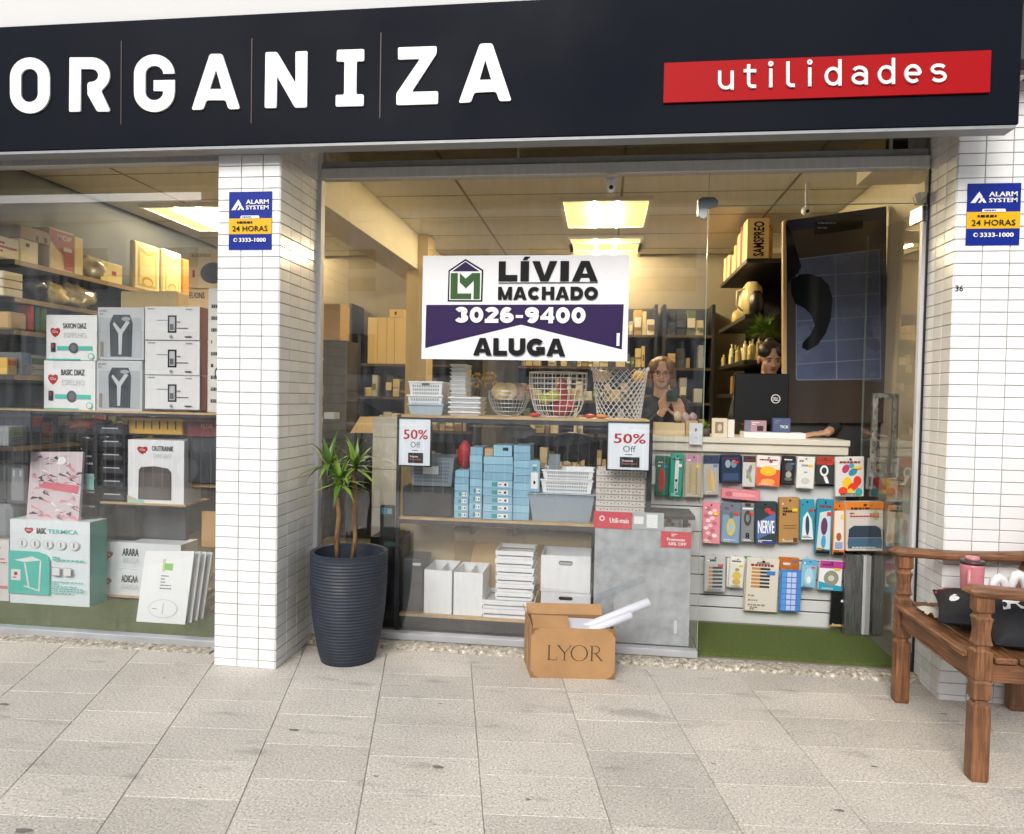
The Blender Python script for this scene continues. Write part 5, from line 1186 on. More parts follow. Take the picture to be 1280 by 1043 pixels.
item('bin_box', 'large white and teal box with a bin drawing, standing on the turf', 'box', (12.5, 651, 112, 783), .16, .16, '#dfe9ee', z0=zt, prints=bigbox, side=pm('#3aa597'))
item('bin_box_behind', 'teal edged box directly behind the large bin box', 'box', (16, 653, 117, 778), .325, .16, '#cfe0e0', z0=zt, side=pm('#3aa597'))
item('pink_box', 'partly visible white box with pink print at the left edge, on the turf', 'box', (-12, 675, 11, 778), .18, .2, '#e7e2e2', z0=zt, prints=lambda b: (b.rect(.1, .2, .95, .25, pm('#d58a8a')), b.lines(.1, .6, .9, .9, 5, pm('#c77'[0:1]+'c87777'), .4)))
item('grey_bowl_box', 'grey moulded tray on top of the box with pink print', 'tray', (-12, 631, 12, 674.5), .19, .18, pm('#8d9398', .3), ch=.03)
for i, (y0, y1) in enumerate(((580, 630.5), (529, 579.5))):
    item('steel_case', ['lower', 'upper'][i]+' grey metal case at the left edge under the long shelf', 'case', (-8, y0, 33, y1), .22, .3, mat('case_metal', '#74787c', .35, .4, var=.1), 'grey metal cases', ch=.012, prints=lambda b: (b.rect(.40, .06, .42, .94, M_dark), b.rect(.55, .1, .92, .9, pm('#8e9296', .3)), b.rect(.6, .7, .66, .85, M_alu), b.rect(.8, .7, .86, .85, M_alu)))
# marble packs leaning
def lean(name, lb, cat, rc, Y0, Y1, th, m, prints=None, group=None, shear=0, z0=None):
    x0, y0, x1, y1 = rc; a, c_ = P(x0, y1, Y0), P(x1, y1, Y0); d, e = P(x0+shear, y0, Y1), P(x1+shear, y0, Y1)
    if z0 is not None: a.z = c_.z = z0
    n_ = (c_-a).cross(d-a).normalized(); 
    if n_.y > 0: n_ = -n_
    b = MB(); fr = [a, c_, e, d]; bk_ = [p-n_*th for p in fr]
    b.hexa(bk_, fr, m) if False else b.add(fr+bk_, [(0, 1, 2, 3), (7, 6, 5, 4), (4, 5, 1, 0), (5, 6, 2, 1), (6, 7, 3, 2), (7, 4, 0, 3)], m)
    b.frame(a, c_-a, d-a, n_); b.h = .001
    if prints: prints(b)
    return b.build(name, label=lb, cat=cat, group=group)
def marble(b):
    q = random.Random(4)
    for i in range(90): u, v = q.uniform(.03, .9), q.uniform(.03, .94); b.pol([(u, v), (u+q.uniform(.06, .22), v+q.uniform(-.06, .06)), (u+q.uniform(0, .1), v+q.uniform(.01, .05))], pm(q.choice(['#6a6068', '#d98a96', '#b9808c', '#efe6ea', '#3f3b44', '#c9b4bc']))) ; b.h -= .00055
    b.pol([(.2, .48), (.95, .40), (.98, .52), (.3, .56)], pm('#c96070')); b.disc(.62, .88, .08, .06, M_white)
zbb = P(60, 650, .2).z
lean('pattern_pack', 'pink and grey patterned pack leaning on the black bags, on the big teal box', 'pack', (33, 565, 98, 649), .18, .24, .02, pm('#cfc2c8', .25), marble, shear=6, z0=zbb+.002)
item('black_bag', 'black glossy packs with silver print behind the patterned pack', 'pack', (99, 547, 121, 649.5), .27, .2, pm('#131418', .15), z0=zbb+.01, ch=.01, prints=lambda b: (b.rect(.1, .35, .85, .55, pm('#7fb0a8', .2)), b.lines(.1, .1, .9, .9, 9, pm('#8d9096', .2), .25, 4)))
for i in range(6):
    y1 = 628-i*16.5; y0 = y1-15
    item('black_tray', nth(i, 6)+' black glossy tray in the stack on the short shelf', 'tray', (118-i*.5, y0, 159-i*.6, y1), .32, .24, pm('#15161a', .2), 'stacked black trays', ch=.008, prints=lambda b: (b.rect(.25, .25, .9, .6, pm('#3c4046', .15)), b.rect(.3, .62, .8, .72, pm('#b0b4b8', .15))))
crumple('black_wrapped_pack', (xl(112, .36, 538), .36, P(112, 552, .36).z+.03), .20, .10, .045, pm('#1b1c20', .12), 'crumpled black film pack lying on the black trays', 'pack', .4)
def heater(b):
    logo(b, .26, .84, .075, .10); b.text('OUTRANK', .43, .83, .82, .91, M_ink, .03); b.text('ORGAN', .45, .72, .78, .79, pm('#c9cdd0')); b.pol([(.19, .06), (.20, .52), (.24, .57), (.48, .59), (.72, .56), (.78, .50), (.78, .06)], pm('#47423f')); b.pol([(.22, .06), (.22, .49), (.75, .48), (.75, .06)], pm('#5a5450')); b.rect(0, 0, .3, .05, pm('#9fc9c0')); b.pol([(.0, .12), (.18, .06), (.0, .05)], pm('#c9b98a'))
item('heater_box', 'white box picturing a grey fabric bin, on the short shelf', 'box', (160, 550.5, 230, 629), .31, .2, '#dfe3e6', z0=zS2, prints=heater)
item('yellow_pack', 'yellow packs with black loops hanging under the long shelf', 'pack', (152, 522, 228, 543), .36, .1, '#d5a83c', ch=.006, prints=lambda b: [b.rect(.1+.13*i, .3, .12+.13*i, .8, M_ink, False) for i in range(7)])
crumple('orange_pack_pile', (xl(105, .34, 528), .40, P(105, 534, .34).z+.02), .14, .06, .035, pm('#a8592a'), 'orange and brown packs piled under the long shelf', 'pack', .6)
item('red_album', 'dark red box under the right end of the long shelf', 'box', (234, 520, 284, 546), .34, .2, '#6d2a24', prints=lambda b: b.text('FLOR', .35, .4, .65, .6, pm('#b89a8a')))
item('grey_stand', 'dark grey stand under the dark red box', 'stand', (234, 547, 284, 604), .36, .2, '#2e3337')
# small table
b = MB(); 
for (q0, q1) in (((238, 616), (290, 606)),): 
    a, c_ = P(*q0, .40), P(*q1, .40); b.box(a.x, c_.x, .40, .70, c_.z-.025, c_.z, M_shelfwood)
b.build('wood_board', label='light wooden board shelf beside the pillar, above the leaning sticks', cat='board')
item('tan_board', 'tan board standing below the wooden board shelf beside the pillar', 'board', (252, 640, 285, 684), .45, .02, '#b58e58')
def ara(t): return lambda b: (logo(b, .15, .5, .18, .075), b.text(t, .33, .5, .52, .78, M_ink, .03), b.text('BRISA', .34, .22, .53, .45, pm('#cdd2d6')))
G3 = 'long white boxes with a red heart logo'
item('fan_box', 'upper long white box with red heart logo on the low shelf', 'box', (118, 679, 226, 712), .36, .2, '#dfe5ea', G3, prints=ara('ARARA'))
item('fan_box', 'lower long white box with red heart logo on the low shelf', 'box', (116, 712.5, 226, 746), .355, .2, '#dfe5ea', G3, prints=ara('ADIGAA'), z0=zS3)
item('dark_crate', 'dark storage bin standing behind the large bin box, under the short shelf', 'bin', (118, 634, 168, 678.5), .42, .2, '#1d1f22', ch=.005)
item('grey_locker', 'grey flat cabinet panel under the short shelf, behind the long boxes', 'panel', (170, 636, 232, 678.5), .50, .04, '#3c4248')
M_bd = pm('#e6eaec', .3)
for i in range(4):
    sh = [0, 9, 17, 25][i]
    lean('bathroom_scale', ['front white glass scale with a green sticker, leaning in the left window', 'second white glass scale in the leaning row, behind the front one', 'third white glass scale in the leaning row', 'rearmost white glass scale in the leaning row'][i], 'scale', (170+sh, 689+i*.5, 231+sh*.9, 796-i*3), -.05+.04*i, .05+.04*i, .008, M_bd if i % 2 == 0 else pm('#cfd6d8', .3), (lambda b: (b.rect(.36, .42, .70, .97, pm('#d8d5bd')), b.rect(.40, .72, .66, .9, pm('#c9c69a')), b.rect(.44, .74, .62, .84, pm('#7cc05c')), b.lines(.40, .46, .66, .68, 5, M_ink, .3), b.disc(.52, .2, .30, .13, pm('#bcc3c8')), b.disc(.52, .2, .285, .122, M_bd), b.rect(.515, .12, .525, .28, M_lg), b.rect(.3, .19, .4, .2, M_lg))) if i == 0 else None, 'white glass scales', shear=12, z0=zt+.001)
for i, (xa, ya, xb, yb) in enumerate(((236, 797, 284, 690), (248, 799, 282, 730), (262, 797, 290, 745))):
    a, c_ = P(xa, ya, .15+.03*i), P(xb, yb, .42); a.z = max(a.z, zt+.012); b = MB(); b.tube([a, c_], .014, mat('raw_wood', '#c9a877', .6, var=.1), 6)
    b.build('wood_stick', label=['longest leaning wooden stick beside the white scales', 'middle leaning wooden stick beside the pillar', 'shortest leaning wooden stick, right against the pillar'][i], cat='stick', group='leaning wooden sticks')
# ================================================================== MAIN WINDOW DISPLAY
YD = .10
DS = thing('display_unit', (xl(630, .3, 650), .28, .03), 'black framed display unit with wooden shelves behind the main window glass', 'display unit')
def dshelf(y, x0, x1, th=.026, dep=.38):
    X0, X1 = xl(x0, YD, y), xl(x1, YD, y); z = P((x0+x1)/2, y, YD).z
    b = MB(); b.box(X0, X1, YD, YD+dep, z-.014, z, M_shelfwood); b.build('shelf', DS)
    b = MB(); b.box(X0, X1, YD+.004, YD+dep, z-.014-th, z-.0145, M_dark); b.build('shelf_frame', DS); return z
zA = dshelf(522, 499, 812); zB = dshelf(651, 499, 744); zC = dshelf(774, 499, 744, .07)
for px in (501, 741):
    X = xl(px, YD, 650)
    for y in (YD+.38,):
        b = MB(); b.box(X-.012, X+.012, y, y+.024, .03, zA-.041, M_dark); b.build('upright', DS)
X = xl(499.5, YD, 650); b = MB(); b.box(X-.022, X-.001, YD-.01, YD+.014, .03, zA, M_dark); b.build('upright', DS)
X = xl(811, YD, 600); b = MB(); b.box(X-.012, X+.016, YD-.01, YD+.03, P(811, 645, YD).z, zA-.041, M_dark); b.build('upright', DS)
M_wp = mat('white_polymer', '#e3e7ea', .35, var=.03); M_bp = mat('pale_blue_polymer', '#a9bccb', .4, var=.03)
def openbox(b, X0, X1, Y0, Y1, Z0, Z1, m, t=.004, taper=.0, bottom=True):
    tx = (X1-X0)*taper; ty = (Y1-Y0)*taper
    def rg(x, y, z): return [(X0+x+(0), Y0+y, z), (X1-x, Y0+y, z), (X1-x, Y1-y, z), (X0+x, Y1-y, z)]
    O0, O1 = rg(tx, ty, Z0), rg(0, 0, Z1); I1, I0 = rg(t, t, Z1), rg(tx+t, ty+t, Z0+t)
    v = O0+O1+I1+I0; fs = [(3, 2, 1, 0)]+[(i, (i+1) % 4, 4+(i+1) % 4, 4+i) for i in range(4)]+[(4+i, 4+(i+1) % 4, 8+(i+1) % 4, 8+i) for i in range(4)]+[(8+i, 8+(i+1) % 4, 12+(i+1) % 4, 12+i) for i in range(4)]+[(12, 13, 14, 15)]
    return b.add(v, fs, m)
def basket(name, lb, cat, rc, Y, dep, m, z0, group=None, taper=.06, rim=True, slots=0, handle=False, label_=None, holes=None):
    x0, y0, x1, y1 = rc; ym = (y0+y1)/2; X0, X1 = xl(x0, Y, ym), xl(x1, Y, ym); Z1 = P((x0+x1)/2, y0, Y).z; Z0 = z0
    b = MB(); openbox(b, X0, X1, Y, Y+dep, Z0, Z1, m, .004, taper)
    if rim: b.box(X0-.004, X1+.004, Y-.005, Y-.0005, Z1-.009, Z1+.001, m, .001); b.box(X0-.004, X1+.004, Y+dep+.0005, Y+dep+.005, Z1-.009, Z1+.001, m, .001)
    b.frame((X0, Y, Z0), (X1-X0, 0, 0), (0, 0, Z1-Z0), Vector((0, -1, 0)))
    if slots:
        dk = pm('#8c949a', .6)
        r, c = slots; b.O = Vector((X0, Y+dep*0, Z0)); b.h = .001
        for i in range(r):
            for j in range(c):
                u = .08+.84*(j+.5)/c; v = .10+.75*(i+.5)/r; tb = (1-v)*taper; uu = .5+(u-.5)*(1-2*tb)
                b.h = .0012-dep*tb
                b.rect(uu-.3*.84/c, v-.3*.75/r, uu+.3*.84/c, v+.3*.75/r, holes or dk, False)
    if handle: b.h = .002; b.pol([(.38+.24*x, .80+.10*y) for x, y in ((0, .2), (.1, 0), (.9, 0), (1, .2), (1, .8), (.9, 1), (.1, 1), (0, .8))], pm('#50565c'))
    return b.build(name, label=lb, cat=cat, group=group)
# top shelf
for i in range(3):
    ya_, yb_ = 510-i*13, 521-i*13; zz = zA+.001+.042*i
    if i == 2: basket('mesh_basket', 'white mesh basket with a handle hole, topmost of its stack on the top shelf', 'basket', (511, 477, 553, 500), .14, .22, M_wp, zz, 'white mesh baskets on the top shelf', slots=(4, 12), handle=True)
    else: basket('mesh_basket', ['bottom', 'second'][i]+' white basket in the mesh basket stack, left end of the top shelf', 'basket', (510-i, 505-i*11, 554-i, 512), .14, .22, M_wp if i else M_bp, zz, 'white mesh baskets on the top shelf', slots=(2, 12) if i else 0)
zq = zA+.001
n1 = 4; h1 = (P(580, 496, .14).z-zA)/n1
for i in range(n1):
    X0, X1 = xl(561, .14, 510), xl(600, .14, 510); b = MB(); openbox(b, X0, X1, .14, .38, zq+i*h1, zq+(i+1)*h1-.002, M_wp, .004, .05); b.box(X0-.004, X1+.004, .135, .1395, zq+(i+1)*h1-.012, zq+(i+1)*h1-.003, M_wp)
    b.build('organiser_tray', label='%s wide white tray in the low stack on the top shelf' % nth(i, n1), cat='tray', group='wide white trays')
zq += n1*h1; n2 = 8; h2 = (P(572, 455, .16).z-zq)/n2
for i in range(n2):
    X0, X1 = xl(563, .16, 475), xl(582, .16, 475); b = MB(); openbox(b, X0, X1, .16, .36, zq+i*h2, zq+(i+1)*h2-.0015, M_wp, .003, .06); b.box(X0-.003, X1+.003, .156, .1595, zq+(i+1)*h2-.007, zq+(i+1)*h2-.002, M_wp)
    b.build('slim_tray', label='%s narrow white tray in the tall stack on the wide trays' % nth(i, n2), cat='tray', group='narrow white trays')
M_wire = mat('white_wire', '#dfe2e2', .35); M_wireg = mat('grey_wire', '#b5bcbf', .35, .3)
def wire_basket(name, lb, rc, Y, z0, m, nv=22, nh=7, r=.0021, r0=.55, sq=1.0, flare=1.0):
    x0, y0, x1, y1 = rc; cx_ = (xl(x0, Y, y0)+xl(x1, Y, y0))/2; rx = (xl(x1, Y, y0)-xl(x0, Y, y0))/2; H = P((x0+x1)/2, y0, Y).z-z0; cy_ = Y+rx*.02
    t = thing(name, (cx_, cy_, z0), lb, 'basket')
    def rad(t_): return rx*(r0+(1-r0)*min(1, (t_*1.5))**.5*flare if t_ < 1 else 1)
    b = MB()
    for j in range(nv):
        a = 2*math.pi*j/nv; pts = []
        for k in range(8): t_ = k/7; q = rad(t_); pts.append((cx_+q*math.cos(a), cy_+q*math.sin(a)*.85, z0+.003+H*t_))
        b.tube(pts, r, m, 4, cap=False)
    b.build('upright_wires', t, kind='stuff'); b = MB()
    for k in range(nh+1):
        t_ = k/nh; q = rad(t_); b.tube([(cx_+q*math.cos(2*math.pi*j/24), cy_+q*math.sin(2*math.pi*j/24)*.85, z0+.003+H*t_) for j in range(24)], r*(1.7 if k == nh else 1), m, 4, closed=True)
    b.build('ring_wires', t, kind='stuff')
    return cx_, cy_, rx, H
YB_ = .30
b0 = wire_basket('wire_bowl', 'small round white wire bowl holding cream plates, left of the big wire basket', (611, 490, 661, 522), YB_, zA+.002, M_wireg, 30, 6, .0016, .45)
for k in range(3):
    b = MB(); dx = (-.045, .0, .05)[k]; cc = Vector((b0[0]+dx, b0[1]-.02+.02*k, zA+b0[3]+.0)); pts = []
    b.lathe([(.001, 0), (.035, .003), (.055, .012), (.056, .015), (.001, .006)], 0, 0, [pm('#e2c88c', .3), pm('#ead9ae', .3), pm('#c9a7a0', .3)][k], 20)
    rot = Matrix.Rotation(1.2, 3, 'X'); b.v = [tuple(rot @ Vector(v)+cc) for v in b.v]
    b.build('plate', smooth=True, label=['leftmost cream plate standing in the small wire bowl', 'middle cream plate standing in the small wire bowl', 'pinkish plate at the right of the small wire bowl'][k], cat='plate')
b1 = wire_basket('wire_basket', 'large round white wire basket with a red bottle inside, on the top shelf', (662, 467, 734, 522), YB_, zA+.002, M_wire, 22, 8, .0024, .62)
b = MB(); cx_, cy_ = b1[0], b1[1]
for ring, (zz_, q) in enumerate(((.35, .96), (.55, 1.0))): pass
b = MB(); b.lathe([(.001, zA+.01), (.04, zA+.012), (.045, zA+.10), (.038, zA+.17), (.022, zA+.20), (.02, zA+.235), (.001, zA+.24)], cx_+.02, cy_+.02, pm('#b02a28', .3), 18); b.build('red_bottle', smooth=True, label='red bottle standing inside the large white wire basket', cat='bottle')
for k, (dx, dz, c) in enumerate(((-.07, .11, '#b5b83a'), (-.02, .13, '#c4c24a'), (.07, .07, '#a9352c'))):
    b = MB(); b.ball((cx_+dx, cy_-.03, zA+dz), .04, .04, .036, pm(c, .4), 14, 10); b.build('lime_fruit' if k < 2 else 'red_apple', smooth=True, label=['left green lime ornament in the large wire basket', 'second green lime ornament, beside the red bottle', 'red apple ornament low in the large wire basket'][k], cat='fruit')
# woven net basket: zigzag rows
x0p, x1p = 738, 811; Yn = .28; cx_ = (xl(x0p, Yn, 490)+xl(x1p, Yn, 490))/2; rx = (xl(x1p, Yn, 490)-xl(x0p, Yn, 490))/2; H = P(775, 461, Yn).z-zA-.004
t = thing('woven_basket', (cx_, Yn, zA), 'tall white woven zigzag wire basket at the right end of the top shelf', 'basket'); b = MB(); rows = 13
for k in range(rows):
    pts = []; n = 52
    for j in range(n):
        a = 2*math.pi*j/n; tt = (k+.5)/rows; q = rx*(.74+.22*tt+(.04 if k == rows-1 else 0)); z = zA+.004+H*(tt+(.5 if (j+k) % 2 else -.5)*.85/rows)+.01*math.cos(2*a)*tt
        pts.append((cx_+q*math.cos(a), Yn+q*.8*math.sin(a), z))
    b.tube(pts, .0026, M_wire, 4, closed=True)
b.build('weave', t, kind='stuff')
for k, (px, py, c, nm) in enumerate(((752, 466, '#e0c289', 'bun'), (799, 467, '#e4b52c', 'lemon'), (660, 470, '#e0c050', 'x'))):
    if k == 2: continue
    p = P(px, py, Yn); b = MB(); b.ball((p.x, Yn, p.z-.02), .055 if k == 0 else .045, .045, .035, pm(c, .5), 18, 12, .15); b.build(nm+'_ornament', smooth=True, label=['cream bread ornament in the woven basket', 'yellow lemon ornament in the woven basket'][k], cat='ornament')
for k, (px, py, c) in enumerate(((668, 519, '#c8301f'), (737, 517, '#c8301f'), (752, 519, '#d98a2e'))):
    p = P(px, py, .16); b = MB(); b.ball((p.x+.0, .16+.03, zA+.014), .035, .03, .013, pm(c, .4), 14, 8); b.build('small_dish', smooth=True, label=['red dish lying between the two wire baskets', 'red dish lying under the woven basket edge', 'orange dish under the woven basket'][k], cat='dish')
# yellow flowers
fb = MB(); q = random.Random(5)
for i in range(90):
    p = P(q.uniform(583, 622), q.uniform(466, 484), .36+q.uniform(0, .08)); u_ = Vector((q.uniform(-1, 1), q.uniform(-.5, .5), q.uniform(-1, 1))).normalized()*.014; v_ = u_.orthogonal().normalized()*.007
    fb.add([p-u_, p+v_, p+u_, p-v_], [(0, 1, 2, 3)], pm(q.choice(['#e0b424', '#d9a21c', '#8a9a3a']), .6))
for i in range(14): p = P(q.uniform(585, 620), 478, .39); fb.tube([(p.x, p.y, zA+.02), (p.x+q.uniform(-.02, .02), p.y, p.z)], .0015, pm('#8a7a4a'), 4)
fb.build('dried_flowers', label='yellow dried flowers behind the white tray stacks', cat='flowers', kind='stuff')
crumple('raffia_bundle', (xl(593, .34, 505), .36, zA+.055), .07, .05, .05, pm('#c0975a', .7), 'tan raffia bundle behind the wide white trays', 'bundle', .6)
# second shelf
M_gb = mat('grey_blue_plastic', '#77858f', .45, var=.05)
item('storage_box', 'dark charcoal lidded storage box at the left of the second shelf', 'box', (503, 609, 566, 650), .13, .3, mat('charcoal_plastic', '#2e3032', .45), z0=zB+.001, ch=.008, prints=lambda b: (b.rect(.35, .78, .65, .82, pm('#45484c', .4))))
basket('laundry_basket', 'grey blue perforated basket with a white tag on the charcoal box', 'basket', (511, 572, 567, 606), .14, .26, M_gb, P(535, 608.5, .13).z+.002, slots=(6, 16), holes=pm('#566470', .5))
item('price_tag', 'white price tag on the grey blue basket', 'tag', (529, 583, 548, 593), .133, .002, '#dfe3e6')
crumple('red_bag', (xl(580, .22, 570), .24, P(580, 570, .2).z), .045, .04, .085, pm('#a02028', .5), 'red fabric bag standing on the left column of blue boxes', 'bag', .25)
LB = ['#86b3cb', '#8fbdd3', '#7fabc4']
def bluecol(nm, x0, x1, ytop, n, Y, dep, prefix, plain=0, ybot=650):
    z0 = zB+.001; zt_ = P((x0+x1)/2, ytop, Y).z; h = (zt_-z0)/n; X0, X1 = xl(x0, Y, (ytop+ybot)/2), xl(x1, Y, (ytop+ybot)/2)
    for i in range(n):
        j = R.uniform(-.002, .002); b = MB(); b.box(X0+j, X1+j, Y+abs(j)*2, Y+dep, z0+i*h, z0+(i+1)*h-.0015, pm(LB[i % 3], .5), .0015)
        b.frame((X0+j, Y+abs(j)*2, z0+i*h), (X1-X0, 0, 0), (0, 0, h-.0015), Vector((0, -1, 0)))
        if i < n-plain: b.rect(.30, .22, .50, .78, pm('#1f8f93')); b.rect(.50, .22, .86, .78, M_white); b.rect(.72, .35, .80, .65, M_ink); b.lines(.53, .35, .7, .65, 1, pm('#3a6d78'), .6)
        b.build('blue_box', label='%s pale blue box in the %s' % (nth(i, n), prefix), cat='box', group='stacked pale blue boxes')
bluecol('a', 568, 585.5, 588, 7, .13, .2, 'leftmost column of blue boxes', 3)
bluecol('b', 587, 602.5, 559, 9, .14, .2, 'second column of blue boxes', 5)
bluecol('c', 604, 640.5, 571, 8, .12, .24, 'widest column of blue boxes', 3)
bluecol('d', 641.5, 662, 557, 10, .14, .22, 'rightmost column of blue boxes', 10)
zc_ = P(622, 571, .12).z+.001
item('blue_box', 'small pale blue box with a dark slot lying on the widest blue column', 'box', (617, 557, 640, 570), .15, .2, LB[1], z0=zc_, prints=lambda b: b.rect(.5, .5, .8, .8, M_ink))
item('kraft_bag', 'small brown kraft pack beside the slotted blue box, on the widest column', 'pack', (606, 561, 616, 570), .15, .1, '#b99468', z0=zc_)
item('hook_box', 'blue box with a white hook label standing on the grey translucent bin', 'box', (662, 576, 674.5, 612), .13, .05, '#86b0c6', prints=lambda b: (b.rect(.15, .1, .85, .62, M_white), b.disc(.5, .3, .12, .06, M_ink, 10), b.rect(.3, .68, .7, .8, pm('#2a98a4')), b.rect(.3, .82, .7, .88, M_white)), z0=P(700, 617, .13).z+.004)
b = MB(); X0, X1 = xl(660, .13, 634), xl(743, .13, 634); zt1 = P(700, 618, .13).z; openbox(b, X0, X1, .13, .40, zB+.001, zt1, mat('translucent_bin', '#9dadb9', .3, tr=.25), .004, .07)
b.box(X0-.008, X1+.008, .122, .408, zt1-.002, zt1+.003, pm('#b5c3ce', .3), .002); b.build('translucent_bin', label='grey translucent lidded bin at the right of the second shelf', cat='bin')
for i in range(2):
    y = .145; X0, X1 = xl(675, y, 600), xl(742, y, 600); z0_ = zt1+.005+i*.0; hh_ = P(700, 588, y).z-z0_
basket('perforated_basket', 'lower white perforated basket on the translucent bin', 'basket', (676, 600, 741, 614), .14, .24, M_wp, zt1+.005, 'white perforated baskets', slots=(3, 18), taper=.04)
basket('perforated_basket', 'upper white perforated basket nested in the lower one on the translucent bin', 'basket', (678, 588, 742, 600), .142, .24, M_wp, P(708, 600, .14).z+.003, 'white perforated baskets', slots=(2, 20), taper=.03)
item('grey_folder', 'small grey card folder standing behind the perforated baskets', 'folder', (686, 568, 700, 590), .30, .03, '#7e8a90', z0=P(700, 600, .3).z)
item('folder_stand', 'dark bin behind the perforated baskets, carrying the grey folder', 'bin', (672, 592, 735, 640), .44, .05, '#2a2e33')
M_cr = mat('cream_plastic', '#cfcbc3', .5, var=.03); zgb = P(775, 641, .14).z
for i in range(7):
    y1 = 641-i*7.6; z0_ = zgb+i*(P(775, 588, .14).z-zgb)/7; z1_ = z0_+(P(775, 588, .14).z-zgb)/7-.002
    X0, X1 = xl(745, .14, 615), xl(806, .14, 615); b = MB(); openbox(b, X0, X1, .14, .36, z0_, z1_, M_cr, .003, .0)
    b.frame((X0, .14, z0_), (X1-X0, 0, 0), (0, 0, z1_-z0_), Vector((0, -1, 0)))
    for k in range(12): u = .06+.88*(k+.5)/12; b.disc(u, .62 if (i+k) % 2 else .5, .014, .10, M_dark, 6)
    b.rect(0, 0, 1, .08, pm('#8f8b84'))
    b.build('perforated_box', label='%s cream perforated box in the stack under the right half price poster' % nth(i, 7), cat='box', group='cream perforated boxes')
b = MB(); b.box(xl(742, .14, 645), xl(868, .14, 645), .10, .40, zgb-.02, zgb-.001, M_dark); b.box(xl(746, .14, 645), xl(752, .14, 645), .30, .33, .03, zgb-.021, M_dark); b.box(xl(858, .14, 645), xl(864, .14, 645), .30, .33, .03, zgb-.021, M_dark); b.build('side_stand', label='dark stand behind the grey board carrying the cream perforated boxes', cat='stand')
# third shelf
item('grey_case', 'dark grey slanted case at the left end of the lowest shelf', 'case', (503, 699, 528, 773), .14, .22, mat('dark_grey_plastic', '#45484b', .45), z0=zC+.001, ch=.006, prints=lambda b: b.rect(.5, .88, .9, .93, pm('#b8bcc0')))
for i, (a, c_, y0) in enumerate(((530, 564.5, 713), (567, 603, 716))):
    X0, X1 = xl(a, .13, 745), xl(c_, .13, 745); z1_ = P((a+c_)/2, y0, .13).z; b = MB(); openbox(b, X0, X1, .13, .40, zC+.001, z1_, M_wp, .005, .0)
    b.box((X0+X1)/2-.002, (X0+X1)/2+.002, .136, .394, zC+.006, z1_-.012, M_wp)
    b.build('desk_organiser', label=['left', 'right'][i]+' pale open organiser of the pair on the lowest shelf', cat='organiser', group='pale open organisers')
zq = zC+.001
def crate(X0, X1, Y0, Y1, z0, z1, lb, slots=True):
    b = MB(); h = z1-z0
    b.box(X0+.008, X1-.008, Y0, Y1, z0, z0+h*.3, M_wp); b.box(X0, X1, Y0, Y0+.008, z0+h*.45, z1, M_wp, .002); b.box(X0, X1, Y1-.008, Y1, z0+h*.45, z1, M_wp, .002)
    b.box(X0, X0+.008, Y0+.0085, Y1-.0085, z0+h*.45, z1, M_wp); b.box(X1-.008, X1, Y0+.0085, Y1-.0085, z0+h*.45, z1, M_wp)
    for x in (X0+.003, X1-.012): b.box(x, x+.009, Y0+.002, Y0+.011, z0+h*.3, z0+h*.46, M_wp)
    for x in (X0+.003, X1-.012): b.box(x, x+.009, Y1-.011, Y1-.002, z0+h*.3, z0+h*.46, M_wp)
    b.build('stacking_crate', label=lb, cat='crate', group='white slatted stacking crates')
X0, X1 = xl(602, .12, 765), xl(668, .12, 765); h_ = (P(636, 751, .12).z-zq)/2
for i in range(2): crate(X0, X1, .12, .40, zq+i*h_, zq+(i+1)*h_-.003, ['bottom', 'upper'][i]+' wide white slatted crate on the lowest shelf')
zq += 2*h_; X0, X1 = xl(619, .13, 715), xl(667, .13, 715); n_ = 6; h_ = (P(642, 689, .13).z-zq)/n_
for i in range(n_): 
    j = R.uniform(-.004, .004); crate(X0+j, X1+j, .13, .36, zq+i*h_, zq+(i+1)*h_-.002, '%s narrow white slatted crate in the stack on the wide crates' % nth(i, n_))
for i, (y0, y1) in enumerate(((741, 774), (695, 740))):
    X0, X1 = xl(676, .12, (y0+y1)/2), xl(738, .12, (y0+y1)/2); z0_ = zC+.001 if i == 0 else zlast+.002; z1_ = P(706, y0, .12).z; zlast = z1_
    b = MB(); openbox(b, X0, X1, .12, .38, z0_, z1_, M_wp, .006, .0); b.frame((X0, .12, z0_), (X1-X0, 0, 0), (0, 0, z1_-z0_), Vector((0, -1, 0)))
    b.pol([(.36+.28*x, .74+.12*y) for x, y in ((0, .3), (.08, 0), (.92, 0), (1, .3), (1, .7), (.92, 1), (.08, 1), (0, .7))], pm('#50545a' if i else '#1c1e22')); b.pol([(.375+.25*x, .76+.06*y) for x, y in ((0, 0), (1, 0), (1, 1), (0, 1))], pm('#a8acae' if i else '#0c0d10'))
    b.build('toy_box', label=['lower', 'upper'][i]+' white storage box with handle slot, right end of the lowest shelf', cat='box', group='white storage boxes with handle slots')
# leaning kraft sheets behind
lean('kraft_sheet', 'curved tan card sheet standing behind the pale organisers', 'sheet', (508, 656, 568, 770), .42, .45, .004, pm('#b9a888'), shear=0, z0=zC+.002)
lean('kraft_sheet', 'folded tan kraft sheet behind the white crates', 'sheet', (578, 674, 622, 772), .41, .44, .004, pm('#c2a676'), shear=16, z0=zC+.002)
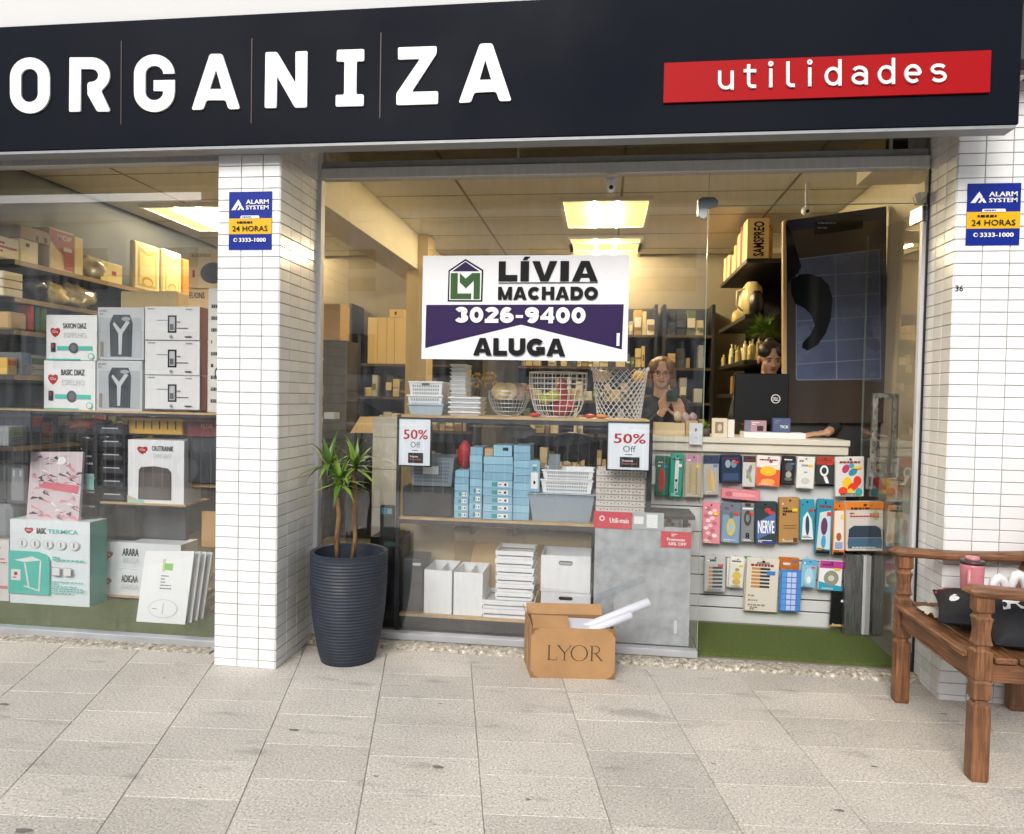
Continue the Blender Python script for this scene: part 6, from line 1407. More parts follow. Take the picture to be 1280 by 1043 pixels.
# left area behind the planter
item('wrapped_carton', 'tall pale wrapped carton standing behind the yucca plant', 'carton', (465, 522, 496, 700), .36, .28, mat('pale_wrap', '#bdb8a6', .45, var=.12, vs=6, bump=.4, bs=9), z0=.03, prints=lambda b: [b.rect(0, v, 1, v+.004, pm('#8e8a7c'), False) for v in (.2, .37, .55, .74, .9)])
lean('card_sheet', 'slanted tan cardboard sheet beside the pale wrapped carton', 'sheet', (438, 521, 466, 541), .36, .50, .004, pm('#d2b277'), shear=12)
item('dark_cabinet', 'dark glass cabinet behind the yucca plant', 'cabinet', (404, 540, 463, 740), .55, .4, mat('dark_gloss', '#0e1214', .12), z0=.03, prints=lambda b: (b.rect(.0, .0, .04, 1, M_dark), b.rect(.5, .02, .52, .98, M_dark), b.rect(0, .96, 1, 1, M_dark)))
item('floor_plinth', 'low tan plinth board under the dark cabinet', 'plinth', (404, 676, 470, 684), .45, .08, '#8a7c50')
item('card_reader', 'dark slim device with a blue label on the black plinth', 'device', (475, 632, 492, 661), .22, .03, '#2c3134', ch=.004, prints=lambda b: (b.rect(.1, .72, .9, .92, pm('#3e8fb0')), b.rect(.55, .74, .85, .90, pm('#8cc4d4'))), z0=P(485, 672, .22).z+.003)
item('black_plinth', 'black plinth beside the display unit, carrying the slim device', 'plinth', (462, 672, 498, 800), .18, .25, mat('black_gloss', '#08090a', .15), z0=.03, prints=lambda b: b.disc(.7, .93, .22, .03, pm('#1c4a42', .3), 14))
# grey board and red labels in front, right
M_conc = mat('terrazzo_board', (.33, .36, .38), .55, var=.22, vs=16)
Z0 = .072
b = MB(); X0, X1 = xl(742, .04, 740), xl(862.5, .04, 740); b.box(X0, X1, .035, .055, Z0, P(800, 658, .035).z, M_conc, .002); b.build('grey_board', label='large grey speckled board standing upright behind the glass by the doorway', cat='board')
item('red_label', 'long red and clear label strip on top of the grey board', 'label', (742, 640, 790, 661), .030, .003, '#c2243a', prints=lambda b: (b.disc(.22, .6, .07, .16, M_pr, 14), b.disc(.22, .6, .045, .1, pm('#c2243a'), 12), b.text('Utili-mais', .42, .35, .92, .65, M_pr, .03)))
item('clear_label_holder', 'clear plastic label holder right of the long red label', 'label holder', (790.5, 641, 830, 662), .030, .003, mat('clear_film', '#b9c2c4', .2, tr=.3), prints=lambda b: (b.rect(.05, .3, .35, .75, M_white), b.rect(.45, .1, .8, .9, pm('#dfe4e6'))))
item('red_label', 'smaller red label stuck at the upper right of the grey board', 'label', (826, 665, 864, 685), .030, .003, '#c2243a', prints=lambda b: (b.text('Promocao', .2, .42, .8, .62, M_pr, .03), b.text('50% OFF', .25, .15, .85, .34, M_pr, .03), b.lines(.35, .7, .65, .9, 2, M_pr, .5)))
item('white_slip', 'small white slip near the bottom of the grey board', 'slip', (842.5, 776, 846, 792), .030, .002, '#c9cfd2')
# back shelf hanging things on the display back: a dark bag shape seen between shelves
crumple('black_handbag', (xl(718, .42, 560), .44, P(718, 560, .42).z), .14, .05, .10, pm('#141518', .5), 'large black fabric bag hanging behind the second shelf', 'bag', .25)
crumple('white_fabric', (xl(650, .42, 537), .40, P(650, 540, .42).z), .10, .04, .045, pm('#b5a898', .7), 'pale crumpled fabric under the top shelf, above the blue boxes', 'fabric', .4)
# ================================================================== COUNTER
YC = .60
zct = P(950, 548, YC).z
X0, X1 = xl(770, YC, 600), xl(1128, YC, 560)
X1b = xl(1062, YC, 700)
CT = thing('sales_counter', ((X0+X1)/2, YC+.3, .03), 'pale slatwall sales counter with hanging packs, right half of the shop', 'counter')
M_cw = mat('counter_laminate', '#cfc9ba', .4, var=.04, vs=3); M_sl = mat('slatwall_panel', '#c6c8c8', .5, var=.03, vs=4)
b = MB(); b.box(X0, 1.485, YC-.03, YC+.5, zct-.035, zct, M_cw, .003); b.build('top', CT)
zc2 = P(950, 566, YC).z; b = MB(); b.box(X0+.004, 1.48, YC-.012, YC+.02, zc2, zct-.0355, M_cw); b.build('fascia', CT)
b = MB(); b.box(X0+.004, 1.48, YC+.021, YC+.48, .03, zct-.0365, M_cw); b.build('carcass', CT)
yl = [568, 602, 634, 666, 697, 720, 745, 760, 779]; zl = [P(960, y+3, YC).z for y in yl]
for a, c_ in zip(zl[:-1], zl[1:]):
    b = MB(); b.box(X0+.006, 1.478, YC-.004, YC+.0195, c_+.006, a-.002, M_sl, .003); b.build('slat', CT)
b = MB(); b.box(X0+.006, 1.478, YC+.008, YC+.0205, zl[-1], zl[0], M_dark); b.build('groove_backing', CT)
b = MB(); b.box(X0+.006, 1.478, YC-.002, YC+.02, .052, zl[-1]-.002, mat('kick_grey', '#7f7b74', .6)); b.build('kick_board', CT)
b = MB(); b.box(.545, 1.60, .03, YC-.006, .0285, .046, M_grass); b.build('turf_mat', label='bright green artificial turf mat in the doorway', cat='turf', kind='stuff')
b = MB(); b.box(X0, .53, .065, YC-.006, .0285, .040, M_grass); b.build('turf_mat', label='strip of green turf behind the grey board', cat='turf', kind='stuff')
# metal profiles at the counter end
M_steel = mat('brushed_steel', '#8d9091', .3, .85, var=.15, vs=25, stretch=(6, 6, .2))
for i, (a, c_, y0, y1) in enumerate(((1056, 1077, 694, 792), (1078, 1088, 695, 796), (1092, 1103, 696, 790))):
    item('steel_profile', ['widest dark steel profile at the right end of the counter', 'narrow bright steel profile beside the widest one', 'rightmost steel profile, next to the bench'][i], 'profile', (a, y0, c_, y1), .50+.02*i, .04, M_steel if i != 1 else M_alu, 'steel profiles', z0=.047, ch=.002)
# hanging packs --------------------------------------------------
M_film = mat('blister_film', '#c9cdce', .15, coat=.6, tr=.88)
YH = YC-.06
def hook(X, z): pass
HG = 'packs hanging on the counter slatwall'
def hang(nm, lb, rc, c, pr=None, Y=None, dep=.02, film=False, cat='pack', hole=True):
    Y = Y if Y is not None else YH-R.uniform(0, .03); x0, y0, x1, y1 = rc
    m = c if not isinstance(c, str) else pm(c, .35); t = pxbox(rc, Y, dep, m, .004); X0, X1, Z0, Z1 = t.d; t.h = .0012
    if pr: pr(t)
    if hole and x1-x0 > 14: t.h += .0004; t.lines(.12, .84, .88, .90, 1, pm(R.choice(['#2a2a2e', '#f0efe8', '#8a2028'])), .7, int(x0)); t.lines(.15, .03, .8, .10, 2, pm(R.choice(['#3a3a3e', '#e8e6e0'])), .5, int(y0+x0)); t.rect(.62, .70, .88, .77, pm(R.choice(['#c8302c', '#e8c02c', '#2c7ac0', '#efefef'])))
    if hole: t.h += .0006; t.disc(.5, .94, .05, .02, M_ink, 8)
    if film: t.h += .001; t.pol([(.04, .04), (.96, .04), (.96, .80), (.04, .80)], M_film)
    # wire peg back to the panel
    t.tube([((X0+X1)/2, Y-.006, Z1-.008), ((X0+X1)/2, YC-.003, Z1-.004)], .002, M_chrome, 5)
    o = t.build(nm, label=lb, cat=cat, group=HG)
    a_ = R.uniform(-.045, .045); px_, pz_ = (X0+X1)/2-o.location.x, Z1-o.location.z
    o.rotation_euler = (R.uniform(0, .05), a_, R.uniform(-.12, .12))
    if y1-y0 > 30 and R.random() < .75:
        s_ = pxbox((x0+R.uniform(-2, 3), y0+R.uniform(0, 2), x1+R.uniform(-2, 3), y1+R.uniform(-3, 1)), Y+dep+.004, .012, m, .003)
        s_.build(nm, label='pack directly behind the '+' '.join(lb.split()[:11]), cat=cat, group=HG)
    return o
def blob(b, pts, c): b.pol(pts, pm(c, .35))
def ov(b, u, v, ru, rv, c, a=0, n=16): 
    ca, sa = math.cos(a), math.sin(a); b.pol([(u+ru*math.cos(t)*ca-rv*math.sin(t)*sa, v+ru*math.cos(t)*sa+rv*math.sin(t)*ca) for t in [2*math.pi*k/n for k in range(n)]], pm(c, .35))
hang('cutlery_pack', 'dark green and red pack at the left end of the top row', (819, 570, 836, 620), '#1f6a50', lambda b: (ov(b, .5, .4, .25, .3, '#b03a3a'), b.lines(.2, .7, .8, .9, 2, M_pr)))
hang('knife_pack', 'teal pack with a white striped knife, top row', (837, 567, 853, 622), '#169c86', lambda b: (b.rect(.38, .12, .66, .9, M_white), b.rect(.42, .14, .6, .42, M_ink), b.rect(.46, .2, .56, .36, M_pr)))
hang('cutlery_pack', 'clear pack of gold cutlery with a pink header, top row', (856, 568, 877, 622), '#b7ad94', lambda b: (b.rect(0, .82, 1, 1, pm('#b98aa0')), ov(b, .3, .4, .06, .38, '#b99a4a'), ov(b, .5, .4, .06, .4, '#cdb160'), ov(b, .7, .4, .06, .38, '#a5873c')), film=True)
hang('cutlery_pack', 'grey and gold pack of spoons with a navy header, top row', (879, 569, 899, 619), '#a9a7a0', lambda b: (b.rect(0, .78, 1, 1, pm('#2c3a55')), ov(b, .4, .35, .09, .3, '#c9a24a', .3), ov(b, .6, .35, .09, .3, '#d8b35c', .3)), film=True)
hang('gadget_pack', 'navy pack with two round dials, top row', (901, 568, 926, 604), '#22324a', lambda b: (ov(b, .35, .68, .14, .14, '#8fa0b0'), ov(b, .65, .68, .14, .14, '#7a8a9a'), b.rect(.1, .1, .9, .35, pm('#33486a'))))
hang('whisk_pack', 'white pack with twisted wire tools, top row', (928, 570, 944, 609), '#c9c6c4', lambda b: (ov(b, .5, .5, .3, .12, '#7a6a8a', .8), ov(b, .5, .35, .3, .1, '#8a9a5a', -.7), b.rect(0, .8, 1, 1, pm('#2c2c34'))), film=True)
hang('sponge_pack', 'white and orange glossy pack with a yellow cloud, top row', (946, 570, 975, 608), '#e6d6d2', lambda b: (b.pol([(0, 0), (1, 0), (1, .55), (0, .62)], pm('#d4572c')), ov(b, .5, .5, .34, .16, '#e8b42c'), ov(b, .5, .15, .3, .1, '#f0a050'), ov(b, .6, .82, .08, .05, '#b83a4a')))
hang('lamp_pack', 'black pack with a silver ball, top row', (976, 570, 993, 606), '#26262a', lambda b: (ov(b, .5, .62, .28, .16, '#55585c'), ov(b, .5, .35, .22, .12, '#a8a49a'), ov(b, .5, .2, .3, .06, '#6a6a60')), dep=.03)
hang('white_pack', 'white hanging box with grey print, top row', (996, 571, 1018, 611), '#d9d9d3', lambda b: (b.rect(.25, .7, .75, .76, M_lg), b.rect(.4, .5, .6, .54, M_lg), ov(b, .5, .25, .25, .1, '#c0c0ba')))
hang('opener_pack', 'red topped black pack with a white opener, top row', (1020, 571, 1042, 606), '#34383a', lambda b: (b.rect(0, .72, 1, 1, pm('#a83a28')), ov(b, .45, .5, .25, .2, '#dfe2e2'), ov(b, .45, .5, .15, .12, '#34383a'), b.pol([(.4, .3), (.6, .3), (.75, .05), (.55, .05)], pm('#dfe2e2'))))
hang('toy_pack', 'large white pack with colourful toy shapes, right end of the top row', (1044, 571, 1081, 621), '#d5d2cc', lambda b: (ov(b, .35, .7, .14, .1, '#b0406a', .5), ov(b, .6, .62, .16, .09, '#3a8aa0', .3), ov(b, .55, .78, .1, .06, '#4a9ab0'), ov(b, .4, .35, .16, .14, '#e8c02c'), ov(b, .6, .25, .2, .1, '#d9432c', .3), ov(b, .25, .15, .16, .1, '#e0492c'), ov(b, .75, .4, .14, .12, '#d93a2c'), ov(b, .5, .15, .1, .06, '#eac53a'), ov(b, .8, .12, .12, .1, '#3aa0a0')))
hang('pen_pack', 'narrow clear pack of dark pens, beside the toy pack', (1083, 573, 1091, 612), '#8f979c', lambda b: b.rect(.3, .1, .7, .8, M_ink), film=True)
hang('pink_pouch', 'long pink pouch lying across between the two upper rows', (902, 612, 950, 625), '#cf8088', lambda b: (ov(b, .5, .5, .4, .2, '#dd9aa0'), ov(b, .2, .5, .1, .25, '#b85f6a')), hole=False, dep=.04)
hang('toothpick_box', 'pink box with white flower print, left of the middle row', (879, 628, 901, 680), '#d88a96', lambda b: [ov(b, .2+.6*((i*7) % 5)/5, .08+.85*i/14, .14, .045, ['#e9c3c6', '#c46a76', '#f0dada'][i % 3]) for i in range(14)], dep=.03)
hang('pineapple_pack', 'blue grey pack with a gold pineapple, middle row', (902.5, 629, 925, 679), '#7a93ab', lambda b: (b.rect(0, .7, 1, 1, pm('#66707c')), ov(b, .5, .4, .24, .22, '#c7b058'), ov(b, .5, .4, .12, .12, '#8fb0c4'), ov(b, .5, .7, .12, .08, '#4a6a6a')), dep=.025)
hang('number_tin', 'grey tin pack with the number 8, middle row', (927, 629, 943.5, 678), '#7b7f80', lambda b: (ov(b, .5, .62, .28, .2, '#3c4042'), ov(b, .5, .62, .14, .1, '#7b7f80'), b.text('8', .35, .07, .65, .25, M_ink, .03), b.rect(.3, .92, .7, 1, M_dark)), dep=.03)
hang('dart_pack', 'dark pack with diagonal blue and white lettering, middle row', (945, 627, 972, 680), '#2b3a3e', lambda b: (b.pol([(.1, .1), (.95, .3), (.95, .75), (.1, .5)], pm('#4a6aa0')), b.text('NERVE', .15, .25, .9, .55, M_pr, .03), ov(b, .6, .8, .15, .06, '#b03a3a'), b.rect(.1, .0, .9, .08, pm('#2a3a7a'))), dep=.03)
hang('kraft_box', 'plain brown kraft hanging box, middle row', (973.5, 622, 999.5, 679), '#ad8450', lambda b: (b.lines(.15, .60, .85, .80, 3, M_ink, .7, 3), b.lines(.2, .3, .85, .42, 2, pm('#7a5a34'), .4, 6), b.rect(.7, .03, .9, .12, pm('#5a4228'))), dep=.04)
hang('brush_pack', 'left teal and white brush pack, middle row', (1001, 624, 1019, 674), '#2f8fa8', lambda b: (b.pol([(.1, 0), (.9, 0), (.8, .5), (.5, .7), (.2, .55)], pm('#d7dcde')), ov(b, .5, .35, .14, .25, '#2a4a5a')))
hang('brush_pack', 'right longer teal brush pack with yellow black tips, middle row', (1019.5, 624, 1040, 692), '#2585a0', lambda b: (b.pol([(.1, .08), (.9, .08), (.85, .8), (.2, .75)], pm('#c0cace')), ov(b, .5, .5, .2, .16, '#5a3a5a'), b.rect(.1, .0, .9, .06, M_ink), b.rect(.1, .06, .4, .1, M_yel), ov(b, .5, .22, .14, .12, '#3a9ac0')))
hang('sock_pack', 'orange and white pack hanging between the brushes and the towels', (1041, 628, 1057, 694), '#d2731f', lambda b: (b.pol([(.1, .1), (.9, .1), (.85, .85), (.15, .85)], pm('#ddd6cc')), ov(b, .5, .35, .2, .08, '#a85a2a'), b.rect(.1, 0, .9, .06, M_ink), b.pol([(.2, .12), (.8, .12), (.8, .25), (.2, .25)], pm('#8a9ac0'))))
hang('towel_pack', 'large orange topped clear pack of folded blue towels, middle row', (1058, 627, 1105, 689), '#c9c4bb', lambda b: (b.rect(0, .84, 1, 1, pm('#d97a1c')), ov(b, .8, .73, .09, .1, '#6ab04a', .5), b.lines(.1, .68, .6, .8, 2, M_red, .5, 2), b.pol([(.05, .28), (.95, .28), (.93, .45), (.8, .52), (.2, .52), (.07, .45)], pm('#27384a', .6)), b.pol([(.05, .06), (.95, .06), (.97, .16), (.95, .27), (.05, .27), (.03, .16)], pm('#3e5f7a', .6))), dep=.05)
batt = lambda n, x0, x1: (lambda b: [(b.rect(x0, .12+.62*i/n, x1*.45, .12+.62*(i+.62)/n, pm('#b98038'), False), b.rect(x1*.45, .12+.62*i/n, x1, .12+.62*(i+.62)/n, pm('#2a3038'), False)) for i in range(n)]+[b.lines(.15, .82, .8, .92, 1, M_ink, .6)])
hang('battery_card', 'smaller grey card of batteries at the left of the bottom row', (880, 694, 907, 740), '#b8bab8', batt(6, .2, .85), film=True)
hang('yellow_toy_card', 'white card with yellow plastic pegs, bottom row', (910.5, 696, 929, 735), '#dcdad2', lambda b: (ov(b, .5, .4, .3, .14, '#d8b62c'), ov(b, .5, .2, .28, .1, '#c8a81c'), ov(b, .5, .6, .15, .05, '#a08a20')), film=True)
hang('green_card', 'green card behind the big battery card, bottom row', (930, 696, 940, 722), '#2a8a5a', lambda b: b.lines(.1, .3, .9, .8, 3, M_pr), Y=YC-.02)
hang('battery_card', 'larger cream card of batteries in the bottom row', (931, 698, 972, 765), '#cfc9bb', lambda b: [(b.rect(.15, .45+.4*i/6, .42, .45+.4*(i+.6)/6, pm('#b98038'), False), b.rect(.42, .45+.4*i/6, .72, .45+.4*(i+.6)/6, pm('#2a3038'), False)) for i in range(6)]+[b.lines(.08, .08, .9, .34, 3, pm('#8a8478'), .35, 7), b.rect(.3, .88, .7, .93, pm('#8a8478'))])
hang('orange_header', 'brown orange card behind the blue pill box, bottom row', (973, 697, 999, 713), '#b56a2c', lambda b: b.lines(.2, .3, .8, .7, 1, M_pr), Y=YC-.02)
def pill(b):
    for i in range(4):
        for j in range(7):
            u, v = .06+.235*i, .04+.135*j; b.pol([(u, v), (u+.2, v), (u+.2, v+.11), (u, v+.11)], pm(['#5a9ad8', '#b8c4ea', '#b8c4ea', '#4a86cc'][i], .25)); b.h -= .00055
hang('pill_box', 'translucent blue weekly pill organiser with many cells, bottom row', (974, 713, 1001, 765), '#3f78c0', pill, hole=False, dep=.025)
hang('light_blue_pack', 'sky blue blister pack, bottom row', (1001.5, 699, 1020, 735), '#7ab8d6', lambda b: (ov(b, .5, .42, .28, .3, '#a8d0e0'), ov(b, .5, .3, .14, .12, '#e4ecee'), b.rect(0, .82, 1, 1, pm('#58a0c8'))), film=True)
hang('tape_pack', 'pink and turquoise card with a grey tape roll, bottom row', (1022, 701, 1052, 738), '#e4e4e4', lambda b: (b.pol([(0, .75), (1, .75), (1, 1), (0, 1)], pm('#b03a8a')), b.pol([(0, 0), (1, 0), (1, .16), (.5, .2), (0, .3)], pm('#2a9ab8')), ov(b, .52, .42, .32, .26, '#8f8f80', 0, 22), ov(b, .52, .42, .14, .1, '#c9c9bf', 0, 18)))
hang('black_bag_pack', 'black bag with yellow edge at the right of the bottom row', (1037, 739, 1056, 783), '#141416', lambda b: b.rect(0, 0, 1, .04, M_yel), Y=YC-.06)
for i, (x0, x1, a) in enumerate(((828, 849, 642), (850, 868, 643))):
    hang('small_card', ['left', 'right'][i]+' small grey card with red print above the grey board', (x0, a, x1, 664), '#b5b5b2', lambda b: (ov(b, .4, .6, .15, .12, '#7a3a3a'), ov(b, .6, .4, .12, .1, '#5a4a4a')))
hang('white_switch', 'small white box hanging at the left end of the counter slatwall', (814, 583, 824, 606), '#d0d2d0', None)
hang('clear_bag_right', 'clear hanging bag with orange toys seen through the door glass', (1108, 596, 1132, 628), '#b79a6a', lambda b: (ov(b, .5, .5, .2, .3, '#c88a3a', .3), ov(b, .7, .3, .15, .2, '#a0603a')), film=True, Y=YC-.02)
hang('beige_bag_right', 'beige patterned bag hanging at the far right, behind the door glass', (1108, 632, 1132, 684), '#b0a888', lambda b: (ov(b, .4, .5, .2, .2, '#c9c3a8', .3), ov(b, .7, .3, .15, .12, '#9a9276')), film=True, Y=YC-.02)
# things standing on the counter --------------------------------
zc = zct+.001
def onc(nm, lb, rc, Y, dep, c, pr=None, cat='box', **k): return item(nm, lb, cat, rc, Y, dep, c, z0=zc, prints=pr, **k)
onc('wooden_tray', 'long pale wooden tray box at the left of the counter top', (818, 529, 856, 549), .62, .12, mat('pale_wood', '#cdb98e', .6, var=.05), cat='tray')
onc('display_box', 'tan display box beside the wooden tray on the counter', (857, 526, 872, 549), .64, .1, '#b99c6c')
for i, (a, c_, cc) in enumerate(((842, 852, '#b7a68c'), (853, 862, '#b3a0a4'), (862, 871, '#a98f96'))):
    p = P((a+c_)/2, 522, .68); crumple('small_pouch', (p.x, .67+.02*i, P(850, 528, .64).z+.03), .025, .03, .03, pm(cc, .5), ['beige crumpled pouch at the left on the wooden tray', 'mauve crumpled pouch in the middle above the trays', 'dusty pink crumpled pouch at the right above the tan display box'][i], 'pouch', .4)
onc('photo_frame', 'cream framed card standing on the counter beside the small plant', (890, 523, 909, 548), .60, .02, '#d5c8ac', lambda b: (b.rect(.2, .2, .75, .8, pm('#8a7a66')), b.disc(.5, .5, .15, .2, pm('#c9b9a0'), 12)), 'frame')
onc('white_card_box', 'white small box next to the cream framed card on the counter', (910, 525, 918, 548), .61, .05, '#ddd9cf')
onc('white_flat_tray', 'long flat white tray on the counter under the pink and blue boxes', (930, 541, 1007, 549), .60, .14, '#e2e2e0', cat='tray')
zt2 = P(960, 541, .60).z+.002
item('pink_box_small', 'small pink patterned box on the long flat white tray', 'box', (932, 526, 958, 541), .62, .05, '#b08a92', z0=zt2, prints=lambda b: (b.rect(.0, .0, .25, 1, pm('#6f7484')), b.rect(.55, .1, .85, .55, pm('#3a2a30')), b.lines(.3, .6, .9, .9, 2, M_pr)))
item('blue_box_small', 'small slate blue box with white letters on the long flat white tray', 'box', (966, 523, 988, 541), .62, .05, '#4a5878', z0=zt2, prints=lambda b: (b.text('TICK', .4, .3, .9, .5, M_pr, .03), b.lines(.1, .6, .7, .9, 2, pm('#7a86a0'))))
p = P(870, 543, .59); item('price_card', 'white hanging price card in front of the counter edge', 'card', (861.5, 529, 878, 556), .555, .002, '#cfd3d8', prints=lambda b: (b.rect(.45, .6, .55, .75, M_ink), b.rect(.35, .3, .65, .32, M_lg)))
def grassy(name, lb, px, py, Y, z0, n, L, par_c, pot_=True, seed=1, sp=1.0):
    q = random.Random(seed); c = P(px, py, Y); c.z = z0; t = thing(name, c, lb, 'plant')
    if pot_: b = MB(); b.lathe([(.001, z0), (.03, z0), (.036, z0+.05), (.03, z0+.05), (.001, z0+.045)], c.x, c.y, pm('#5a5048', .6), 16); b.build('pot', t, smooth=True)
    b = MB()
    for i in range(n):
        a = q.uniform(0, 6.28); e = q.uniform(.1, 1.4); d = Vector((math.cos(a)*math.cos(e)*sp, math.sin(a)*math.cos(e)*sp, math.sin(e)))
        leafstrip(b, c+Vector((0, 0, .045)), d, L*q.uniform(.6, 1.1), .0022*(L/.1), q.uniform(.4, 1.3), par_c)
    b.build('foliage', t, kind='stuff'); return t
M_gl = mat('grass_leaf', (.10, .17, .03), .5, var=.4, vs=30); M_gl2 = mat('fern_leaf', (.16, .26, .04), .5, var=.4, vs=12)
grassy('potted_plant', 'small green plant in a low pot on the counter', 881, 548, .66, zc, 120, .075, M_gl2, True, 2)
# monitor
MN = thing('monitor', (xl(952, .72, 500), .74, zc), 'back of a black computer monitor with a round white logo on the counter', 'monitor')
b = pxbox((918, 467, 986, 530), .72, .035, mat('monitor_black', '#0c0d0f', .35), .006); X0, X1, Z0m, Z1 = b.d
b.disc(.76, .50, .085, .085*(X1-X0)/(Z1-Z0m), M_pr, 28); b.disc(.76, .50, .072, .072*(X1-X0)/(Z1-Z0m), MC['monitor_black'], 28); b.text('DELL', .705, .465, .815, .53, M_pr, .02); b.build('screen', MN)
b = MB(); b.box((X0+X1)/2-.03, (X0+X1)/2+.03, .757, .775, zc, (Z0m+Z1)/2, MC['monitor_black']); b.build('neck', MN)
b = MB(); b.box((X0+X1)/2-.1, (X0+X1)/2+.1, .72, .86, zc, zc+.012, MC['monitor_black'], .004); b.build('foot', MN)
# right wall shelving behind the counter
YR0 = 1.85
XS = P(934, 300, YR0).x; XE = P(962, 300, YR0).x
def rshelf(pn, lb, xe=1.5):
    z = P(pn[0], pn[1], YR0).z; t = thing('stock_shelf', ((XS+XR)/2, (YR0+3.15)/2, z-.03), lb, 'shelf', 'dark stock shelves behind the counter')
    b = MB(); b.box(XS, XR-.002, YR0, 3.15, z-.035, z, mat('black_shelf', '#15110c', .5), .003); b.build('board', t); return z
zr1 = rshelf((948, 323), 'upper dark stock shelf full of box files'); zr2 = rshelf((948, 393), 'middle dark stock shelf with bags and jugs'); zr3 = rshelf((948, 450), 'dark stock shelf with small bottles'); zr4 = rshelf((948, 492), 'lowest dark stock shelf behind the cashier')
b = MB(); b.box(XS+.25, XR-.002, 3.152, 3.18, .03, ZC-.3, M_dark); b.box(XR-.03, XR-.002, YR0, 3.15, .03, 2.55, pm('#1a1612')); b.build('shelf_backing', label='dark backing panel of the stock shelves', cat='panel')
b = MB(); z1_ = P(950, 272, YR0).z; b.box(XS+.004, XE, YR0+.02, YR0+.20, zr1+.001, z1_, pm('#cdb27c', .6), .002); b.frame((XS+.004, YR0+.02, zr1), (XE-XS-.004, 0, 0), (0, 0, z1_-zr1), Vector((0, -1, 0)))
vs_, fs_ = text_mesh('SAMSPREO', .03)
b.add([b.uv(.78-.5*y, .06+.86*x, .001) for x, y in vs_], fs_, M_ink); b.build('lettered_box', label='cream box with black vertical SAMSPREO lettering on the upper stock shelf', cat='box')
q = random.Random(12); y = YR0+.21; cl = ['#e8d49c', '#f0dcae', '#d7ba7a', '#8a3a2c', '#d9c08a', '#b8935a', '#e6d2a0']; i = 0
words = ['cream', 'tan', 'red brown', 'pale yellow', 'light brown']
while y < 3.05:
    wd = q.uniform(.07, .12); h = q.uniform(.20, .33) * (1 if y < 2.5 else .85); c = q.choice(cl)
    b = MB(); b.box(XS+.01+q.uniform(0, .02), XS+.24, y, y+wd-.003, zr1+.001, zr1+h, pm(c, .6), .002)
    b.build('box_file', label='%s box file behind the lettered box on the upper stock shelf' % (['first']+ORD[1:])[min(i, 13)]
      if i < 12 else 'last box file at the far end of the upper stock shelf', cat='box file', group='box files on the upper stock shelf'); y += wd; i += 1
for i, (yy_, r1, h1_, c, lb) in enumerate(((1.97, .055, .20, '#1d1a18', 'dark jar with a white label on the middle stock shelf'), (2.16, .085, .30, '#dcc992', 'large pale yellow jug on the middle stock shelf'), (2.40, .07, .26, '#b9a988', 'grey and cream bag on the middle stock shelf'), (2.56, .04, .22, '#7a2c34', 'dark red bag behind the jug on the middle stock shelf'), (2.75, .06, .14, '#c2a05c', 'gold wire rack at the far end of the middle stock shelf'))):
    b = MB(); xx = XS+.11; b.lathe([(.001, zr2+.001), (r1, zr2+.001), (r1*1.05, zr2+h1_*.5), (r1*.9, zr2+h1_*.85), (r1*.5, zr2+h1_), (.001, zr2+h1_)], xx, yy_, pm(c, .35), 18)
    if i == 1: b.tube([(xx-.07, yy_-.03, zr2+.24), (xx-.13, yy_-.04, zr2+.22), (xx-.13, yy_-.04, zr2+.10), (xx-.08, yy_-.03, zr2+.06)], .008, pm(c, .35), 6)
    b.build(['jar', 'jug', 'shopping_bag', 'red_bag_small', 'wire_rack'][i], smooth=True, label=lb, cat=['jar', 'jug', 'bag', 'bag', 'rack'][i])
b = MB(); 
for i in range(34):
    yy_ = q.uniform(YR0+.03, 3.1); xx = XS+q.uniform(.03, .2); r1 = q.uniform(.015, .028); h1_ = q.uniform(.08, .2); b.lathe([(.001, zr3+.001), (r1, zr3+.001), (r1, zr3+h1_*.7), (r1*.4, zr3+h1_*.8), (r1*.4, zr3+h1_), (.001, zr3+h1_)], xx, yy_, pm(q.choice(['#d8c488', '#b8a870', '#6a6a5a', '#e0d4ac', '#8a7a4a']), .3), 8)
b.build('small_bottles', label='rows of small cream bottles on the bottle shelf behind the cashier', cat='bottles', kind='stuff')
for i, (yy_, wd, c) in enumerate(((1.9, .10, '#c99a4c'), (2.06, .09, '#b5803c'), (2.2, .12, '#d9b878'), (2.4, .1, '#8a6a44'))):
    b = MB(); b.box(XS+.01, XS+.15, yy_, yy_+wd, zr4+.001, zr4+.15, pm(c, .5), .003); b.build('amber_box', label=['nearest', 'second', 'third', 'farthest'][i]+' amber box on the lowest stock shelf', cat='box', group='amber boxes on the lowest stock shelf')
# feathery hanging plant above the cashier
t = grassy('feather_plant', 'feathery bright green plant hanging above the cashier', 955, 420, 1.5, P(955, 426, 1.5).z, 420, .20, M_gl2, True, 5, 1.0)
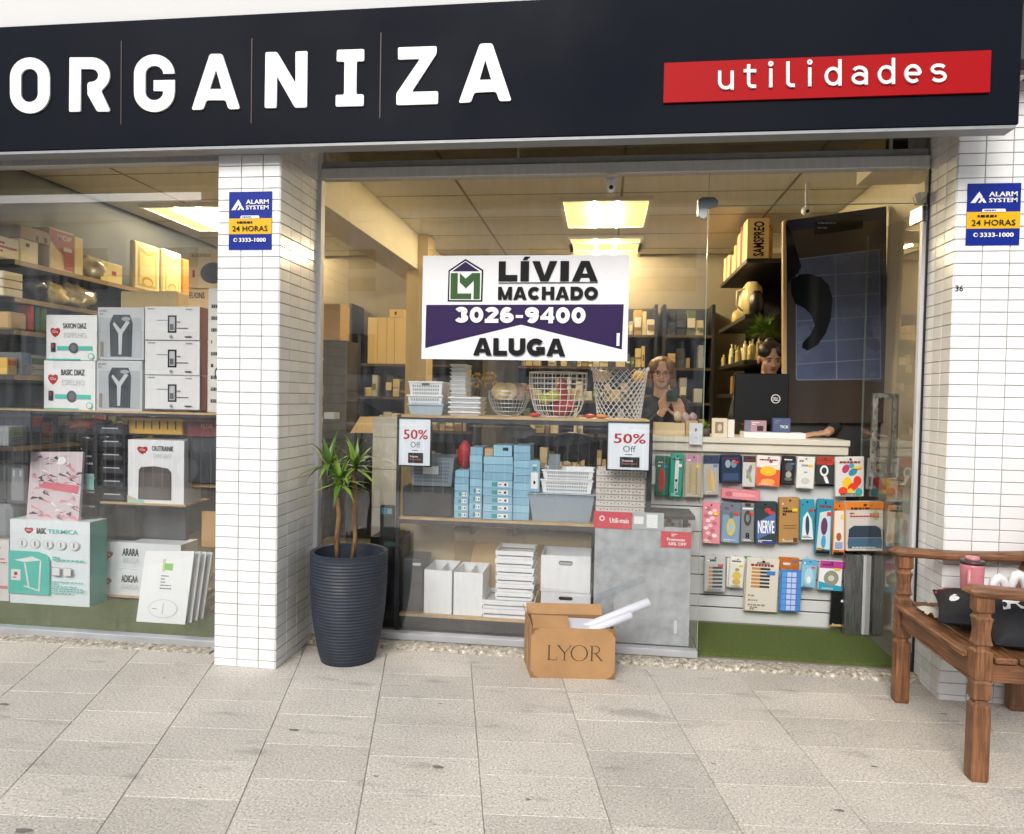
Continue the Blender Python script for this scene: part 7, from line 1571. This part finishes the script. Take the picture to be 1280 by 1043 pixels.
# tall dark panel at the counter
DP = thing('dark_display_panel', (xl(1046, .95, 400), .96, zct), 'tall tinted dark panel with a painted blue gridded window reflection standing behind the counter', 'panel')
pa = [P(983, 529, .93), P(1108, 529, .93), P(1108, 258, .93), P(982, 276, .93)]
b = MB(); bk_ = [p+Vector((0, .035, 0)) for p in pa]; M_tp = mat('tinted_brown', (.045, .034, .029), .2, spec=.6)
b.add(pa+bk_, [(0, 1, 2, 3), (7, 6, 5, 4), (4, 5, 1, 0), (5, 6, 2, 1), (6, 7, 3, 2), (7, 4, 0, 3)], M_tp)
b.frame((0, .93, 0), (1, 0, 0), (0, 0, 1), Vector((0, -1, 0))); fp = lambda x, y: (P(x, y, .93).x, P(x, y, .93).z)
M_bl = mat('blue_reflection', (.075, .095, .17), .22, var=.2, vs=3); M_bll = mat('blue_line', (.15, .18, .27), .3); M_bk = mat('panel_black_and_reflection', (.004, .005, .008), .1)  # the blue gridded area is a window reflection painted onto the panel
b.pol([fp(*q_) for q_ in ((984, 290), (1107, 274), (1107, 259), (983, 277))], pm('#1c2440', .2))
b.pol([fp(*q_) for q_ in ((1018, 294), (1079, 286), (1079, 269), (1018, 277))], M_bk); b.lines(fp(1022, 288)[0], fp(1022, 288)[1], fp(1060, 280)[0], fp(1060, 276)[1], 2, M_bll, .3)
px2 = lambda x, y: (960+x/3.259, 220+y/3.259)
b.pol([fp(*px2(*q_)) for q_ in ((113, 828), (120, 834), (455, 830), (461, 826), (455, 305), (447, 299), (125, 338), (113, 350))], M_bll)
b.pol([fp(*px2(*q_)) for q_ in ((117, 826), (122, 829), (452, 825), (456, 822), (451, 309), (445, 304), (128, 342), (117, 353))], M_bl)
b.pol([fp(*px2(*q_)) for q_ in ((276, 828), (282, 828), (276, 323), (272, 323))], M_bll)
for yy_ in (390, 478, 570, 658, 745):
    b.pol([fp(*px2(*q_)) for q_ in ((118, yy_+24), (453, yy_+3), (453, yy_-1), (118, yy_+20))], M_bll); b.h -= .0004
b.pol([fp(*px2(*q_)) for q_ in ((70, 190), (92, 230), (135, 370), (120, 400), (95, 420), (80, 440))], M_bk)
b.pol([fp(*px2(*q_)) for q_ in ((92, 425), (130, 402), (170, 400), (215, 415), (245, 445), (262, 500), (255, 580), (235, 640), (200, 690), (160, 712), (138, 700), (140, 680), (170, 650), (190, 610), (178, 570), (150, 540), (110, 520), (95, 480))], M_bk)  # curved black reflection, painted onto the panel as a flat shape
b.build('pane', DP)
b = MB(); pe = [P(979, 530, .925), P(983.5, 530, .925), P(983, 274, .925), P(979, 276, .925)]; bk_ = [p+Vector((0, .045, 0)) for p in pe]
b.add(pe+bk_, [(0, 1, 2, 3), (7, 6, 5, 4), (4, 5, 1, 0), (5, 6, 2, 1), (6, 7, 3, 2), (7, 4, 0, 3)], mat('edge_wood', '#c0a070', .6)); b.build('wood_edge', DP)
b = MB(); b.box(pa[0].x+.02, pa[1].x-.02, .97, 1.0, .03, pa[0].z+.2, M_dark); b.build('stand', DP)
# small ceiling camera near the panel top
p = P(1008, 264, 1.2); t = thing('security_camera', (p.x, p.y, p.z), 'small round ceiling camera above the tall dark panel', 'camera'); b = MB(); b.ball(p, .035, .035, .03, M_white, 14, 10); b.build('dome', t, smooth=True); b = MB(); b.tube([(p.x, p.y, p.z+.025), (p.x, p.y, ZC-.001)], .012, M_white, 8); b.build('stem', t); b = MB(); b.ball((p.x, p.y-.026, p.z-.006), .014, .012, .014, M_black, 10, 8); b.build('lens', t)
# ================================================================== PEOPLE (behind the counter)
M_skin = mat('skin_tan', (.50, .28, .18), .5, var=.06, vs=9); M_skin2 = mat('skin_light', (.62, .38, .26), .5, var=.06, vs=9)
M_hair = mat('dark_hair', (.018, .011, .007), .5, var=.4, vs=60, stretch=(4, 4, .6)); M_hair2 = mat('brown_blond_hair', (.20, .10, .035), .5, var=.4, vs=60, stretch=(4, 4, .6))
M_shirt = mat('black_shirt', (.012, .012, .014), .85, var=.2, vs=12); M_jean = mat('dark_trousers', (.02, .025, .035), .85); M_lip = mat('lips', (.32, .09, .075), .4)
M_eyew = mat('eye_white', (.65, .63, .6), .2); M_iris = mat('iris_dark', (.02, .012, .008), .1)
def capsule(b, p0, r0_, p1, r1_, m, n=14, sy=1.0):
    p0, p1 = Vector(p0), Vector(p1); d = p1-p0; L = d.length; d.normalize(); K = 5; pts = []; rs = []
    for k in range(K+1): a = math.pi/2*k/K; pts.append(p0-d*r0_*math.cos(a)); rs.append(max(r0_*math.sin(a), .0008))
    for k in range(K+1): a = math.pi/2*k/K; pts.append(p1+d*r1_*math.sin(a)); rs.append(max(r1_*math.cos(a), .0008))
    b.tube(pts, rs, m, n)
def remesh(o, vox, sm=4):
    md = o.modifiers.new('r', 'REMESH'); md.mode = 'VOXEL'; md.voxel_size = vox; md.use_smooth_shade = True
    m2 = o.modifiers.new('s', 'SMOOTH'); m2.factor = .5; m2.iterations = sm
    dg = bpy.context.evaluated_depsgraph_get(); me = bpy.data.meshes.new_from_object(o.evaluated_get(dg)); o.modifiers.clear(); old = o.data; o.data = me
    if not len(me.materials): 
        for mm in old.materials: me.materials.append(mm)
    me.polygons.foreach_set('material_index', [0]*len(me.polygons)); me.polygons.foreach_set('use_smooth', [True]*len(me.polygons))
def hand(b, wr, d, up, m, curl=.9, sc_=1.0):
    """palm and five fingers from the wrist, d = pointing direction, up = back-of-hand normal"""
    wr, d, up = Vector(wr), Vector(d).normalized(), Vector(up).normalized(); s = d.cross(up).normalized()
    for k in (-1, -.33, .33, 1): capsule(b, wr+s*.018*k*sc_, .013*sc_, wr+(d*.085+s*.030*k)*sc_, .0115*sc_, m, 8)
    for k, L in ((-1, .062), (-.33, .074), (.33, .080), (1, .070)):
        p = wr+(d*.088+s*.030*k)*sc_; dd_ = d.copy(); r_ = .0098*sc_
        for f in (.45, .32, .23):
            q_ = p+dd_*L*f*sc_; capsule(b, p, r_, q_, r_*.88, m, 8); p = q_; r_ *= .88; dd_ = (dd_-up*curl*.55).normalized()
    p = wr+(d*.025-s*-.030)*sc_; t1 = p+(d*.032+s*.030-up*.012)*sc_; t2 = t1+(d*.034+s*.008-up*.016)*sc_
    capsule(b, p, .0145*sc_, t1, .011*sc_, m, 8); capsule(b, t1, .011*sc_, t2, .0095*sc_, m, 8)
def person(H, yaw, pitch, skin, hair, lb, arms, hairstyle, glasses=False, smile=False):
    H = Vector(H); t = thing('person', (H.x, H.y, .03), lb, 'person')
    Rm = Matrix.Rotation(yaw, 3, 'Z') @ Matrix.Rotation(pitch, 3, 'X'); Rb = Matrix.Rotation(yaw*.5, 3, 'Z')
    hh = lambda x, y, z: H+Rm @ Vector((x, y, z)); bb = lambda x, y, z: H+Rb @ Vector((x, y, z))
    def ell(b, c, r, m):
        i0 = len(b.v); b.ball((0, 0, 0), *r, m, 18, 12); 
        for i in range(i0, len(b.v)): b.v[i] = tuple(hh(*(Vector(b.v[i])+Vector(c))))
    b = MB(); ell(b, (0, .012, .03), (.074, .090, .084), skin); ell(b, (0, -.028, -.03), (.060, .056, .072), skin); ell(b, (0, -.050, -.078), (.033, .028, .026), skin)
    for s in (-1, 1): ell(b, (s*.031, -.054, -.028), (.026, .022, .026), skin); ell(b, (s*.076, .012, -.012), (.010, .019, .030), skin); ell(b, (s*.030, -.070, .022), (.024, .012, .008), skin)
    capsule(b, hh(0, -.080, .010), .007, hh(0, -.098, -.026), .0115, skin, 8)
    for s in (-1, 1): capsule(b, hh(s*.008, -.088, -.030), .007, hh(s*.009, -.086, -.031), .007, skin, 8)
    capsule(b, hh(0, .015, -.05), .050, bb(0, .035, -.18), .055, skin)
    zf = .03-H.z
    tor = [((-.10, .04, -.24), .075, (.10, .04, -.24), .075), ((-.07, .03, -.34), .115, (.07, .03, -.34), .115), ((-.05, .03, -.50), .10, (.05, .03, -.50), .10), ((-.07, .03, -.64), .12, (.07, .03, -.64), .12)]
    lim = []
    for a, ra, c_, rc in tor: capsule(b, bb(*a), ra, bb(*c_), rc, skin)
    capsule(b, bb(-.0, .03, -.3), .12, bb(0, .03, -.62), .12, skin)
    legs = []
    for s in (-1, 1): legs += [((s*.09, .03, -.68), .085, (s*.10, .02, (-.70+zf)/2), .062), ((s*.10, .02, (-.70+zf)/2), .058, (s*.10, .03, zf+.06), .040), ((s*.10, .03, zf+.035), .034, (s*.11, -.12, zf+.03), .030)]
    for a, ra, c_, rc in legs: capsule(b, bb(*a), ra, bb(*c_), rc, skin)
    sl = []
    for (sh, el, wr, hd, hu, crl) in arms:
        el, wr = Vector(el), Vector(wr); S_ = bb(*sh); capsule(b, S_, .058, el, .042, skin); capsule(b, el, .040, wr, .026, skin); hand(b, wr, hd, hu, skin, crl); sl.append((S_, el, wr))
    o = b.build('body', t); remesh(o, .0052)
    b = MB()
    for a, ra, c_, rc in tor: capsule(b, bb(*a), ra+.010, bb(*c_), rc+.012, M_shirt)
    capsule(b, bb(0, .03, -.3), .13, bb(0, .03, -.66), .135, M_shirt)
    for S_, el, wr in sl: capsule(b, S_, .069, el, .054, M_shirt); capsule(b, el, .052, el.lerp(wr, .75), .038, M_shirt)
    o = b.build('shirt', t); remesh(o, .008)
    b = MB()
    for a, ra, c_, rc in legs[:2]+legs[3:5]: capsule(b, bb(*a), ra+.012, bb(*c_), rc+.014, M_jean)
    o = b.build('trousers', t); remesh(o, .012)
    b = MB(); ell(b, (0, .024, .046), (.082, .090, .080), hair)
    if hairstyle == 'bun': ell(b, (0, .06, .11), (.035, .035, .03), hair); ell(b, (-.045, -.010, .062), (.045, .07, .05), hair); ell(b, (.045, -.010, .062), (.045, .07, .05), hair)
    else:
        ell(b, (-.050, .0, .050), (.045, .075, .055), hair); ell(b, (.050, .0, .050), (.045, .075, .055), hair)
        for s in (-1, 1): capsule(b, hh(s*.078, .010, .03), .026, hh(s*.082, .03, -.09), .022, hair)
        ell(b, (0, .07, -.04), (.07, .04, .09), hair)
    o = b.build('hair', t); remesh(o, .007, 2)
    for v in o.data.vertices: v.co += v.normal*.0025*noise.noise(Vector((v.co.x*90, v.co.y*90, v.co.z*18)))
    for s in (-1, 1):
        b = MB(); c = hh(s*.030, -.0725, .004); b.ball(c, .0135, .0125, .0065, M_eyew, 12, 8); eo = b.build('eye', t, smooth=True)
        b = MB(); c = hh(s*.030, -.0815, .0025); b.ball(c, .006, .0045, .006, M_iris, 10, 8); b.build('iris', eo, smooth=True)
        b = MB(); b.tube([hh(s*.013, -.0825, .021), hh(s*.030, -.0840, .026), hh(s*.047, -.0740, .021)], [.002, .0032, .0015], hair, 6); b.build('eyebrow', t)
        b = MB(); b.tube([hh(s*.017, -.0815, .005), hh(s*.030, -.0865, .0115), hh(s*.044, -.0765, .006)], [.0015, .002, .0013], M_iris, 6); b.build('eyelash', t)
    b = MB(); k = .006 if smile else -.001
    b.tube([hh(-.024, -.078, -.052+k), hh(-.012, -.0865, -.0535), hh(0, -.0885, -.055), hh(.012, -.0865, -.0535), hh(.024, -.078, -.052+k)], [.0015, .0042, .0052, .0042, .0015], M_lip, 8); b.build('lips', t, smooth=True)
    if glasses:
        b = MB(); gm = pm('#3a302c', .3)
        for s in (-1, 1): b.tube([hh(s*.031+.024*math.cos(2*math.pi*j/20), -.094+abs(math.cos(2*math.pi*j/20))*.004, .002+.018*math.sin(2*math.pi*j/20)) for j in range(20)], .0012, gm, 5, closed=True); b.tube([hh(s*.055, -.090, .004), hh(s*.080, .0, .006)], .0013, gm, 5)
        b.tube([hh(-.007, -.094, .004), hh(.007, -.094, .004)], .0013, gm, 5); b.build('glasses', t)
    return t
h1_ = P(827, 467, 1.28); w1 = P(829, 513, 1.04); e1 = P(808, 545, 1.16); w2 = P(853, 520, 1.08); e2 = P(868, 548, 1.2)
ph = P(840, 496, .985)
person(h1_, -.05, .10, M_skin2, M_hair2, 'person with light brown hair and glasses in black, holding up a phone behind the display',
       [((-.17, .04, -.25), (e1.x, 1.18, e1.z), (w1.x, 1.05, w1.z), (.25, -.30, .9), (-.5, .85, .2), .55), ((.17, .04, -.25), (e2.x+.02, 1.2, e2.z), (w2.x, 1.08, w2.z-.01), (-.35, -.30, .85), (.3, .9, .2), .8)], 'loose', True, True)
t = thing('phone', ph, 'dark teal phone held up by the person with glasses', 'phone'); b = MB(); b.cbox(ph.x-.037, ph.x+.037, ph.y-.004, ph.y+.005, ph.z-.035, ph.z+.045, pm('#12302e', .25), .003); b.build('case', t)
b = MB(); b.cbox(ph.x-.030, ph.x-.006, ph.y-.0065, ph.y-.0042, ph.z+.016, ph.z+.040, M_black, .001); b.ball((ph.x-.018, ph.y-.007, ph.z+.033), .005, .002, .005, pm('#30383c', .1)); b.build('camera_bump', t)
h2_ = P(963, 449, 1.22); wl = P(1012, 541, .84); el_ = P(1060, 546, 1.05); wr_ = P(1128, 533, .90)
person(h2_, .05, -.28*-1, M_skin, M_hair, 'person with dark tied back hair looking down behind the black monitor',
       [((.17, .04, -.25), (el_.x-.02, 1.12, zc+.10), (P(1034, 538, .82).x, .82, zc+.035), (-1, -.15, -.12), (0, -.1, 1), .5), ((-.17, .04, -.25), (h2_.x-.24, 1.12, zc+.12), (h2_.x-.18, .86, zc+.04), (.2, -1, 0), (0, 0, 1), .5)], 'bun')
# more stock on the left wall shelves
qq = random.Random(21)
def wall_stock(z, y0, y1, names, cols, hs_):
    y = y0; i = 0
    while y < y1:
        wd = qq.uniform(.08, .16); h = qq.uniform(*hs_); c = qq.choice(cols); xo = qq.uniform(0, .03)
        b = MB(); b.box(XL+.02, XW-.03-xo, y, y+wd-.008, z+.001, z+h, pm(c, .5), .003)
        b.frame((XW-.03-xo, y, z), (0, wd-.008, 0), (0, 0, h), Vector((1, 0, 0))); b.h = .0015
        b.rect(.12, .55, .88, .85, pm(qq.choice(['#b8463a', '#3f6f8a', '#efe6cc', '#4a4a4a', '#7a8c4a']))); b.lines(.12, .15, .85, .45, 3, M_ink, .3, i)
        b.build('stock_box', label='%s %s' % (['nearest', 'second', 'third', 'fourth', 'fifth', 'sixth', 'seventh', 'eighth', 'ninth', 'tenth', 'eleventh', 'twelfth', 'thirteenth', 'fourteenth', 'fifteenth', 'sixteenth', 'seventeenth', 'eighteenth', 'nineteenth', 'twentieth'][min(i, 19)], names), cat='box', group='stock boxes on the left wall shelves'); y += wd; i += 1
wall_stock(z3, .95, 1.9, 'stock box on the third wall shelf, right of the bottles', ['#e0cf9c', '#d0b878', '#efe5c9', '#8a5a40'], (.12, .2))
wall_stock(z4, .06, 2.4, 'stock box on the fourth wall shelf in the left window', ['#e0cf9c', '#c4a868', '#efe5c9', '#6a6f74', '#d9b04e'], (.08, .22))
z5, *_ = wshelf((0, 560), 190, 'lowest wall shelf in the left window', ybeg=.05)
wall_stock(z5, .06, 2.4, 'stock box on the lowest wall shelf in the left window', ['#cfc3a0', '#3c4044', '#8a8f94', '#b09060'], (.12, .26))
